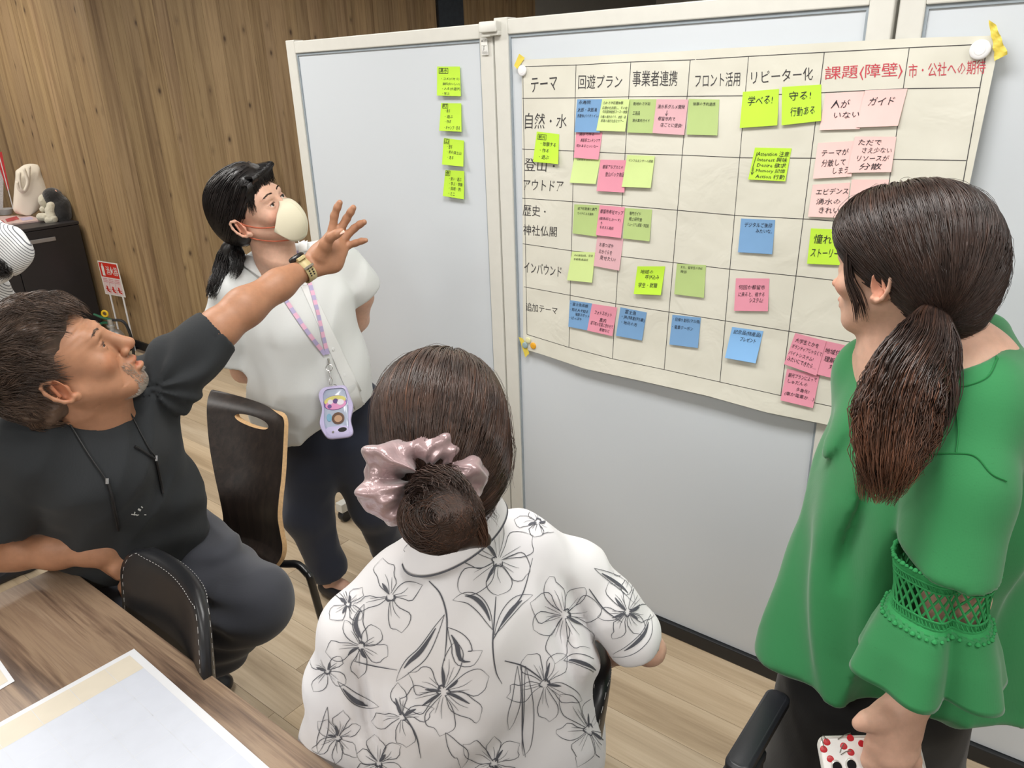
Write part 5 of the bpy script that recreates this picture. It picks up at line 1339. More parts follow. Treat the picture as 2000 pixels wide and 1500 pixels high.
for s in (-1, 1):
    MB().tube(spline([hw.p(s * .060, .082, -.050), hw.p(s * .076, .045, -.030), hw.p(s * .080, .012, -.006), hw.p(s * .082, -.004, .014)], 14), .0022, 6).build('ear_loop', M_loop, mask)
    MB().tube(spline([hw.p(s * .048, .080, -.098), hw.p(s * .066, .045, -.078), hw.p(s * .076, .010, -.052), hw.p(s * .080, -.010, -.030)], 14), .0020, 6).build('ear_loop', M_loop, mask)
# hair
hh_ = [hw.e((0, -0.020, 0.050), (0.085, 0.102, 0.090), 0.02), hw.e((0, -0.060, 0.005), (0.078, 0.066, 0.075), 0.03), hw.e((0, 0.030, 0.085), (0.070, 0.060, 0.048), 0.03)]
hh_ += [hw.e((0, 0.115, 0.012), (0.074, 0.062, 0.056), 0.010, 's'), hw.e((0.088, 0.062, -0.030), (0.05, 0.050, 0.062), 0.012, 's'), hw.e((-0.088, 0.062, -0.030), (0.05, 0.050, 0.062), 0.012, 's'), hw.e((0.088, -0.004, -0.014), (0.03, 0.026, 0.036), 0.008, 's'), hw.e((-0.088, -0.004, -0.014), (0.03, 0.026, 0.036), 0.008, 's'), hw.e((0, 0.0, -0.11), (0.1, 0.1, 0.045), 0.01, 's')]
hwb = sdf_mesh('hair', hh_, M_hair_b, wom, 0.004, (), lambda P: 0.002 * vnoise(P * 50))
tie_w = (hw.A @ (Q(452, 470, 2.20) - hw.p(0, -.02, .035))); tie_w = tie_w / np.linalg.norm(tie_w)
def st_w(R_, n):
    a = R_.randn(n * 3, 3); a /= np.linalg.norm(a, axis=1)[:, None]
    k = (a[:, 2] > -0.3) & ~((a[:, 1] > .62) & (a[:, 2] < .50)) & ~((np.abs(a[:, 0]) > .5) & (a[:, 1] > -.1) & (a[:, 2] < -.05)); return a[k][:n]
cw = combed(hw, hh_[:3], tie_w, 1500, 14, st_w, 0.003, seed=3)
tail = lock([Q(456, 468, 2.20), Q(446, 500, 2.22), Q(436, 530, 2.22), Q(422, 556, 2.20), Q(411, 585, 2.20)], [.016, .030, .028, .020, .010], 420, 22, 5, .008, 1.6, .4)
tail2 = lock([Q(456, 470, 2.20), Q(462, 498, 2.20), Q(462, 520, 2.18), Q(452, 545, 2.18)], [.014, .022, .016, .007], 160, 16, 6, .008, 1.8, .4)
# fringe: curved locks over the forehead
def fringe(h, n, seed, xr, z0, z1, y0, sw, curl=.012):
    R_ = np.random.RandomState(seed); out = []
    for q in range(n):
        x0 = R_.uniform(*xr); g = R_.randint(0, 6)
        p = [h.p(x0, y0 - .03, z0 + R_.uniform(-.004, .006)), h.p(x0 * 1.1, y0 + .014, z0 - .012 + R_.uniform(-.003, .003)), h.p(x0 * 1.15 + sw * .5, y0 + .012 - abs(x0) * .25, (z0 + z1) / 2), h.p(x0 * 1.1 + sw + curl * math.sin(g) + R_.uniform(-.004, .004), y0 + .004 - abs(x0) * .4, z1 + .014 * math.sin(g * 1.7) + R_.uniform(-.004, .004))]
        out.append(spline(p, 12))
    return np.array(out)
fr = fringe(hw, 420, 5, (-.064, .045), .102, .050, .085, -.008)
fr2 = fringe(hw, 200, 9, (.034, .062), .092, .024, .070, .010, .010)
hair_object('hair_strands', [cw, tail, tail2, fr, fr2], M_hair_b, hwb, [0.0012, 0.0013, 0.0011, 0.0009, 0.0009], [tint_rand(cw, .7, 1.9, 1), tint_rand(tail, .7, 1.6, 2), tint_rand(tail2, .7, 1.6, 3), tint_rand(fr, .8, 1.4, 4), tint_rand(fr2, .8, 1.4, 5)])
tp = MB(); tp.tube(spline([Q(456, 466, 2.20), Q(446, 500, 2.22), Q(436, 530, 2.22), Q(422, 556, 2.20)], 12), [.014, .022, .027, .028, .027, .026, .025, .023, .020, .016, .012, .007], 12); tp.build('ponytail_core', M_hair_b, hwb)
tc_ = Q(453, 468, 2.185); MB().tube([tc_ + (cv(.9, .3, .2) * math.cos(t) + cv(.1, .2, -.9) * math.sin(t)) * .017 for t in np.linspace(0, 2 * math.pi, 18)], .004, 6).build('hair_tie', M_metal, hwb)
# ---- lanyard with phone case
M_lil = plain('lilac_plastic', srgb(196, 188, 226), 0.3, 0.02); M_pinkr = plain('ribbon_pink', srgb(226, 176, 202), 0.6, 0.05); M_lilr = plain('ribbon_lilac', srgb(178, 168, 206), 0.6, 0.05)
lan = empty('lanyard', Q(642, 712, 2.32), 'pastel pink and lilac neck lanyard worn over the white shirt', 'lanyard')
def strap(pts, w, name='strap'):
    p_, n_ = on_cloth(bs, pts, 44, 0.006)
    for k in range(0, len(p_) - 2, 2):
        MB().ribbon(p_[k:k + 3], n_[k:k + 3], w).build('strap_segment', M_pinkr if (k // 2) % 2 else M_lilr, lan)
strap([(502, 506), (520, 530), (548, 570), (575, 612), (605, 655), (638, 697)], .0058)
strap([(580, 492), (592, 520), (608, 565), (618, 605), (628, 650), (641, 697)], .0058)
pk = hit(bs, 640, 700, 0.008)[0]; rg = Q(643, 718, ((pk - O) @ RW)[2] - .004)
MB().tube([pk + cv(0, 0, 0), rg - cv(0, .012, 0)], .0035, 8).build('crimp', M_metal, lan)
MB().tube([rg + cv(math.cos(t), math.sin(t), 0.1 * math.sin(t)) * .0095 for t in np.linspace(0, 2 * math.pi, 22)], .0011, 6).build('ring', M_metal, lan)
dp = ((rg - O) @ RW)[2]
MB().tube([Q(643, 724, dp), Q(645, 736, dp)], .0028, 8).build('swivel', M_metal, lan)
MB().tube([Q(646, 736, dp), Q(649, 742, dp), Q(648, 752, dp - .002), Q(644, 752, dp - .002), Q(643, 742, dp), Q(646, 736, dp)], .0013, 6).build('hook', M_metal, lan)
pc = empty('phone_case', Q(657, 805, dp - .01), 'lilac wavy phone case hanging from the pastel lanyard', 'phone case')
cx_ = nrm(cv(.985, -.10, .1)); cn = nrm(cv(.05, -.28, -.95)); cn = nrm(cn - cx_ * (cn @ cx_)); cy_ = np.cross(cn, cx_)
cy_ = cy_ if cy_ @ cv(0, -1, 0) > 0 else -cy_
pcc = Q(657, 805, dp - .012)
def wavy(hw_, hh, amp, n=120, r=.014):
    out = []
    for k in range(n):
        t = 2 * math.pi * k / n; c_, s_ = math.cos(t), math.sin(t); e = 5.0
        q = (abs(c_) ** e + abs(s_) ** e) ** (-1 / e); x, y = hw_ * q * c_, hh * q * s_
        x += amp * math.sin(y / hh * 3.6 * 1.55 + .6) * (1 if abs(c_) > .4 else 0.6)
        out.append((x, y))
    return out
def extr(outl, z0, z1, name, mat, parent, inner=None):
    N = len(outl); vs = []; lv = [(z0, .97), (z0 + .2 * (z1 - z0), 1), (z1 - .25 * (z1 - z0), 1), (z1, .965)]
    for z, s in lv: vs += [pcc + cx_ * x * s + cy_ * y * s + cn * z for x, y in outl]
    fs = [(l * N + i, l * N + (i + 1) % N, (l + 1) * N + (i + 1) % N, (l + 1) * N + i) for l in range(3) for i in range(N)]
    if inner:
        for z in (z1, z0): vs += [pcc + cx_ * x + cy_ * y + cn * z for x, y in inner]
        fs += [(3 * N + i, 3 * N + (i + 1) % N, 4 * N + (i + 1) % N, 4 * N + i) for i in range(N)]
        fs += [(4 * N + i, 4 * N + (i + 1) % N, 5 * N + (i + 1) % N, 5 * N + i) for i in range(N)]
        fs += [(5 * N + i, 5 * N + (i + 1) % N, (i + 1) % N, i) for i in range(N)]
    else: fs += [tuple(reversed(range(N))), tuple(range(3 * N, 4 * N))]
    o = mesh_obj(name, vs, fs, mat, parent, True)
    try: o.data.set_sharp_from_angle(angle=math.radians(50))
    except Exception: pass
    return o
sc_ = dp / F
extr(wavy(30 * sc_, 53 * sc_, 3.0 * sc_), -.006, .006, 'frame', M_lil, pc, [(x * .78, y * .86 + 2 * sc_) for x, y in wavy(30 * sc_, 53 * sc_, 1.0 * sc_)])
extr([(x * .80, y * .88 + 2 * sc_) for x, y in wavy(30 * sc_, 53 * sc_, 1 * sc_)], -.005, .0015, 'clear_back', plain('clear_blue', srgb(176, 186, 206), 0.15, .05), pc)
def disc(cx, cy, rx, ry, z, mat, name, parent=pc, n=28, rot=0):
    vs = []; 
    for zz, s in ((z, 1), (z + .0006, 1), (z + .0009, .9)):
        for k in range(n):
            t = 2 * math.pi * k / n; x, y = rx * s * math.cos(t), ry * s * math.sin(t); x, y = x * math.cos(rot) - y * math.sin(rot), x * math.sin(rot) + y * math.cos(rot)
            vs.append(pcc + cx_ * (cx + x) * sc_ + cy_ * (cy + y) * sc_ + cn * zz)
    fs = [(l * n + i, l * n + (i + 1) % n, (l + 1) * n + (i + 1) % n, (l + 1) * n + i) for l in range(2) for i in range(n)] + [tuple(range(2 * n, 3 * n))]
    return mesh_obj(name, vs, fs, mat, parent, False)
PC = lambda n, r, g, b: plain(n, srgb(r, g, b), 0.4, .03)
d1 = disc(-1, 19, 23, 15, .0016, PC('st_purple', 120, 92, 160), 'oval_sticker', rot=.08)
disc(-1, 23, 21, 10, .0022, PC('st_yellow', 214, 206, 120), 'sticker_print', d1, rot=.08); disc(0, 15, 20, 10, .0027, PC('st_pink', 224, 150, 196), 'sticker_print', d1, rot=.08)
disc(-10, 21, 5, 5, .0033, PC('st_white', 226, 218, 230), 'sticker_print', d1); disc(9, 19, 7, 6, .0033, PC('st_white2', 232, 226, 236), 'sticker_print', d1); disc(0, 22, 5, 5, .0033, PC('st_dpurple', 96, 70, 130), 'sticker_print', d1); disc(-12, 12, 4, 4, .0033, PC('st_dp2', 110, 80, 146), 'sticker_print', d1)
d2 = disc(3, -13, 12, 12, .0030, PC('st_brown', 96, 66, 48), 'round_charm'); disc(3, -14, 7.5, 7, .0040, PC('st_tan', 186, 148, 118), 'charm_face', d2)
disc(-14, -10, 5, 8, .0020, PC('st_blue', 120, 168, 196), 'sticker_piece')
extr([(x * .5 + 0, y * .22 - 40 * sc_) for x, y in wavy(44 * sc_, 45 * sc_, 0)], .001, .0068, 'lower_plate', M_lil, pc)
disc(10, -37, 8.5, 4.5, .0070, M_wblack, 'camera_hole', rot=.05); disc(-8, -40, 2.4, 2.4, .0070, M_metal, 'key_hole')
MB().tube([pcc + (cx_ * math.cos(t) * 3.4 + cy_ * (53 + 3.2 * math.sin(t))) * sc_ for t in np.linspace(-.3, math.pi + .3, 12)], .0014, 6).build('hanger_loop', M_metal, pc)
# ================================================================== WOMAN IN GREEN
M_green = weave('green_linen', srgb(37, 118, 66)[:3], 1300, 0.85, 0.25, 0.14, 0.08)
M_lace = plain('green_lace', srgb(42, 142, 78), 0.8, 0.08, 60, 0.4, 900, .0006)
M_blk = weave('black_trousers', srgb(20, 20, 22)[:3], 1400, 0.85, 0.15, 0.06, 0.1)
M_hair_d = hair_mat('hair_dark_brown', srgb(36, 27, 24), srgb(62, 46, 40), 0.36)
grn = empty('person', np.array([0.60, 1.0, 0.0]), 'standing woman in a loose green tunic with lace sleeves, holding a phone', 'person')
hg = Head(Q(1764, 530, 1.19), cv(-.60, -.20, .775), cv(-.06, -.93, -.36), .965)
hpg = head_prims(hg, nose=0.85, jaw=1.0, cheeks=1.15, brow=.85)
gs = list(hpg)
gs += [rcone(hg.p(0, -.02, -.05), Q(1800, 690, 1.22), .052, .060, .03), rcone(hg.p(0, .035, -.09), Q(1730, 660, 1.25), .026, .045, .03)]
gs += CH([(1700, 735, 1.33, 66), (1800, 720, 1.24, 78), (1890, 735, 1.16, 74)], .04)
gs += CH([(1850, 640, 1.22, 44), (1895, 700, 1.20, 52)], .03)
gs += [ell(Q(1842, 745, 1.19), (.115, .105, .055), np.stack([cv(1, .3, -.5) / np.linalg.norm([1, .3, .5]), nrm(cv(-.2, .95, .3)), nrm(np.cross(cv(1, .3, -.5), cv(-.2, .95, .3)))]), .04)]
gs += CH([(1800, 800, 1.27, 120), (1760, 1050, 1.35, 110), (1720, 1240, 1.42, 100)], .05)
gs += CH([(1895, 800, 1.12, 66), (1885, 980, 1.10, 56), (1868, 1160, 1.11, 50), (1822, 1280, 1.14, 45), (1778, 1368, 1.17, 36)], .03)
gs += CH([(1700, 770, 1.34, 50), (1660, 980, 1.42, 38), (1640, 1140, 1.42, 34), (1640, 1220, 1.38, 30)], .03)
# left hand
gs += CH([(1776, 1372, 1.17, 37), (1752, 1410, 1.175, 44), (1748, 1450, 1.18, 46)], .012, sq=(cv(.1, .35, 1), .62))
gs += CH([(1730, 1420, 1.172, 34), (1740, 1462, 1.178, 36)], .012, sq=(cv(.1, .35, 1), .6))
gs += CH([(1748, 1395, 1.17, 26), (1718, 1404, 1.165, 20), (1694, 1408, 1.165, 16), (1677, 1414, 1.17, 12.5)], .012)
gf = [[(1705, 1455, 1.178, 17), (1699, 1486, 1.185, 15.5), (1700, 1520, 1.20, 14), (1712, 1540, 1.235, 12.5), (1728, 1540, 1.25, 11)],
      [(1730, 1462, 1.176, 17), (1726, 1498, 1.182, 16), (1730, 1535, 1.20, 14.5), (1740, 1555, 1.235, 13), (1750, 1550, 1.25, 11)],
      [(1757, 1462, 1.178, 16.5), (1757, 1496, 1.184, 15.5), (1762, 1530, 1.20, 14), (1768, 1548, 1.235, 12.5), (1772, 1542, 1.25, 11)],
      [(1780, 1455, 1.182, 15), (1785, 1484, 1.188, 13.5), (1790, 1510, 1.205, 12), (1792, 1526, 1.232, 11), (1790, 1522, 1.245, 10)]]
for g_ in gf: gs += CH(g_, .006)
GL = [[(1650, 1350, 1.44, 110), (1580, 1500, 1.62, 84)], [(1760, 1360, 1.44, 110), (1760, 1520, 1.62, 84)]]
for i, L_ in enumerate(GL):
    gs += CH(L_, .03); e = Q(*L_[-1][:3]); fz = np.array([e[0] + .02, e[1] + .03, 0.05])
    gs += [rcone(e, (e + fz) / 2, .055, .042, .02), rcone((e + fz) / 2, fz, .042, .032, .02)]
tg = face_tints(hg, brow=(.4, .3, .28), blush=(1.04, .84, .80), eye=True)
sdf_mesh('body', gs, M_skin_f, grn, 0.0075, [(hg.c, .14, .003), (Q(1745, 1450, 1.18), .11, .003)], None, colfn=tint_fn((1, 1, 1), tg))
add_eyes(hg, grn, M_iris, (0, 1, .2))
# tunic
tu = CH([(1705, 730, 1.33, 74), (1800, 745, 1.25, 84), (1905, 775, 1.14, 96)], .05)
tu += CH([(1822, 860, 1.25, 168), (1800, 960, 1.28, 185)], .06)
cA = Q(1800, 960, 1.28); cB = Q(1722, 1335, 1.40)
dwn = nrm(cB - cA)
tu += [rcone(Q(1810, 920, 1.26), Q(1722, 1385, 1.40), px(182, 1.26), px(226, 1.40), .05, 'u', (cv(.25, -.3, 1), .80))]
tu += CH([(1728, 760, 1.34, 66), (1688, 900, 1.38, 64), (1640, 1080, 1.42, 68), (1592, 1290, 1.40, 68)], .05)
tu += CH([(1900, 820, 1.16, 100), (1925, 1000, 1.24, 78), (1915, 1200, 1.32, 76), (1890, 1340, 1.36, 72)], .06)
hemn = nrm(np.array([0, 0, -1.0]) + cv(.0, .10, 0) * 1.0)
tu += [halfspace(Q(1740, 1432, 1.22), hemn, .006)]
tu += CH([(1922, 655, 1.25, 46), (1935, 740, 1.18, 74)], .04)
tu += [ell(Q(1830, 652, 1.185), (px(106, 1.2), px(104, 1.2), .13), np.stack([nrm(cv(1, .12, -.3)), nrm(cv(-.12, 1, .1)), nrm(np.cross(cv(1, .12, -.3), cv(-.12, 1, .1)))]), .006, 's')]
SLV = CH([(1898, 820, 1.12, 92), (1882, 960, 1.09, 88), (1850, 1120, 1.085, 92)], .03) + CH([(1868, 940, 1.10, 76), (1822, 1120, 1.085, 76)], .03)
_ax = nrm(cv(1, .06, -.05)); _ay = nrm(cv(0, -.42, 1)); sn = nrm(np.cross(_ax, _ay)); sn = sn if sn @ cv(0, 1, 0) > 0 else -sn
fg_ = folds(np.stack([cv(10, 1.5, 0), cv(-.5, 1.6, 0), cv(0, 0, 8)]), 0.009)
g0 = Q(1800, 900, 1.25)
def tu_post(P):
    q = P - g0; t = (q @ dwn); x = q @ nrm(cv(1, .2, 0)); z = q @ cv(0, 0, 1)
    w = np.clip(t / .35, 0, 1); an = np.arctan2(x, -z + .02); w = w * np.clip(np.sqrt(x * x + (z - .02) ** 2) / .13, 0, 1) ** 2
    a = fg_(P) * (0.5 + w * .7) - 0.015 * w * np.sin(an * 8 + 1.0 + 1.3 * np.sin(t * 5)) * (np.abs(x) > -1)
    # armpit groove beside the sleeve and front pleat
    q2 = P - Q(1758, 1010, 1.10); u = q2 @ nrm(cv(1, .14, .0)); v_ = q2 @ nrm(cv(-.14, 1, 0))
    a += 0.022 * np.exp(-(u / .012) ** 2) * np.clip(1 - (v_ / .16) ** 2, 0, 1) * (q2 @ cv(0, 0, 1) < .2)
    q3 = P - Q(1606, 965, 1.27); u = q3 @ nrm(cv(.95, .30, 0)); v_ = q3 @ nrm(cv(-.30, .95, 0))
    a += 0.011 * np.exp(-(u / .011) ** 2) * np.clip(1 - (v_ / .16) ** 2, 0, 1) - .006 * np.exp(-((u + .022) / .014) ** 2) * np.clip(1 - (v_ / .16) ** 2, 0, 1)
    return a
tu += SLV + [limit(Q(1849, 1101, 1.085), sn, .082)]
tunic = sdf_mesh('tunic', tu, M_green, grn, 0.006, (), tu_post, margin=.03, smooth_it=2)
bg = bvh_of(tunic)
M_seam = plain('green_seam', srgb(30, 122, 62), .85)
for pts in ([(1862, 756), (1868, 800), (1872, 842), (1868, 885)], [(1810, 888), (1868, 886), (1905, 892), (1935, 925), (1965, 940)], [(1948, 700), (1930, 735), (1895, 752), (1862, 757), (1835, 765)], [(1905, 590), (1930, 625), (1946, 668), (1946, 702)]):
    p_, n__ = on_cloth(bg, pts, 22, .0012)
    if len(p_) > 3: MB().tube(p_, .0011, 5).build('seam', M_seam, tunic)
# rolled hem bumps
# ---- lower sleeve: crochet band and flared cuff
def sleeve_pt(t, a, extra=0.0):
    """t 0..1 from top of the band to the flare hem, a = angle; a pinch faces the camera"""
    yy = np.interp(t, [0, .12, .30, .46, .56, .75, 1], [1092, 1112, 1152, 1188, 1208, 1255, 1312])
    cx2 = np.interp(t, [0, .46, 1], [1848, 1834, 1812]); hw2 = np.interp(t, [0, .12, .30, .46, .56, .75, 1], [95, 91, 85, 86, 104, 124, 140])
    dd2 = np.interp(t, [0, .46, 1], [1.085, 1.10, 1.125])
    c = Q(cx2, yy, dd2); r = px(hw2, dd2)
    axx = nrm(cv(1, .06, -.05)); ayy = nrm(cv(0, -.42, 1)); ayy = nrm(ayy - axx * (ayy @ axx))
    k = 1.0
    da = (a + math.pi / 2 + math.pi) % (2 * math.pi) - math.pi          # angle from the side that faces the lens
    pin = math.exp(-(da / .20) ** 2)
    rip = (0.02 + .06 * max(0, (t - .5) * 2)) * math.sin(a * 6 + 1.1)
    rr = r * (1 + rip) * (1 - 0.34 * pin * (0.55 + .45 * t))
    p = c + axx * (rr * math.cos(a) + extra * math.cos(a)) + ayy * ((rr * .82) * math.sin(a) + extra * math.sin(a))
    return p
NA = 96
def sleeve_band(t0, t1, rows, name, mat, amp=0.0, fq=0, extra=0.0, thick=.0016, kf=None):
    vs = [sleeve_pt(t0 + (t1 - t0) * j / rows, 2 * math.pi * i / NA, extra + (amp * math.sin(i * fq) if j % 2 else 0)) for j in range(rows + 1) for i in range(NA)]
    fs = [(j * NA + i, (j + 1) * NA + i, (j + 1) * NA + (i + 1) % NA, j * NA + (i + 1) % NA) for j in range(rows) for i in range(NA)]
    o = mesh_obj(name, vs, fs, mat, grn, True); m = o.modifiers.new('t', 'SOLIDIFY'); m.thickness = thick; m.offset = 0
    return o
cuff = sleeve_band(.50, 1.0, 14, 'flared_cuff', M_green, thick=.0018)
b_up = sleeve_band(.02, .15, 6, 'lace_band', M_lace, .0016, 2.4); b_lo = sleeve_band(.40, .52, 6, 'lace_band', M_lace, .0016, 2.4)
for tt_, par in ((.02, b_up), (.085, b_up), (.15, b_up), (.40, b_lo), (.46, b_lo)):
    MB().tube([sleeve_pt(tt_, 2 * math.pi * i / 120, .0016) for i in range(121)], .0016, 5).build('braid', M_lace, par)
for tt_, par, n in ((-.005, b_up, 60), (.535, b_lo, 48)):
    m = MB()
    for i in range(n):
        p = sleeve_pt(tt_, 2 * math.pi * i / n, .0018); r_ = .0030 + (.0012 if i % 3 == 0 else 0)
        m.lathe(p - Z * r_, Z, [(.0003, 0), (r_ * .7, r_ * .35), (r_, r_), (r_ * .7, r_ * 1.65), (.0003, 2 * r_)], 7)
    m.build('picot_edge', M_lace, par)['kind'] = 'stuff'
for par, ta, tb in ((b_up, .10, .14), (b_lo, .41, .45)):
    m = MB()
    for i in range(80): 
        a_ = 2 * math.pi * i / 80
        m.tube([sleeve_pt(ta, a_, .0022), sleeve_pt(tb, a_ + .05, .0022)], .0010, 4)
    m.build('crochet_stitch', M_lace, par)['kind'] = 'stuff'
lat = MB(); nl = 30
for i in range(nl):
    for s in (-1, 1):
        a_ = 2 * math.pi * i / nl
        lat.tube([sleeve_pt(.145 + (.405 - .145) * k / 6, a_ + s * 2 * math.pi / nl * 2.0 * k / 6, .0010 * s) for k in range(7)], .0019, 5)
lat.build('lattice', M_lace, grn)['kind'] = 'stuff'
# trousers
gt = CH([(1660, 1330, 1.44, 130), (1595, 1490, 1.60, 104)], .04) + CH([(1750, 1340, 1.44, 130), (1752, 1500, 1.60, 112)], .04)
for L_ in GL:
    e = Q(L_[-1][0], L_[-1][1] - 10, L_[-1][2]); fz = np.array([e[0] + .02, e[1] + .03, 0.07])
    gt += [rcone(e, fz, .088, .075, .03)]
sdf_mesh('trousers', gt, M_blk, grn, 0.009, (), folds(np.stack([cv(8, 0, 0), cv(0, 2.5, 0), cv(0, 0, 8)]), 0.006))
for L_ in GL:
    e = Q(*L_[-1][:3]); flat_shoe(np.array([e[0] + .02, e[1] + .0, 0]), V, grn)
# hair
hg_ = [hg.e((0, -0.024, 0.048), (0.090, 0.112, 0.094), 0.02), hg.e((0, -0.070, 0.000), (0.084, 0.072, 0.082), 0.03), hg.e((0, 0.045, 0.070), (0.076, 0.058, 0.055), 0.03), hg.e((0, -0.075, -0.055), (0.050, 0.045, 0.045), 0.03)]
hg_ += [hg.e((0, 0.125, 0.010), (0.072, 0.056, 0.068), 0.012, 's'), hg.e((0.090, 0.066, -0.032), (0.05, 0.042, 0.062), 0.012, 's'), hg.e((-0.090, 0.068, -0.036), (0.05, 0.042, 0.060), 0.012, 's'), hg.e((0.092, -0.002, -0.022), (0.03, 0.026, 0.034), 0.008, 's'), hg.e((-0.092, 0.000, -0.026), (0.03, 0.026, 0.032), 0.008, 's'), hg.e((0, 0.01, -0.11), (0.1, 0.075, 0.045), 0.01, 's')]
hgb = sdf_mesh('hair', hg_, M_hair_d, grn, 0.004, (), lambda P: 0.003 * vnoise(P * 26) + .0015 * vnoise(P * 70))
tpg = Q(1826, 606, 1.115); tie_g = hg.A @ (tpg - hg.p(0, -.02, .035)); tie_g /= np.linalg.norm(tie_g)
def st_g(R_, n):
    a = R_.randn(n * 3, 3); a /= np.linalg.norm(a, axis=1)[:, None]
    k = (a[:, 2] > -0.25) & ~((a[:, 1] > .55) & (a[:, 2] < .42)) & ~((np.abs(a[:, 0]) > .45) & (a[:, 1] > .0) & (a[:, 2] < -.05)); return a[k][:n]
cg = combed(hg, hg_[:4], tie_g, 3600, 16, st_g, 0.005, seed=13, spread=.2)
fly = combed(hg, hg_[:4], tie_g, 160, 16, st_g, 0.009, seed=14, spread=.5)
tl = lock([Q(1828, 604, 1.105), Q(1815, 655, 1.085), Q(1782, 730, 1.06), Q(1750, 820, 1.05), Q(1728, 900, 1.045), Q(1712, 985, 1.05)], [.020, .042, .056, .056, .042, .014], 2000, 30, 15, .010, 1.5, .8, .6)
tl2 = lock([Q(1832, 606, 1.105), Q(1846, 680, 1.08), Q(1848, 760, 1.065), Q(1830, 840, 1.055), Q(1800, 900, 1.05)], [.012, .020, .014, .008, .004], 130, 24, 16, .012, 1.2, .5)
side = []
R5 = np.random.RandomState(3)
for q in range(70):      # loose locks before the ear
    o_ = R5.uniform(-.006, .006, 3)
    side.append(spline([hg.p(-.070, .055, .045) + o_, hg.p(-.080, .045, .0) + o_ * 1.2, hg.p(-.079, .030, -.032) + o_ * 1.6, hg.p(-.076, .024, -.060) + o_ * 2], 14))
side = np.array(side)
hair_object('hair_strands', [cg, fly, tl, tl2, side], M_hair_d, hgb, [0.0010, 0.00035, 0.0010, 0.0009, 0.0006], [tint_rand(cg, .7, 1.7, 21, (.05, (1.5, 1.3, 1.15))), tint_rand(fly, .9, 1.4, 22), tint_rand(tl, .6, 1.6, 23, (.12, (1.6, 1.35, 1.15)), (.45, (4.2, 3.2, 2.3))), tint_rand(tl2, .7, 1.6, 24, None, (.5, (1.8, 1.5, 1.3))), tint_rand(side, .7, 1.4, 25)])
tcr = MB(); tcr.tube(spline([Q(1828, 604, 1.108), Q(1815, 655, 1.09), Q(1782, 730, 1.07), Q(1750, 820, 1.06), Q(1730, 890, 1.055), Q(1716, 950, 1.055)], 16), [x * .62 for x in (.010, .014, .022, .031, .039, .044, .046, .046, .045, .043, .040, .035, .029, .022, .015, .006)], 12)
tcr.build('ponytail_core', M_hair_d, hgb)
M_el = plain('hair_elastic', srgb(40, 34, 34), .6)
ta_ = nrm(Q(1815, 655, 1.085) - tpg); tx = nrm(np.cross(ta_, cv(0, 0, 1))); ty = np.cross(ta_, tx)
for k in range(3):
    MB().tube([Q(1827, 600 + k * 9, 1.106) + (tx * math.cos(t) * .0215 + ty * math.sin(t) * .019) + ta_ * .001 * math.sin(3 * t + k) for t in np.linspace(0, 2 * math.pi, 26)], .0036, 6).build('hair_elastic', M_el, hgb)
# ---- phone in her hand
ph = empty('smartphone', Q(1712, 1490, 1.205), 'phone in a clear case printed with red cherries, held by the woman in green', 'phone')
M_case = plain('clear_case', srgb(226, 224, 222), 0.12, .02, coat=.6); M_cher = plain('cherry_red', srgb(178, 34, 44), .25, .12, 90); M_stem = plain('cherry_stem', srgb(92, 88, 78), .5); M_lens = plain('lens_black', srgb(18, 18, 22), .08); M_silv = plain('clear_rim', srgb(205, 203, 198), .15, .03, metal=.3)
phx = nrm(cv(1, .03, .10)); phn = nrm(cv(-.03, -.46, -.88)); phn = nrm(phn - phx * (phn @ phx)); phy = np.cross(phn, phx)
if phy @ cv(0, -1, 0) < 0: phy = -phy
pl_, pw_ = .083, .041
phc = Q(1597, 1441, 1.20) + phx * pl_ - phy * pw_ - phn * .004
MB().rbox(phc, phx, phy, phn, (pl_, pw_, .0055), .013, 6).build('phone_body', M_case, ph)
MB().tube([phc + phn * .003 + phx * x + phy * y for x, y in [(sx * (pl_ - .013) + .0135 * math.cos(t), sy * (pw_ - .013) + .0135 * math.sin(t)) for sx, sy, t0 in ((1, 1, 0), (-1, 1, math.pi / 2), (-1, -1, math.pi), (1, -1, 1.5 * math.pi)) for t in np.linspace(t0, t0 + math.pi / 2, 6)] + [(pl_ + .0005, pw_ - .013)]], .0022, 6).build('bumper', M_silv, ph)
def pcirc(cx, cy, r, h_, mat, name, n=20, sy=1.0):
    m = MB(); vs = []
    for zz, s in ((0, 1), (h_ * .6, .95), (h_, .7), (h_ * 1.05, .02)):
        for k in range(n):
            t = 2 * math.pi * k / n; x = r * s * math.cos(t); y = r * sy * s * math.sin(t) * (1 + .12 * math.sin(t))
            vs.append(phc + phn * (.0055 + zz) + phx * (cx + x) + phy * (cy + y))
    m.add(vs, [(l * n + i, l * n + (i + 1) % n, (l + 1) * n + (i + 1) % n, (l + 1) * n + i) for l in range(3) for i in range(n)] + [tuple(range(3 * n, 4 * n))])
    return m.build(name, mat, ph)
def pxy(X, Y):       # photo pixel -> phone face coordinates
    p = on_plane(X, Y, phc + phn * .0055, phn) - phc; return p @ phx, p @ phy
for X, Y in ((1615, 1450), (1609, 1464), (1622, 1483), (1648, 1458), (1661, 1442), (1662, 1470), (1683, 1453), (1722, 1500), (1640, 1512), (1790, 1500)):
    a_, b_1 = pxy(X, Y); pcirc(a_, b_1, .0060, .0003, M_cher, 'cherry', 16, .85)
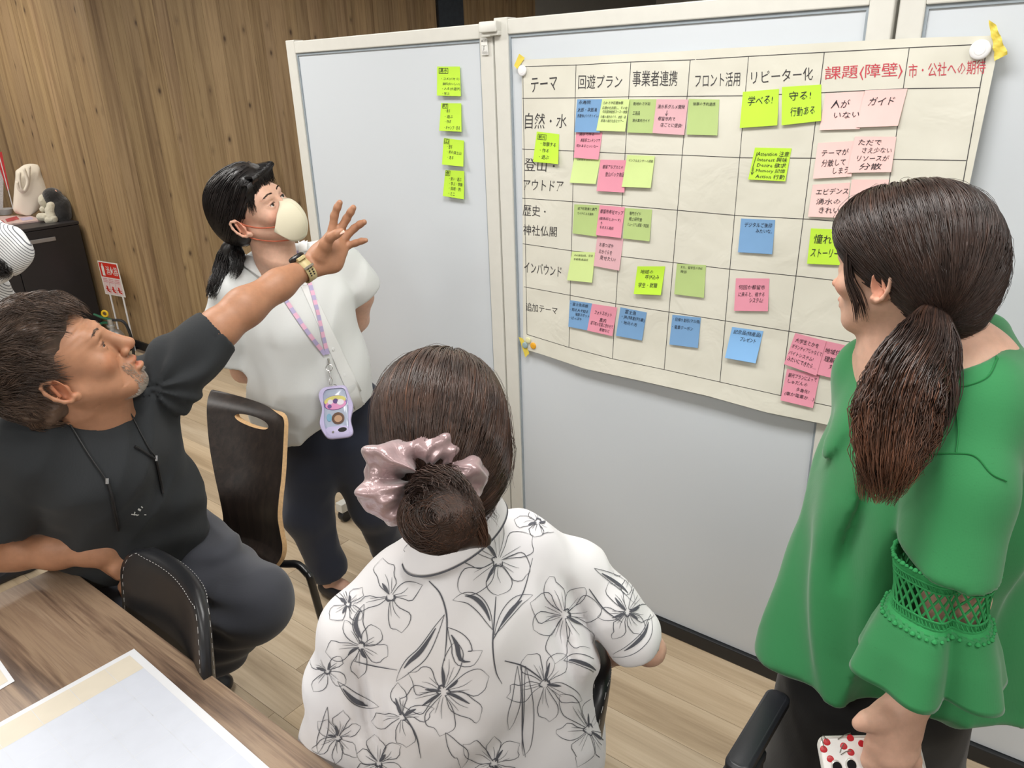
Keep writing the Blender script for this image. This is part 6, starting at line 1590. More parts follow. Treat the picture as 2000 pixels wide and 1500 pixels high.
for pa, pb in (((1615, 1446), (1606, 1436)), ((1661, 1432), (1636, 1444)), ((1648, 1452), (1640, 1470)), ((1662, 1466), (1642, 1474)), ((1609, 1460), (1604, 1440))):
    a_ = pxy(*pa); b_1 = pxy(*pb)
    MB().tube([phc + phn * .0062 + phx * a_[0] + phy * a_[1], phc + phn * .0062 + phx * (a_[0] + b_1[0]) / 2 + phy * ((a_[1] + b_1[1]) / 2 + .0015), phc + phn * .0062 + phx * b_1[0] + phy * b_1[1]], .0006, 5).build('cherry_stem', M_stem, ph)
for X, Y in ((1634, 1498), (1662, 1494), (1648, 1524)):
    a_, b_1 = pxy(X, Y); pcirc(a_, b_1, .0095, .002, M_silv, 'lens_ring'); 
    m = MB(); m.lathe(phc + phn * .0076 + phx * a_ + phy * b_1, phn, [(.0074, 0), (.0074, .0006), (.0001, .0007)], 20); m.build('camera_lens', M_lens, ph)
# ================================================================== WOMAN IN THE FLORAL BLOUSE, SEEN FROM BEHIND
M_blouse, nt_, b_ = mat_base('blouse_white')
r_ = ramp(nt_, noise(nt_, coords(nt_), 8, 3), [(0.3, srgb(222, 221, 224)), (.7, srgb(230, 229, 231))]); nt_.links.new(r_.outputs[0], b_.inputs['Base Color']); setp(b_, rough=.62, sheen=.2)
bump(nt_, b_, noise(nt_, coords(nt_), 700, 2), .08, .0004)
M_print = plain('blouse_print', srgb(82, 84, 92), .7, .05)
M_hair_s = hair_mat('hair_brown_smooth', srgb(44, 33, 29), srgb(74, 56, 48), 0.34)
sea = empty('person', np.array([-0.12, 1.25, 0.0]), 'seated woman seen from behind in a white blouse with line-drawn flowers', 'person')
hs = Head(Q(864, 868, 1.11), cv(-.12, -.40, .91), cv(-.03, -.90, -.42), 1.0)
hps = head_prims(hs)
ss = list(hps)
ss += [rcone(hs.p(0, -.02, -.05), Q(885, 1075, 1.16), .050, .056, .03)]
ss += CH([(700, 1215, 1.18, 40), (880, 1130, 1.20, 60), (1100, 1120, 1.28, 40)], .04)
ss += CH([(890, 1250, 1.28, 130), (880, 1450, 1.40, 140), (860, 1540, 1.46, 150)], .06)
ss += CH([(1105, 1130, 1.28, 42), (1190, 1215, 1.30, 38), (1268, 1268, 1.315, 28), (1180, 1275, 1.44, 26), (1060, 1290, 1.56, 22)], .02)
ss += CH([(695, 1225, 1.18, 42), (655, 1360, 1.24, 38), (640, 1470, 1.32, 34), (720, 1540, 1.42, 28)], .02)
hipL = Q(800, 1540, 1.44); hipR = Q(960, 1530, 1.46)
for hp0, k in ((hipL, -1), (hipR, 1)):
    kn = hp0 + cv(.05 * k, .0, 0) + nrm(np.array([.15, 1, 0])) * .40; kn = np.array([kn[0], kn[1], hp0[2] - .02]); ft_ = np.array([kn[0], kn[1], .05])
    ss += [rcone(hp0, kn, .08, .06, .03), rcone(kn, ft_, .055, .035, .03)]
sdf_mesh('body', ss, M_skin_f, sea, 0.0085, [(hs.p(.08, 0, 0), .05, .003)], None, colfn=tint_fn((1, 1, 1), face_tints(hs)))
# legs in dark trousers, mostly out of the picture
lg = []
for hp0, k in ((hipL, -1), (hipR, 1)):
    kn = hp0 + cv(.05 * k, .0, 0) + nrm(np.array([.15, 1, 0])) * .40; kn = np.array([kn[0], kn[1], hp0[2] - .02]); ft_ = np.array([kn[0], kn[1], .09])
    lg += [rcone(hp0, kn, .098, .076, .03), rcone(kn, ft_, .072, .06, .03)]
    flat_shoe(np.array([kn[0], kn[1] - .03, 0]), np.array([.15, 1, 0]), sea)
sdf_mesh('trousers', lg, M_blk, sea, .01)
# blouse
bl = CH([(700, 1222, 1.17, 62), (800, 1150, 1.17, 66), (900, 1110, 1.19, 66), (1010, 1085, 1.24, 70), (1115, 1112, 1.28, 60)], .05)
bl += CH([(815, 1290, 1.24, 140), (800, 1440, 1.36, 150), (780, 1560, 1.44, 160)], .08) + CH([(1010, 1250, 1.29, 150), (1015, 1420, 1.40, 148), (1000, 1560, 1.47, 152)], .08)
bl += CH([(880, 1210, 1.20, 105), (880, 1330, 1.28, 120), (870, 1500, 1.38, 130)], .10)
bl += CH([(700, 1228, 1.17, 62), (668, 1330, 1.21, 62), (660, 1440, 1.28, 66), (655, 1520, 1.33, 70)], .03)
bl += CH([(1112, 1115, 1.28, 60), (1180, 1185, 1.30, 62), (1228, 1235, 1.31, 66)], .025)
s5 = nrm(Q(1228, 1240, 1.31) - Q(1130, 1135, 1.28))
bl += [limit(Q(1247, 1262, 1.315), nrm(s5 + cv(-.25, .65, 0)), .11), rcone(Q(1215, 1230, 1.31), Q(1275, 1290, 1.32), .042, .05, .004, 's')]
bl += [halfspace(Q(870, 1540, 1.5) - Z * .06, -Z, .01)]
bl += CH([(895, 1040, 1.16, 78), (895, 1075, 1.18, 84)], .03)
bl += CH([(880, 1000, 1.13, 56), (884, 1030, 1.14, 56)], .01, op='s')
fb = folds(np.stack([cv(9, 2, 0), cv(-2, 4.0, 0), cv(0, 0, 7)]), 0.010)
def bl_post(P):
    a = fb(P)
    for (cx3, cy3, d3, ang, wd3, ln3, am) in ((1150, 1230, 1.24, 1.15, .010, .12, .014), (1100, 1250, 1.24, 1.25, .009, .13, .010), (1190, 1290, 1.28, 1.0, .008, .06, .008), (720, 1380, 1.17, 1.42, .011, .13, .016), (765, 1400, 1.2, 1.5, .010, .10, .008), (960, 1420, 1.26, 2.4, .02, .12, .005), (850, 1340, 1.2, .5, .02, .12, .004)):
        q = P - Q(cx3, cy3, d3); u = q @ cv(-math.sin(ang), math.cos(ang), 0); v_ = q @ cv(math.cos(ang), math.sin(ang), 0)
        a = a + am * np.exp(-(u / wd3) ** 2) * np.clip(1 - (v_ / ln3) ** 2, 0, 1) - am * .5 * np.exp(-((u - wd3 * 2) / (wd3 * 1.5)) ** 2) * np.clip(1 - (v_ / ln3) ** 2, 0, 1)
    return a
blouse = sdf_mesh('blouse', bl, M_blouse, sea, 0.0055, (), bl_post, margin=.02, smooth_it=2)
# collar standing round the neck
def ring_pts(cx4, cy4, d4, rx, ry, a0, a1, n, tilt):
    ex = nrm(cv(1, -.40, .15)); ez = nrm(cv(.05, -.50, .86)); c = Q(cx4, cy4, d4)
    return [c + ex * rx * math.cos(a) + ez * ry * math.sin(a) for a in np.linspace(a0, a1, n)]
n = 48; A0, A1 = -math.pi * 1.28, math.pi * .28
r1 = ring_pts(893, 1010, 1.13, .064, .060, A0, A1, n, 0); r2 = ring_pts(891, 1020, 1.135, .072, .066, A0, A1, n, 0); r3 = ring_pts(890, 1044, 1.14, .084, .074, A0, A1, n, 0)
r0 = ring_pts(891, 1040, 1.14, .062, .060, A0, A1, n, 0)
rows = [r0, r1, [a * .5 + b * .5 + Z * .004 for a, b in zip(r1, r2)], r2, r3]
cvs = [p for r in rows for p in r]; cfs = [(j * n + i, j * n + i + 1, (j + 1) * n + i + 1, (j + 1) * n + i) for j in range(len(rows) - 1) for i in range(n - 1)]
collar = mesh_obj('collar', cvs, cfs, M_blouse, blouse, True); m_ = collar.modifiers.new('t', 'SOLIDIFY'); m_.thickness = .002; m_.offset = 0
ss_ = collar.modifiers.new('s', 'SUBSURF'); ss_.levels = 1; ss_.render_levels = 1
MB().tube(r3, .0012, 5).build('collar_edge', M_print, collar)
# ---- printed flowers: pen lines lying on the cloth
bb = bvh_of(blouse)
RF = random.Random(11)
prt = MB()
def stroke(pts, w, close=False, n=None):
    n = n or max(6, int(sum(math.dist(a, b) for a, b in zip(pts[:-1], pts[1:])) / 7))
    c = spline([(a, b, 0) for a, b in pts], n)[:, :2]
    seg = []; nn = []; ww = []
    def flush():
        nonlocal seg, nn, ww
        if len(seg) > 2: prt.ribbon(seg, nn, ww)
        seg, nn, ww = [], [], []
    prev = None
    for k, (x, y) in enumerate(c):
        if x < 560 or y > 1620: flush(); continue
        p, q = hit(bb, x, y, .0011)
        if p is None or (prev is not None and np.linalg.norm(p - prev) > .03): flush(); prev = p; continue
        prev = p
        t = k / max(1, len(c) - 1)
        seg.append(p); nn.append(q); ww.append(w * (0.45 + 0.75 * math.sin(math.pi * min(1, t + .08)) ** .7))
    flush()
def blob(pts, w):
    """filled sliver: pts = spine in photo pixels"""
    n = 9; c = spline([(a, b, 0) for a, b in pts], n)[:, :2]; seg = []; nn = []; ww = []
    for k, (x, y) in enumerate(c):
        p, q = hit(bb, x, y, .0012)
        if p is None: return
        seg.append(p); nn.append(q); ww.append(w * math.sin(math.pi * (k + .3) / (n - .4)) + .0003)
    prt.ribbon(seg, nn, ww)
def petal(cx5, cy5, a, L, wd, seed, dark=True, w=.00048):
    R_ = random.Random(seed); ca, sa = math.cos(a), math.sin(a)
    T = lambda u, v_: (cx5 + u * ca - v_ * sa, cy5 + u * sa + v_ * ca)
    wob = [R_.uniform(-.17, .17) * L for _ in range(9)]
    up = [T(L * .08, wd * .10), T(L * .32, wd * .55 + wob[0] * .4), T(L * .55, wd * .95 + wob[1] * .5), T(L * .78, wd * .80 + wob[2] * .6), T(L * .88 + wob[3] * .3, wd * .5), T(L * 1.0 + wob[4] * .4, wd * .12)]
    dn = [T(L * .08, -wd * .10), T(L * .34, -wd * .6 + wob[5] * .4), T(L * .6, -wd * .9 + wob[6] * .5), T(L * .84, -wd * .62 + wob[7] * .6), T(L * 1.0 + wob[4] * .4, wd * .12)]
    stroke(up, w); stroke(dn, w)
    stroke([T(L * .12, 0), T(L * .4, wd * .1), T(L * .62, wd * R_.uniform(-.2, .3))], w * .7)
    stroke([T(L * .14, wd * .2), T(L * .36, wd * .38), T(L * .5, wd * .5)], w * .6)
    if dark: blob([T(L * .06, -wd * .05), T(L * .25, -wd * .25), T(L * R_.uniform(.35, .6), -wd * R_.uniform(.3, .6))], .0022)
def flower(cx5, cy5, R0, rot, seed, squash=1.0, n=6, miss=()):
    R_ = random.Random(seed)
    for k in range(n):
        if k in miss: continue
        a = rot + k * 2 * math.pi / n + R_.uniform(-.15, .15); L = R0 * R_.uniform(.8, 1.15) * (1 - (1 - squash) * abs(math.sin(a)))
        petal(cx5, cy5, a, L, R0 * R_.uniform(.22, .34), seed * 10 + k, dark=R_.random() < .35)
    for k in range(4):
        a = R_.uniform(0, 6.28); r = R0 * .10
        stroke([(cx5 + r * math.cos(a), cy5 + r * math.sin(a)), (cx5 + r * 1.5 * math.cos(a + .8), cy5 + r * 1.5 * math.sin(a + .8)), (cx5 + r * math.cos(a + 1.7), cy5 + r * math.sin(a + 1.7))], .0009)
def leaf(pts, wd, seed, dark=True):
    R_ = random.Random(seed); c = spline([(a, b, 0) for a, b in pts], 9)[:, :2]; d = np.gradient(c, axis=0); nn = np.stack([-d[:, 1], d[:, 0]], 1); nn /= np.linalg.norm(nn, axis=1)[:, None]
    pr = np.sin(np.linspace(0, math.pi, 9)) ** .8 * wd
    stroke([tuple(a) for a in c + nn * pr[:, None]], .0005); stroke([tuple(a) for a in c - nn * (pr * R_.uniform(.6, 1))[:, None]], .0005)
    if dark: blob([tuple(a) for a in (c + nn * (pr * .45)[:, None])[1:7]], .0030)
def stem(pts): stroke(pts, .0009); 
flower(972, 1095, 88, -1.7, 1); flower(866, 1350, 92, -1.5, 2); flower(1102, 1200, 84, -1.9, 3, n=7); flower(1050, 1020, 52, .6, 4, .6, 5); flower(763, 1165, 70, 1.2, 5, 1, 4); flower(1063, 1335, 74, .3, 6, 1, 5)
flower(1225, 1195, 62, 1.0, 7, 1, 6); flower(1150, 1425, 80, -2.2, 8, 1, 6); flower(965, 1490, 70, -1.6, 9, .8, 6); flower(705, 1262, 64, 1.6, 10, 1, 5); flower(785, 1400, 60, 1.4, 11, 1, 4); flower(660, 1440, 52, -1.4, 12); flower(640, 1310, 46, 2.2, 13, 1, 4); flower(1200, 1340, 40, 1.2, 14); flower(820, 1040 + 30, 40, 2.8, 15, 1, 3); flower(930, 1010, 40, -1.2, 16, 1, 4); flower(680, 1180, 44, 2.4, 17, 1, 4); flower(740, 1490, 54, -.6, 18); flower(1230, 1120, 40, .2, 19, 1, 4)
stem([(968, 1165), (965, 1210), (962, 1260), (968, 1310), (980, 1335)]); stem([(838, 1135), (860, 1160), (872, 1200), (872, 1245), (868, 1290)]); stem([(962, 1250), (990, 1200), (1020, 1160), (1040, 1090)]); stem([(985, 1290), (1020, 1300), (1050, 1320), (1060, 1330)]); stem([(1018, 1300), (1020, 1380), (1020, 1440), (1026, 1478)]); stem([(1150, 1150), (1180, 1190), (1215, 1215)]); stem([(690, 1290), (730, 1300), (776, 1308)]); stem([(770, 1370), (810, 1430), (822, 1480)])
leaf([(962, 1230), (940, 1190), (915, 1170), (884, 1172)], 16, 31); leaf([(965, 1240), (985, 1200), (1010, 1172), (1040, 1162)], 14, 32); leaf([(868, 1200), (830, 1270), (800, 1300), (774, 1330)], 14, 33); leaf([(874, 1225), (900, 1255), (910, 1285), (942, 1270)], 22, 34); leaf([(1010, 1300), (1010, 1360), (1000, 1400), (994, 1425)], 10, 35, False); leaf([(1026, 1300), (1034, 1380), (1030, 1450), (1022, 1475)], 12, 36, False)
leaf([(712, 1180), (700, 1215), (708, 1240), (716, 1262)], 12, 37); leaf([(1270, 1200), (1262, 1240), (1230, 1270), (1190, 1282)], 12, 38); leaf([(1160, 1110), (1200, 1130), (1225, 1150), (1240, 1180)], 12, 39); leaf([(660, 1330), (690, 1360), (715, 1372), (740, 1380)], 12, 40); leaf([(870, 1430), (890, 1460), (905, 1475), (900, 1500)], 16, 41, False); leaf([(1100, 1290), (1125, 1285), (1160, 1300), (1180, 1330)], 12, 42); leaf([(640, 1380), (636, 1420), (628, 1450), (622, 1470)], 10, 43, False)
o_ = prt.build('floral_print', M_print, blouse, smooth=True); o_['kind'] = 'stuff'
# ---- hair with bun
hs_ = [hs.e((0, -0.022, 0.052), (0.091, 0.110, 0.096), 0.02), hs.e((0, -0.060, 0.000), (0.088, 0.074, 0.084), 0.03), hs.e((0, -0.060, -0.055), (0.052, 0.048, 0.045), 0.03), hs.e((0, 0.04, .06), (.08, .065, .06), .03)]
hs_ += [hs.e((0, 0.125, 0.0), (0.074, 0.060, 0.070), 0.012, 's'), hs.e((0.096, 0.012, -0.040), (0.03, 0.040, 0.042), 0.008, 's'), hs.e((0, 0.03, -0.11), (0.1, 0.085, 0.045), 0.01, 's')]
hsb = sdf_mesh('hair', hs_, M_hair_s, sea, 0.0042, (), lambda P: 0.003 * vnoise(P * 26))
tps = Q(846, 955, 1.03); tie_s = hs.A @ (tps - hs.p(0, -.02, .035)); tie_s /= np.linalg.norm(tie_s)
def st_s(R_, n):
    a = R_.randn(n * 3, 3); a /= np.linalg.norm(a, axis=1)[:, None]
    k = (a[:, 2] > -0.45) & ~((a[:, 1] > .55) & (a[:, 2] < .3)) & ~((a[:, 0] > .5) & (a[:, 1] > .05) & (a[:, 2] < -.05)); return a[k][:n]
cs_ = combed(hs, hs_[:4], tie_s, 4200, 18, st_s, 0.004, seed=33, spread=.22)
fl_ = combed(hs, hs_[:4], tie_s, 150, 16, st_s, 0.009, seed=34, spread=.6)
bc = Q(862, 1010, .935)
bun = [ell(bc, (.050, .044, .042), np.stack([cv(1, 0, 0), cv(0, 1, 0), cv(0, 0, 1)]), .01), rcone(bc + cv(.03, .02, 0), bc + cv(.052, .030, .01), .020, .010, .01), rcone(bc + cv(.0, -.02, .02), tps, .026, .018, .02)]
sdf_mesh('bun', bun, M_hair_s, hsb, .004)
R7 = np.random.RandomState(7); loops = []
for q in range(1500):
    a0 = R7.uniform(-.5, 3.4); tw = R7.uniform(1.6, 3.6) * (1 if R7.rand() < .85 else -1); ph_ = R7.uniform(-1.25, 1.25); pl = []
    for t in np.linspace(0, 1, 14):
        a = a0 + tw * t - 2.0; lat_ = ph_ + .35 * math.sin(t * 3)
        r = 1.02 + .06 * math.sin(5 * t + a0)
        pl.append(bc + cv(math.cos(a) * .050 * r * math.cos(lat_), math.sin(a) * .044 * r * math.cos(lat_), -abs(math.sin(lat_)) * .042 * r))
    loops.append(pl)
loops = np.array(loops)
tuft = lock([Q(900, 980, .93), Q(922, 1005, .925), Q(936, 1040, .93), Q(942, 1070, .94)], [.018, .015, .010, .004], 200, 14, 41, .003, 1, .6)
topb = lock([tps, Q(850, 962, .975), Q(858, 975, .925), Q(862, 1000, .90)], [.022, .034, .042, .040], 700, 14, 45, .002, 1, .6)
tuft2 = lock([Q(840, 1040, .94), Q(822, 1055, .945), Q(806, 1064, .95)], [.018, .012, .003], 120, 10, 42, .003, 1, .9)
neckh = lock([Q(925, 940, 1.08), Q(945, 990, 1.08), Q(960, 1030, 1.09)], [.010, .012, .016], 60, 14, 44, .004, 1.2, .8)
wisps = np.array([spline([hs.p(.088, .02, .03) + R7.uniform(-.004, .004, 3), hs.p(.098, .03, .0) + R7.uniform(-.006, .006, 3), hs.p(.102, .035, -.04) + R7.uniform(-.01, .01, 3), hs.p(.092, .03, -.09) + R7.uniform(-.015, .015, 3)], 14) for _ in range(40)])
hair_object('hair_strands', [cs_, fl_, topb, loops, tuft, tuft2, neckh, wisps], M_hair_s, hsb, [.0009, .0003, .0009, .0009, .0008, .0007, .00035, .0003], [tint_rand(cs_, .65, 1.6, 51, (.06, (1.9, 1.6, 1.35))), tint_rand(fl_, .9, 1.5, 52), tint_rand(topb, .7, 1.7, 58), tint_rand(loops, .6, 1.6, 53, (.12, (2.0, 1.6, 1.3))), tint_rand(tuft, .8, 1.8, 54, None, (.3, (1.9, 1.5, 1.2))), tint_rand(tuft2, .8, 1.6, 55), tint_rand(neckh, .7, 1.2, 56), tint_rand(wisps, .8, 1.3, 57)])
# ---- satin scrunchie
M_satin, nt_, b_ = mat_base('scrunchie_satin'); b_.inputs['Base Color'].default_value = srgb(166, 140, 142); setp(b_, rough=.28, sheen=.4, spec=.8, metal=.25)
bump(nt_, b_, noise(nt_, coords(nt_), 30, 3, .5, 1.5), .35, .006)
sc0 = Q(832, 936, .972); e1 = nrm(cv(1, -.10, .25)); e2 = nrm(cv(.10, .97, -.12)); e2 = nrm(e2 - e1 * (e2 @ e1)); e3 = np.cross(e1, e2)
nu, nv = 150, 30; sv = []; R9 = random.Random(4)
for i in range(nu):
    u = 2 * math.pi * i / nu
    Rm = .044; bul = 1 + .16 * math.sin(5 * u + .7) + .12 * math.sin(8 * u + 2) + .07 * math.sin(15 * u)
    for j in range(nv):
        v_ = 2 * math.pi * j / nv
        r = .0235 * bul * (1 + .10 * math.sin(3 * v_ + 7 * u) + .07 * math.sin(5 * v_ - 11 * u))
        rad = Rm + r * math.cos(v_); ex_ = 1.12 if math.cos(u) < 0 else 1.0
        sv.append(sc0 + e1 * rad * math.cos(u) * 1.12 * ex_ + e2 * rad * math.sin(u) * .92 + e3 * (r * 1.15 * math.sin(v_) + .006 * math.sin(6 * u)))
sf = [(i * nv + j, ((i + 1) % nu) * nv + j, ((i + 1) % nu) * nv + (j + 1) % nv, i * nv + (j + 1) % nv) for i in range(nu) for j in range(nv)]
mesh_obj('scrunchie', sv, sf, M_satin, sea, True)
# ================================================================== TABLE AND WHAT LIES ON IT
TZ = 0.72
def eU(px_, py_, z=TZ):
    p = at_z(px_, py_, z); return p @ U, p @ V
ta0 = eU(145, 1100); ta1 = eU(620, 1495)
M_table = wood('table_wood', [(0.30, srgb(84, 68, 58)), (0.42, srgb(122, 101, 84)), (0.52, srgb(148, 126, 104)), (0.62, srgb(134, 112, 93)), (0.76, srgb(164, 143, 120))], 'X', 26, 1.5, knots=True, rough=0.33, fine=130, bmp=0.2, knotcol=srgb(46, 32, 28), kscale=(3, 8, 8), kth=.07, spec=.5)
vE = (ta0[1] + ta1[1]) / 2; uA = ta0[0] + 0.02
angE = math.atan2(ta1[1] - ta0[1], ta1[0] - ta0[0]) - math.pi
table = empty('table', W(uA - .9, vE - .4, 0), 'wood-grain table with a printed sheet on it, in the lower left corner', 'table')
def tbox(name, u0, u1, v0, v1, z0, z1, mat, bev=.002):
    o = mesh_obj(name, *_box((u1 - u0) / 2, (v1 - v0) / 2, (z1 - z0) / 2), mat, None)
    place(o, (u0 + u1) / 2, (v0 + v1) / 2, (z0 + z1) / 2)
    o.parent = table; o.matrix_parent_inverse = table.matrix_basis.inverted()
    md = o.modifiers.new('bevel', 'BEVEL'); md.width = bev; md.segments = 2
    return o
tbox('tabletop', uA - 1.8, uA + .001, vE - .80, vE, TZ - .03, TZ, M_table, .003)
for a in (uA - 1.72, uA - .08):
    for b in (vE - .74, vE - .09): tbox('leg', a - .025, a + .025, b - .025, b + .025, 0.001, TZ - .03, M_black)
tbox('apron', uA - 1.70, uA - .1, vE - .75, vE - .73, TZ - .08, TZ - .03, M_black); tbox('apron', uA - 1.70, uA - .1, vE - .11, vE - .09, TZ - .08, TZ - .03, M_black)
M_sheet = plain('sheet_white', srgb(214, 216, 220), .55, .01); M_cream = plain('print_cream', srgb(208, 200, 184), .6, .02); M_blue = plain('print_pale_blue', srgb(198, 203, 214), .6, .02); M_dot = plain('dotted_line', srgb(205, 208, 214), .6)
def flat(name, quad, z, mat, parent=None, th=.0004, n=10, wav=0.0):
    P_ = [at_z(x, y, TZ) for x, y in quad]; vs = []
    for j in range(n + 1):
        for i in range(n + 1):
            p = quad_pt(P_, i / n, j / n); p = p + Z * (z + wav * (math.sin(i * .9) * .5 + .5) * (j / n)); vs.append(p)
    o = mesh_obj(name, vs, [(j * (n + 1) + i, (j + 1) * (n + 1) + i, (j + 1) * (n + 1) + i + 1, j * (n + 1) + i + 1) for j in range(n) for i in range(n)], mat, parent, True)
    m = o.modifiers.new('t', 'SOLIDIFY'); m.thickness = th; m.offset = 1
    return o, P_
# the sheet: corner at (262,1268); sides run to (0,1410) and (520,1495)
c0 = at_z(262, 1268, TZ); cL = at_z(0, 1412, TZ); cR = at_z(522, 1497, TZ)
dL = nrm(cL - c0); dR = nrm(cR - c0)
big, bigP = None, None
def sheet_obj(c, a, b, la, lb, z, name, mat, parent=None, th=.0003, x0=0, y0=0):
    vs = []; n = 12
    for j in range(n + 1):
        for i in range(n + 1): vs.append(c + a * (x0 + la * i / n) + b * (y0 + lb * j / n) + Z * (z))
    o = mesh_obj(name, vs, [(j * (n + 1) + i, j * (n + 1) + i + 1, (j + 1) * (n + 1) + i + 1, (j + 1) * (n + 1) + i) for j in range(n) for i in range(n)], mat, parent, False)
    m = o.modifiers.new('t', 'SOLIDIFY'); m.thickness = th; m.offset = 0
    return o
sh1 = sheet_obj(c0, dL, dR, .55, .60, .0012, 'printed_sheet', M_sheet); tag(sh1, 'large white printed sheet with a cream band along its edge, on the table', 'paper')
sheet_obj(c0, dL, dR, .50, .055, .0016, 'printed_band', M_cream, sh1, .0001, .014, .012)
sheet_obj(c0, dL, dR, .50, .50, .0016, 'printed_area', M_blue, sh1, .0001, .014, .067)
gd = MB()
for k in range(9):
    gd.ribbon([c0 + dL * .014 + dR * (.067 + k * .062) + Z * .0018, c0 + dL * .50 + dR * (.067 + k * .062) + Z * .0018], Z, .00035)
for k in range(8):
    gd.ribbon([c0 + dL * (.06 + k * .062) + dR * .012 + Z * .0018, c0 + dL * (.06 + k * .062) + dR * .55 + Z * .0018], Z, .00035)
gd.build('dotted_grid', M_dot, sh1, smooth=False)['kind'] = 'stuff'
c2 = at_z(29, 1331, TZ); d2a = nrm(at_z(0, 1348, TZ) - c2); d2b = nrm(at_z(0, 1290, TZ) - c2)
sh2 = sheet_obj(c2, d2a, d2b, .21, .297, .0010, 'printed_sheet', M_sheet); tag(sh2, 'small white printed sheet cut off by the left edge of the picture, on the table', 'paper')
sheet_obj(c2, d2a, d2b, .19, .27, .0014, 'printed_area', M_cream, sh2, .0001, .008, .010)

# ================================================================== CHAIRS
M_leather, nt_, b_ = mat_base('black_leatherette'); b_.inputs['Base Color'].default_value = srgb(30, 31, 34); setp(b_, rough=.36, spec=.5)
bump(nt_, b_, noise(nt_, coords(nt_), 500, 3, .6), .22, .0006)
M_stitch = plain('white_stitch', srgb(190, 190, 188), .7)
M_tube = plain('black_steel', srgb(22, 23, 25), .3, .05, spec=.6)
def leather_chair(tl, tr, fwd, label, wid_extra=0.0, hgt=.36, leg=True):
    """tl, tr = upper corners of the backrest; fwd = the way the sitter faces"""
    root = empty('leather_chair', np.array([*(((tl + tr) / 2 + nrm(fwd) * .2)[:2]), 0]), label, 'chair', 'black leatherette chairs')
    x = nrm(tr - tl); x[2] = 0; x = nrm(x); fw = nrm(np.array([fwd[0], fwd[1], 0])); fw = nrm(fw - x * (fw @ x)); w = np.linalg.norm((tr - tl)[:2]); c = (tl + tr) / 2
    n1, n2 = 26, 22; r = .085; T_ = .022
    def bp(a, b, side):                         # a -1..1 across, b 0..1 down
        zz = -b * hgt; hw2 = w / 2 + .012
        if -zz < r: hw2 = hw2 - r + math.sqrt(max(0, r * r - (r + zz) ** 2))
        X_ = a * hw2; curve = -.035 * (1 - (X_ / (w / 2)) ** 2) + .05 * b
        e = (1 - abs(a) ** 6) * (1 - max(0, 1 - b / .06) ** 2 * .9)
        return c + x * X_ + Z * zz + fw * (curve + side * T_ * (.35 + .65 * e) * (0.8 + .4 * b))
    vs = []; fs = []
    for sd in (1, -1): vs += [bp(-1 + 2 * i / n1, j / n2, sd) for j in range(n2 + 1) for i in range(n1 + 1)]
    N = (n1 + 1) * (n2 + 1)
    for j in range(n2):
        for i in range(n1):
            q = (j * (n1 + 1) + i, j * (n1 + 1) + i + 1, (j + 1) * (n1 + 1) + i + 1, (j + 1) * (n1 + 1) + i); fs.append(q); fs.append(tuple(N + k for k in reversed(q)))
    edge = [i for i in range(n1 + 1)] + [(j + 1) * (n1 + 1) + n1 for j in range(n2)] + [n2 * (n1 + 1) + i for i in range(n1 - 1, -1, -1)] + [j * (n1 + 1) for j in range(n2 - 1, 0, -1)]
    for k in range(len(edge)):
        a, b = edge[k], edge[(k + 1) % len(edge)]; fs.append((a, N + a, N + b, b))
    back = mesh_obj('backrest', vs, fs, M_leather, root, True)
    for sd in (1, -1):
        path = [bp(a, b, sd * 1.0) + fw * sd * .001 for a, b in [(-.93, .98 - .90 * t) for t in np.linspace(0, 1, 14)] + [(-.93 + 1.86 * t, .035) for t in np.linspace(0.02, .98, 20)] + [(.93, .08 + .90 * t) for t in np.linspace(0, 1, 14)]]
        for k in range(0, len(path) - 1):
            for q in range(3):
                pass
        m = MB()
        P_ = spline(path, 130)
        for k in range(0, 129, 2): m.tube([P_[k], P_[k + 1]], .0005, 4)
        m.build('stitching', M_stitch, back)['kind'] = 'stuff'
    st = MB(); sc_p = c + fw * (.235 if w < .5 else .25) - Z * (c[2] - .445)
    st.rbox(sc_p, x, fw, Z, (w / 2 + .02, .215, .035), .07, 6); st.build('seat', M_leather, root, bevel=.01)
    for s in (-1, 1):
        a = sc_p + x * s * (w / 2 - .005)
        MB().tube(spline([a - fw * .17 - Z * .04, a - fw * .20 - Z * .2, a - fw * .24 - Z * (sc_p[2] - .012)], 8), .011, 8).build('leg', M_tube, root)
        MB().tube(spline([a + fw * .17 - Z * .04, a + fw * .185 - Z * .2, a + fw * .20 - Z * (sc_p[2] - .012)], 8), .011, 8).build('leg', M_tube, root)
        MB().tube(spline([a - fw * .17 - Z * .03, a - fw * .235 + Z * .02, a - fw * .24 + Z * .12], 10), .010, 8).build('back_support', M_tube, root)
    return root
tl = at_z(256, 1066, .845); tr = at_z(398, 1196, .845)
ext = nrm(tl - tr)
leather_chair(tl + ext * .03, tr, -V, 'black leatherette chair with white stitching tucked under the table edge', hgt=.36)
hpm = Q(250, 1115, 1.90)
stool = empty('stool', np.array([hpm[0], hpm[1], 0]), 'black round stool under the man in black, hidden by him and the table', 'stool')
zs_ = hpm[2] - .085
MB().lathe(np.array([hpm[0], hpm[1], zs_ - .05]), Z, [(.12, 0), (.145, .01), (.15, .03), (.14, .048), (.0001, .052)], 28).build('seat', M_leather, stool)
MB().lathe(np.array([hpm[0], hpm[1], .015]), Z, [(.02, 0), (.02, zs_ - .065)], 14).build('column', M_tube, stool)
MB().lathe(np.array([hpm[0], hpm[1], .001]), Z, [(.16, 0), (.16, .008), (.05, .02), (.0001, .022)], 28).build('base', M_tube, stool)
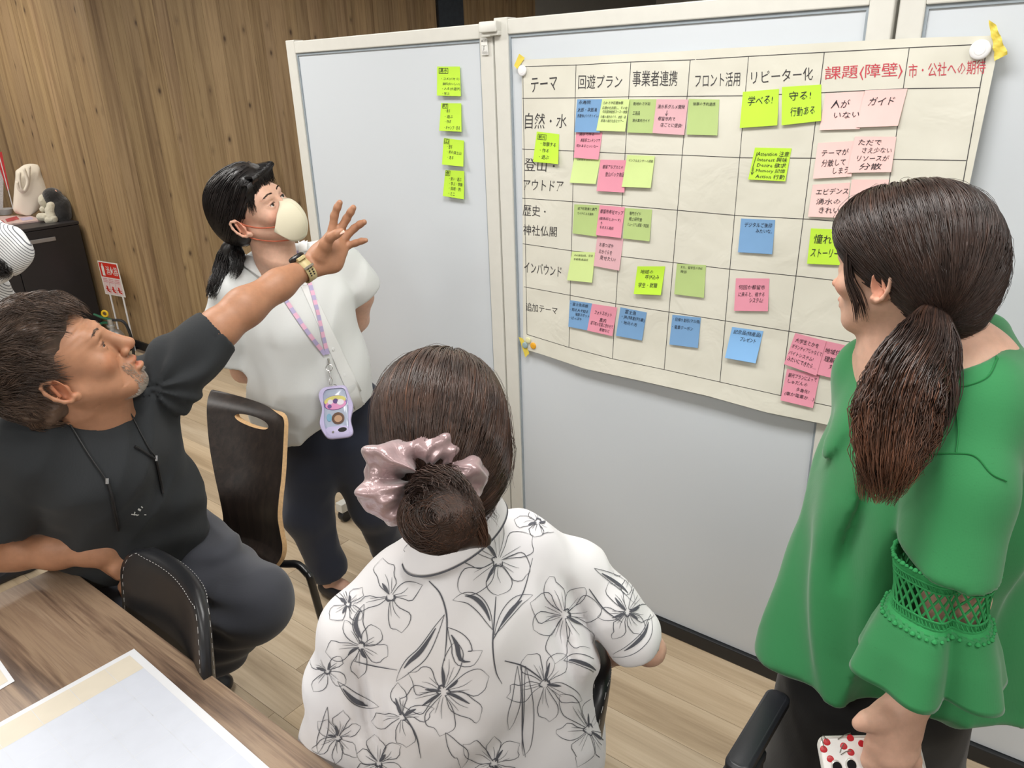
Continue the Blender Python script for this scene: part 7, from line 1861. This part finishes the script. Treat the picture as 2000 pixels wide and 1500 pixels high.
# second one: the seated woman's, only its right side shows
pn_ = at_z(1166, 1362, .735); pf_ = at_z(1108, 1180, .735)
leather_chair(pf_, pn_, cv(-1, 0, .1), 'black leatherette chair under the woman in the floral blouse', hgt=.36)

# plywood chair between the man and the woman in white
M_veneer = wood('dark_veneer', [(0.3, srgb(26, 21, 19)), (0.5, srgb(36, 29, 26)), (0.7, srgb(46, 37, 32))], 'Z', 60, 1.5, knots=False, rough=.42, fine=260, bmp=.05, spec=.25)
M_ply = plain('plywood_edge', srgb(196, 160, 116), .5, .12, 160)
ply = empty('plywood_chair', at_z(520, 1240, 0), 'dark bent-plywood chair with a slot handle and black padded seat, beside the woman in white', 'chair')
rows_ = [((411, 760), (560, 812), .858), ((406, 790), (559, 838), .835), ((407, 830), (557, 880), .79), ((412, 880), (554, 930), .735), ((421, 930), (549, 975), .685), ((430, 970), (547, 1010), .64), ((436, 1000), (552, 1042), .595), ((437, 1020), (556, 1066), .56), ((430, 1040), (553, 1088), .525), ((418, 1058), (541, 1106), .495), ((395, 1080), (522, 1122), .47), ((360, 1110), (500, 1150), .455), ((330, 1140), (470, 1185), .45), ((300, 1180), (440, 1225), .452)]
Ls = spline([at_z(a[0], a[1], z) for a, b, z in rows_], 64); Rs = spline([at_z(b[0], b[1], z) for a, b, z in rows_], 64)
na = 40; pvs = []
bkn = nrm(np.cross(Rs[10] - Ls[10], Z)); 
if bkn @ cv(0, 0, 1) < 0: bkn = -bkn
def shellp(i, j, off=0.0):
    t = j / na; i0 = min(int(i), 62); f = i - i0
    l = Ls[i0] * (1 - f) + Ls[i0 + 1] * f; r = Rs[i0] * (1 - f) + Rs[i0 + 1] * f
    w_ = 1.0
    if i < 4:       # rounded upper corners and dipped top edge
        k = (4 - i) / 4; w_ = 1 - .10 * (1 - math.sqrt(max(0, 1 - k * k)))
        tt_ = .5 + (t - .5) * w_
    else: tt_ = t
    p = l + (r - l) * tt_
    bow = 4 * t * (1 - t)
    p = p + bkn * (.035 * bow * (1 if i < 40 else max(0, 1 - (i - 40) / 12)) + off)
    if i < 6: p = p - Z * .018 * bow * (6 - i) / 6
    if i > 44: p = p - Z * .012 * bow
    return p
hole_c = (.5, 6.6); hole_r = (.205, 1.9)
M_ = na * 2 + 1; V3 = [shellp(a / 2, (j / 2)) for a in range(127) for j in range(M_)]
fs3 = [(a * M_ + j, a * M_ + j + 1, (a + 1) * M_ + j + 1, (a + 1) * M_ + j) for a in range(126) for j in range(M_ - 1)]
shell = mesh_obj('shell', V3, fs3, None, ply, True, mats=[M_veneer, M_ply])
m = shell.modifiers.new('t', 'SOLIDIFY'); m.thickness = .012; m.offset = 0; m.material_offset_rim = 1; m.use_rim = True
hcv = []
for s_ in (-.05, .05):
    for k in range(28):
        t = 2 * math.pi * k / 28; ii = 6.8 + 1.55 * math.sin(t) * (1 if math.sin(t) > 0 else .8); hcv.append(shellp(ii, (.5 + .215 * math.cos(t)) * na) + bkn * s_)
cutter = mesh_obj('cutter', hcv, [(k, (k + 1) % 28, 28 + (k + 1) % 28, 28 + k) for k in range(28)] + [tuple(reversed(range(28))), tuple(range(28, 56))], M_ply, None)
bm_ = shell.modifiers.new('b', 'BOOLEAN'); bm_.object = cutter; bm_.operation = 'DIFFERENCE'; bm_.solver = 'EXACT'; bm_.material_mode = 'TRANSFER'
bpy.context.view_layer.update()
me_ = bpy.data.meshes.new_from_object(shell.evaluated_get(bpy.context.evaluated_depsgraph_get()))
shell.modifiers.clear(); shell.data = me_; bpy.data.objects.remove(cutter)
try: shell.data.set_sharp_from_angle(angle=math.radians(40))
except Exception: pass
# padded seat
pad = MB(); pvv = []
for j in range(13):
    for i in range(17):
        a = 46 + 17 * i / 16; t = .07 + .86 * j / 12; e = max(abs(i / 8 - 1), abs(j / 6 - 1)); h_ = .008 + .024 * (1 - e ** 4)
        pvv.append(shellp(min(a, 63), t * na) + Z * h_ + (bkn * -.01 if i < 3 else 0))
for j in range(13):
    for i in range(17):
        a = 46 + 17 * i / 16; t = .07 + .86 * j / 12; pvv.append(shellp(min(a, 63), t * na) + Z * .006)
f5 = [(j * 17 + i, j * 17 + i + 1, (j + 1) * 17 + i + 1, (j + 1) * 17 + i) for j in range(12) for i in range(16)]
f5 += [tuple(221 + k for k in reversed(q)) for q in f5]
bd = [i for i in range(17)] + [j * 17 + 16 for j in range(1, 13)] + [12 * 17 + i for i in range(15, -1, -1)] + [j * 17 for j in range(11, 0, -1)]
f5 += [(bd[k], 221 + bd[k], 221 + bd[(k + 1) % len(bd)], bd[(k + 1) % len(bd)]) for k in range(len(bd))]
mesh_obj('seat_pad', pvv, f5, M_leather, ply, True)
def tubepx(pts, r, name='leg', par=ply, mat=M_tube):
    return MB().tube(spline(pts, 22), r, 10).build(name, mat, par)
q1 = at_z(536, 1100, .43); q2 = at_z(582, 1103, .43); q3 = at_z(606, 1130, .395); q4 = at_z(640, 1250, .12); q5 = at_z(654, 1296, .012)
tubepx([q1, q1 * .5 + q2 * .5, q2, q3 * .8 + q2 * .2 + np.array([0, 0, .006]), q3, q3 * .6 + q4 * .4, q4, q5], .0115)
fdir = nrm(Ls[60] - Ls[46]); fdir[2] = 0; fdir = nrm(fdir)
wv_ = Ls[20] - Rs[20]; wv_[2] = 0
tubepx([q1 + wv_ * .25, q1 + wv_ * .9, q1 + wv_ * 1.25, q1 + wv_ * 1.38 - Z * .04, q1 + wv_ * 1.5 - Z * .41], .0115)
tubepx([q1 + fdir * .02, q1 + fdir * .2, q1 + fdir * .30 - Z * .02 + wv_ * .2, q1 + fdir * .34 - Z * .41 + wv_ * .4], .0115)
tubepx([q1 + wv_ * .95 + fdir * .02, q1 + wv_ * .95 + fdir * .2, q1 + wv_ + fdir * .30 - Z * .02, q1 + wv_ * 1.05 + fdir * .34 - Z * .41], .0115)

# office chair beside the woman in green: armrest in view, the rest behind and below the frame
off = empty('office_chair', W(.10, .86, 0), 'black office chair whose armrest shows at the bottom, next to the woman in green', 'chair')
M_plas = plain('black_plastic', srgb(34, 36, 41), .42, .06, 200, .15, 600, .0004)
ra = at_z(1445, 1480, .655); rb = at_z(1522, 1350, .655); ad2 = nrm(rb - ra); aw = np.cross(Z, ad2); 
am = (ra + rb) / 2 - aw * .0 
def pad_arm(c):
    m = MB(); m.rbox(c - Z * .012, ad2, aw, Z, (.105, .0215, .012), .016, 5); return m.build('armrest', M_plas, off, bevel=.004)
armc = at_z(1483, 1418, .655); pad_arm(armc)
side_r = -aw if (-aw) @ cv(1, 0, 0) > 0 else aw
MB().box(armc - Z * .13 - ad2 * .02, ad2, aw, Z, (.035, .012, .11)).build('arm_post', M_plas, off, bevel=.006)
MB().rbox(armc - Z * .035 - ad2 * .06, ad2, aw, Z, (.045, .024, .010), .01).build('arm_joint', M_plas, off, bevel=.003)
sc2 = armc + side_r * .27 - Z * .19 - ad2 * .16
pad_arm(armc + side_r * .54 - ad2 * .20); MB().box(armc + side_r * .54 - ad2 * .22 - Z * .13, ad2, aw, Z, (.035, .012, .11)).build('arm_post', M_plas, off, bevel=.006)
MB().rbox(sc2, ad2, aw, Z, (.22, .235, .035), .06, 6).build('seat', M_plas, off, bevel=.012)
MB().rbox(sc2 - ad2 * .25 + Z * .16, aw, nrm(Z * 1 - ad2 * .12), nrm(np.cross(aw, nrm(Z - ad2 * .12))), (.20, .15, .02), .06, 6).build('backrest', M_plas, off, bevel=.008)
MB().lathe(np.array([sc2[0], sc2[1], .09]), Z, [(.03, 0), (.03, .15), (.02, .152), (.02, sc2[2] - .125)], 16).build('gas_column', M_tube, off)
for k in range(5):
    a = 2 * math.pi * k / 5 + .3; d_ = np.array([math.cos(a), math.sin(a), 0]); b0 = np.array([sc2[0], sc2[1], .10])
    MB().tube([b0, b0 + d_ * .14 - Z * .01, b0 + d_ * .27 - Z * .035], [.022, .018, .013], 8).build('base_arm', M_plas, off)
    cc = b0 + d_ * .27; cc[2] = .026; xx = np.cross(Z, d_); MB().lathe(cc - xx * .02, xx, [(.008, 0), (.025, .003), (.025, .037), (.008, .04)], 16).build('caster', M_rail, off)
# ================================================================== RECESS: CABINET, EXTINGUISHER, SIGN
M_cab = plain('cabinet_black', srgb(46, 45, 49), .45, .05, 30)
M_cabd = plain('cabinet_door', srgb(40, 39, 43), .38, .05, 30)
zc = .88
cr = at_z(160, 430, zc); cu, cvv = cr @ U, VC - .03
cu = (at_z(158, 431, zc)) @ U
cab = empty('cabinet', W(cu + .22, cvv - .45, 0), 'low black storage cabinet against the wooden wall, left behind the man', 'cabinet')
def cbox(name, u0, u1, v0, v1, z0, z1, mat, par=cab, bev=.003):
    o = mesh_obj(name, *_box((u1 - u0) / 2, (v1 - v0) / 2, (z1 - z0) / 2), mat, None); place(o, (u0 + u1) / 2, (v0 + v1) / 2, (z0 + z1) / 2)
    o.parent = par
    o.matrix_parent_inverse = (par.matrix_basis if par.parent is None else par.parent.matrix_basis @ par.matrix_parent_inverse @ par.matrix_basis).inverted()
    if bev: md = o.modifiers.new('bevel', 'BEVEL'); md.width = bev; md.segments = 2
    return o
cbox('body', cu + .02, cu + .45, cvv - .9, cvv, .03, zc - .02, M_cab); cbox('top', cu - .002, cu + .45, cvv - .9, cvv, zc - .02, zc, M_cab)
cbox('plinth', cu + .03, cu + .42, cvv - .89, cvv - .01, 0.002, .03, M_black)
dR_ = cbox('door', cu, cu + .02, cvv - .448, cvv - .004, .035, zc - .024, M_cabd); dL_ = cbox('door', cu, cu + .02, cvv - .896, cvv - .452, .035, zc - .024, M_cabd)
M_alu = plain('handle_alu', srgb(168, 168, 172), .35, .03, metal=.6)
for d_, a in ((dR_, cvv - .44), (dL_, cvv - .80)):
    cbox('handle', cu - .012, cu, a + .06, a + .26, zc - .105, zc - .078, M_alu, d_)
cbox('name_label', cu - .003, cu - .0002, cvv - .62, cvv - .54, zc - .016, zc - .004, plain('label', srgb(190, 190, 188), .6))
# a second cabinet further left, mostly out of frame
cab2 = empty('cabinet', W(cu + .22, cvv - 1.4, 0), 'second low black cabinet further left, cut off by the picture edge', 'cabinet')
cbox('body', cu + .02, cu + .45, cvv - 1.81, cvv - .91, .03, zc - .02, M_cab, cab2); cbox('top', cu - .002, cu + .45, cvv - 1.81, cvv - .91, zc - .02, zc, M_cab, cab2); cbox('door', cu, cu + .02, cvv - 1.352, cvv - .914, .035, zc - .024, M_cabd, cab2); cbox('door', cu, cu + .02, cvv - 1.806, cvv - 1.358, .035, zc - .024, M_cabd, cab2)
cbox('plinth', cu + .03, cu + .42, cvv - 1.80, cvv - .92, 0.002, .03, M_black, cab2)
D0 = ((at_z(90, 430, zc) - O) @ RW)[2]
def on_top(x, y): return at_z(x, y, zc)
# canvas tote bag
M_canvas = weave('canvas', srgb(238, 232, 218)[:3], 900, .9, .2, .04, .3)
tb = on_top(58, 424) - V * .13
def tq(x, y, back=0.0):            # a point of the bag: photo direction on its plane
    n = nrm(np.array([tb[0], tb[1], 0])); p = on_plane(x, y, tb, n); return p + n * back
tote = empty('tote_bag', tb, 'cream canvas tote bag standing on the black cabinet against the wooden wall', 'bag')
outl = [(28, 421), (27, 405), (29, 380), (30, 362), (33, 345), (31, 333), (38, 330), (47, 322), (60, 320), (72, 321), (80, 324), (80, 336), (88, 350), (96, 368), (99, 378), (92, 390), (80, 404), (70, 424)]
nb = len(outl); cx6, cy6 = 58, 378; bv_ = []
for lay, (s, dz_) in enumerate(((.35, -.055), (.70, -.050), (.93, -.030), (1.0, 0.0), (.95, .03), (.6, .05))):
    for (x, y) in outl:
        p = tq(cx6 + (x - cx6) * s * 1.08, cy6 + (y - cy6) * s if y < 415 or s > .9 else y, dz_ + .05)
        bv_.append(p + Z * .004 * math.sin(x * .5 + lay))
bf = [(l * nb + i, l * nb + (i + 1) % nb, (l + 1) * nb + (i + 1) % nb, (l + 1) * nb + i) for l in range(5) for i in range(nb)] + [tuple(reversed(range(nb))), tuple(range(5 * nb, 6 * nb))]
bo = mesh_obj('bag_body', bv_, bf, M_canvas, tote, True); s_ = bo.modifiers.new('s', 'SUBSURF'); s_.levels = 2; s_.render_levels = 2
for pts in ([(38, 336), (38, 352), (41, 368), (48, 372), (54, 360), (56, 340), (57, 324)], [(46, 328), (52, 345), (54, 356), (50, 368), (44, 374), (36, 368), (33, 354)]):
    P_ = spline([tq(x, y, -.015) for x, y in pts], 24); MB().ribbon(P_, nrm(-ray(50, 350)), .010).build('strap', M_canvas, tote)
for ob_ in [o for o in tote.children if o.name.startswith('strap')]:
    m = ob_.modifiers.new('t', 'SOLIDIFY'); m.thickness = .003
# plush toy
M_pl_b = plain('plush_black', srgb(34, 34, 37), .95, .15, 300, .6, 700, .003, sheen=.5); M_pl_c = plain('plush_cream', srgb(226, 222, 204), .95, .05, 300, .6, 700, .003, sheen=.4); M_pl_p = plain('plush_pink', srgb(214, 170, 158), .9)
pd = D0 - .06
def K(x, y, dd=0.0): return Q(x, y, pd + dd)
kp = lambda r: px(r, pd)
toy = empty('plush_toy', on_top(112, 432), 'black and cream plush animal sitting on the corner of the black cabinet', 'toy')
fz = lambda P: .002 * vnoise(P * 160) + .001 * vnoise(P * 350)
sdf_mesh('torso', [ell(K(119, 406, .02), (kp(18), kp(24), kp(18)), np.stack([cv(1, 0, 0), cv(0, 1, 0), cv(0, 0, 1)]), .02), ball(K(103, 385), kp(18), .02), ball(K(123, 420, .02), kp(15), .02)], M_pl_b, toy, .005, (), fz)
sdf_mesh('face', [ell(K(86, 392, -.02), (kp(9), kp(13), kp(12)), np.stack([cv(1, 0, 0), cv(0, 1, 0), cv(0, 0, 1)]), .01), ball(K(84, 409, -.02), kp(6), .01)], M_pl_c, toy, .004, (), fz)
for pts in ([(100, 402), (97, 412), (101, 425)], [(88, 424), (80, 424)], [(104, 428), (96, 430)]):
    sdf_mesh('paw', CH([(x, y, pd - .04, 8) for x, y in pts], .01), M_pl_c, toy, .004, (), fz)
sdf_mesh('ear', [ell(K(106, 377, -.03), (kp(5), kp(7), kp(3)), np.stack([nrm(cv(.8, .5, 0)), nrm(cv(-.5, .8, 0)), cv(0, 0, 1)]), .01)], M_pl_p, toy, .003)
for x, y in ((80, 390), (83, 396)): MB().lathe(K(x, y, -.045), -nrm(ray(x, y)), [(.003, 0), (.003, .002), (.0001, .004)], 8).build('eye', M_lens, toy)
# magazines, tray, cup, papers, pennant on the cabinet
def lowbox(name, quad, h, mat, label, cat, z=zc, parts=None):
    P_ = [at_z(x, y, z + h) for x, y in quad]; c = sum(P_) / 4
    vs = P_ + [p - Z * (h - .001) for p in P_]
    o = mesh_obj(name, vs, [(0, 1, 2, 3), (7, 6, 5, 4), (0, 4, 5, 1), (1, 5, 6, 2), (2, 6, 7, 3), (3, 7, 4, 0)], mat); tag(o, label, cat); return o, P_
M_mag = plain('magazine_pink', srgb(222, 196, 192), .35, .12, 60); M_magr = plain('magazine_red', srgb(190, 70, 76), .4, .2, 90); M_rose = plain('rose_edge', srgb(196, 150, 134), .4)
lap, lp = lowbox('magazine', [(-40, 424), (55, 420), (86, 429), (-40, 444)], .012, M_mag, 'pink-edged magazine lying flat on the black cabinet', 'magazine')
for q in ([(10, 428), (32, 422), (38, 428), (14, 434)], [(-10, 434), (5, 430), (12, 437), (-8, 441)], [(38, 426), (60, 423), (66, 428), (44, 431)]):
    pts_ = [at_z(x, y, zc + .0127) for x, y in q]; mesh_obj('cover_print', pts_, [(0, 1, 2, 3)], M_magr if q[0][0] < 30 else M_lil, lap)
M_porc = plain('white_bowl', srgb(232, 234, 238), .3, .02)
bwl = MB(); bwl.lathe(on_top(20, 421) + U * .08, Z, [(.035, 0), (.045, .004), (.062, .045), (.060, .046), (.042, .008), (.0001, .006)], 24); tag(bwl.build('bowl', M_porc), 'white bowl beside the canvas tote bag on the cabinet', 'bowl')
# leaning poster and rod
M_post = plain('poster_grey', srgb(196, 197, 200), .6, .25, 160); M_redp = plain('pennant_red', srgb(196, 52, 58), .6, .1)
pn = nrm(np.array([-.25, -.9, .2]))
g = on_top(4, 426) + U * .12
def gp(x, y): return on_plane(x, y, g, nrm(np.array([g[0], g[1], 0])))
po = mesh_obj('leaning_poster', [gp(-45, 330), gp(7, 322), gp(6, 408), gp(-45, 420)] + [gp(-45, 330) + U * .004, gp(7, 322) + U * .004, gp(6, 408) + U * .004, gp(-45, 420) + U * .004], [(0, 3, 2, 1), (4, 5, 6, 7), (0, 1, 5, 4), (1, 2, 6, 5), (2, 3, 7, 6), (3, 0, 4, 7)], M_post); tag(po, 'grey speckled board leaning on the cabinet at the picture edge', 'board')
rod = MB(); rod.tube([gp(23, 408) - U * .03, gp(-6, 300) - U * .03], .004, 8)
ro = rod.build('flag_rod', M_porc); tag(ro, 'thin white rod with a red banner standing in the white bowl', 'flag')
fl_q = [gp(-14, 300) - U * .032, gp(0, 296) - U * .032, gp(15, 368) - U * .032, gp(11, 372) - U * .032]
fo = mesh_obj('banner', fl_q, [(0, 3, 2, 1)], M_redp, ro); fo.modifiers.new('t', 'SOLIDIFY').thickness = .002
# fire extinguisher stand: sign on two rods, silver cylinder
vs_ = VC - .07
def sp(x, y, v=None): return on_plane(x, y, V * (vs_ if v is None else v), V)
sign = empty('extinguisher_sign', sp(230, 700) * np.array([1, 1, 0]), 'red and white fire extinguisher sign on two thin posts by the wooden wall', 'sign')
sq = [sp(190, 509), sp(228, 515), sp(245, 581), sp(206, 574)]
M_sw = plain('sign_white', srgb(236, 214, 216), .4, .02); M_sr = plain('sign_red', srgb(214, 56, 44), .4, .03); M_sww = plain('sign_pure', srgb(240, 240, 238), .4)
sb = mesh_obj('sign_board', sq + [p + V * .003 for p in sq], [(0, 3, 2, 1), (4, 5, 6, 7), (0, 1, 5, 4), (1, 2, 6, 5), (2, 3, 7, 6), (3, 0, 4, 7)], M_sww, sign)
def sgn(x, y, o=.0008): return quad_pt(sq, x, y) - V * o
def srect(x0, y0, x1, y1, mat, name, o=.0008): return mesh_obj(name, [sgn(x0, y0, o), sgn(x1, y0, o), sgn(x1, y1, o), sgn(x0, y1, o)], [(0, 3, 2, 1)], mat, sb)
srect(.04, .03, .96, .46, M_sr, 'red_field'); srect(.05, .48, .95, .97, M_sw, 'instruction_field')
tm = MB(); put_text(tm, '消火器', (.36, .12, .94, .38), lambda x, y: sgn(x, y, .0016), 0.0); tm.build('lettering', M_sww, sb, smooth=False)
ic = MB()
for x0, y0, x1, y1 in ((.14, .14, .27, .42), (.17, .09, .24, .14), (.20, .06, .23, .10)): ic.add([sgn(x0, y0, .0016), sgn(x1, y0, .0016), sgn(x1, y1, .0016), sgn(x0, y1, .0016)], [(0, 3, 2, 1)])
ic.build('extinguisher_symbol', M_sww, sb, smooth=False)
pi = MB()
for k in range(3):
    xx = .12 + .29 * k
    for a in ((.0, .80, .20, .84), (.05, .72, .12, .9), (.12, .86, .2, .92)): pi.add([sgn(xx + a[0], a[1], .0016), sgn(xx + a[2], a[1] + .02, .0016), sgn(xx + a[2], a[3], .0016), sgn(xx + a[0], a[3] - .01, .0016)], [(0, 3, 2, 1)])
pi.build('pictogram', M_sr, sb, smooth=False)['kind'] = 'stuff'
l_ = MB()
for k in range(2): l_.add([sgn(.35 + .3 * k, .56, .0016), sgn(.355 + .3 * k + .01, .56, .0016), sgn(.355 + .3 * k + .01, .94, .0016), sgn(.35 + .3 * k, .94, .0016)], [(0, 3, 2, 1)])
for k in range(3):
    for q in range(3): l_.add([sgn(.08 + .3 * k, .5 + .05 * q, .0016), sgn(.30 + .3 * k, .5 + .05 * q, .0016), sgn(.30 + .3 * k, .52 + .05 * q, .0016), sgn(.08 + .3 * k, .52 + .05 * q, .0016)], [(0, 3, 2, 1)])
l_.build('small_print', plain('print_rose', srgb(216, 150, 156), .5), sb, smooth=False)['kind'] = 'stuff'
for (x, y) in ((214, 575), (239, 580)):
    a = sp(x, y); MB().tube([a + Z * .02 + V * .004, np.array([a[0], a[1], .015]) + V * .004], .006, 8).build('post', M_porc, sign)
MB().rbox(np.array([*sp(228, 640)[:2], .008]), U, V, Z, (.12, .06, .007), .02).build('base', M_rail, sign)
ex = empty('fire_extinguisher', at_z(222, 900, 0), 'silver fire extinguisher with green valve standing by its sign', 'fire extinguisher')
vx = VC - .20
ec = on_plane(222, 655, V * vx, V); ex.location = (ec[0], ec[1], 0); rE = px(20, ((ec - O) @ RW)[2])
top = ec[2] + .035
M_can = plain('brushed_steel', srgb(188, 190, 192), .32, .03, metal=.75); M_grn = plain('valve_green', srgb(28, 96, 70), .4, .1); M_yel = plain('ring_yellow', srgb(226, 190, 40), .4, .03)
bz = np.array([ec[0], ec[1], 0.0])
MB().lathe(bz, Z, [(rE * .8, .004), (rE, .02), (rE, top - .07), (rE * .93, top - .035), (rE * .70, top - .008), (rE * .34, top + .006), (rE * .30, top + .03), (.0001, top + .031)], 28).build('cylinder', M_can, ex)
MB().lathe(bz + Z * (top + .028), Z, [(rE * .42, 0), (rE * .42, .012), (rE * .28, .014), (rE * .28, .05), (rE * .2, .052), (.0001, .053)], 20).build('valve', M_can, ex)
hb = bz + Z * (top + .075)
sdm = nrm(cv(-1, .1, 0)); sdm[2] = 0
MB().tube([hb + sdm * -.01, hb + sdm * .05 + Z * .02, hb + sdm * .10 + Z * .045], [.010, .010, .007], 8).build('lever', M_grn, ex)
MB().tube([hb - Z * .02, hb + sdm * .05 - Z * .018, hb + sdm * .09 - Z * .03], [.010, .009, .007], 8).build('lever', M_grn, ex)
rc_ = hb + sdm * .025 + Z * .045; MB().tube([rc_ + (nrm(cv(1, 0, 0)) * math.cos(t) + Z * math.sin(t)) * .019 for t in np.linspace(0, 2 * math.pi, 18)], .007, 8).build('pull_ring', M_yel, ex)
MB().tube(spline([hb - sdm * .01, hb - sdm * .09 - Z * .02, hb - sdm * .115 - Z * .14, hb - sdm * .10 - Z * .3], 18), .010, 8).build('hose', M_rail, ex)
# ================================================================== PERSON IN STRIPES, AT THE LEFT EDGE
M_strp, nt_, b_ = mat_base('striped_cotton')
def stripes(direction, freq):
    g_ = nt_.nodes.new('ShaderNodeNewGeometry'); dp_ = nd(nt_, 'ShaderNodeVectorMath', operation='DOT_PRODUCT'); nt_.links.new(g_.outputs['Position'], dp_.inputs[0]); dp_.inputs[1].default_value = tuple(direction * freq)
    nz = nd(nt_, 'ShaderNodeMath', operation='MULTIPLY_ADD'); nt_.links.new(noise(nt_, g_.outputs['Position'], 6, 2), nz.inputs[0]); nz.inputs[1].default_value = 9.0; nt_.links.new(dp_.outputs['Value'], nz.inputs[2])
    sn_ = nd(nt_, 'ShaderNodeMath', operation='SINE'); nt_.links.new(nz.outputs[0], sn_.inputs[0]); return sn_.outputs[0]
mr_ = nd(nt_, 'ShaderNodeMapRange'); mr_.inputs[1].default_value = -1; nt_.links.new(stripes(cv(.80, -.60, 0), 2 * math.pi / .0062), mr_.inputs[0])
r_ = ramp(nt_, mr_.outputs[0], [(0.0, srgb(96, 98, 104)), (.10, srgb(120, 122, 128)), (.24, srgb(228, 229, 230)), (1, srgb(234, 235, 236))]); nt_.links.new(r_.outputs[0], b_.inputs['Base Color']); setp(b_, rough=.85)
M_cuffw = plain('white_cotton', srgb(232, 233, 234), .85, .02)
ps = empty('person', np.array([-1.85, 2.35, 0]), 'person in a white striped ruffled blouse, cut off by the left picture edge', 'person')
dS = 2.35
hx = Head(Q(-95, 480, 2.35), nrm(cv(-.5, .35, .6)), cv(.1, -.9, -.35), 1.0)
pp = head_prims(hx) + [rcone(hx.p(0, -.02, -.06), Q(-95, 600, 2.40), .05, .06, .02)]
pp += CH([(-160, 640, 2.42, 40), (-40, 620, 2.42, 40)], .04) + CH([(-95, 700, 2.48, 70), (-90, 850, 2.6, 74)], .05)
pp += CH([(-60, 620, 2.40, 28), (-50, 545, 2.36, 24), (-70, 520, 2.32, 20), (-110, 530, 2.30, 16)], .02)
pp += CH([(-170, 640, 2.42, 30), (-190, 760, 2.5, 26), (-150, 860, 2.45, 20)], .02)
LS = [[(-60, 860, 2.62, 60), (-40, 1020, 2.80, 44)], [(-130, 860, 2.62, 60), (-130, 1020, 2.80, 44)]]
for L_ in LS:
    pp += CH(L_, .03); e = Q(*L_[-1][:3]); pp += [rcone(e, np.array([e[0], e[1], .05]), .05, .035, .02)]
sdf_mesh('body', pp, M_skin_f, ps, .009)
bl2 = CH([(-160, 640, 2.42, 50), (-40, 615, 2.42, 50)], .05) + CH([(-95, 700, 2.48, 84), (-75, 760, 2.50, 84)], .06)
bl2 += [ell(Q(8, 492, 2.26), (px(44, 2.26), px(52, 2.26), px(40, 2.26)), np.stack([nrm(cv(.9, .4, 0)), nrm(cv(-.4, .9, 0)), cv(0, 0, 1)]), .02)] + CH([(-30, 470, 2.25, 46), (10, 490, 2.26, 42)], .03) + CH([(-34, 560, 2.36, 46), (-22, 610, 2.40, 46), (-16, 650, 2.42, 40), (-24, 700, 2.46, 38)], .04)
bl2 += [rcone(Q(-8, 545, 2.24), Q(-20, 500, 2.26), .040, .03, .006, 's')]
sdf_mesh('striped_blouse', bl2, M_strp, ps, .006, (), lambda P: .006 * np.sin((P @ cv(.9, .5, 0)) * 90) * .5 + .004 * vnoise(P * 18))
cuffp = [Q(-14 + 34 * math.cos(t), 520 + 34 * math.sin(t) * .8, 2.25 + .03 * math.sin(t)) for t in np.linspace(-1.4, 1.6, 24)]
MB().ribbon(cuffp, nrm(-ray(0, 520)), .015).build('cuff', M_cuffw, ps).modifiers.new('t', 'SOLIDIFY').thickness = .004
tr2 = CH([(-110, 800, 2.58, 84), (-40, 790, 2.56, 76)], .05)
tr2 += CH([(-10, 780, 2.52, 60), (20, 830, 2.56, 42)], .04)
for L_ in LS:
    tr2 += CH([(a, b, d, r + 12) for a, b, d, r in L_], .04); e = Q(*L_[-1][:3]); tr2 += [rcone(e, np.array([e[0], e[1], .07]), .066, .055, .03)]
    flat_shoe(np.array([e[0], e[1] - .02, 0]), V, ps)
sdf_mesh('navy_trousers', tr2, M_navy, ps, .01)
hq = [hx.e((0, -.02, .05), (.088, .105, .09), .02), hx.e((0, -.06, 0), (.08, .07, .085), .03), hx.e((0, .12, .01), (.07, .06, .065), .01, 's')]
hxb = sdf_mesh('hair', hq, M_hair_b, ps, .006)
cl = lock([Q(-50, 470, 2.24), Q(-20, 505, 2.23), Q(-4, 528, 2.22), Q(4, 548, 2.22)], [.03, .035, .03, .018], 320, 20, 61, .014, 3, .5)
hair_object('hair_strands', [cl], M_hair_b, hxb, .0012, [tint_rand(cl, .8, 2.2, 62)])
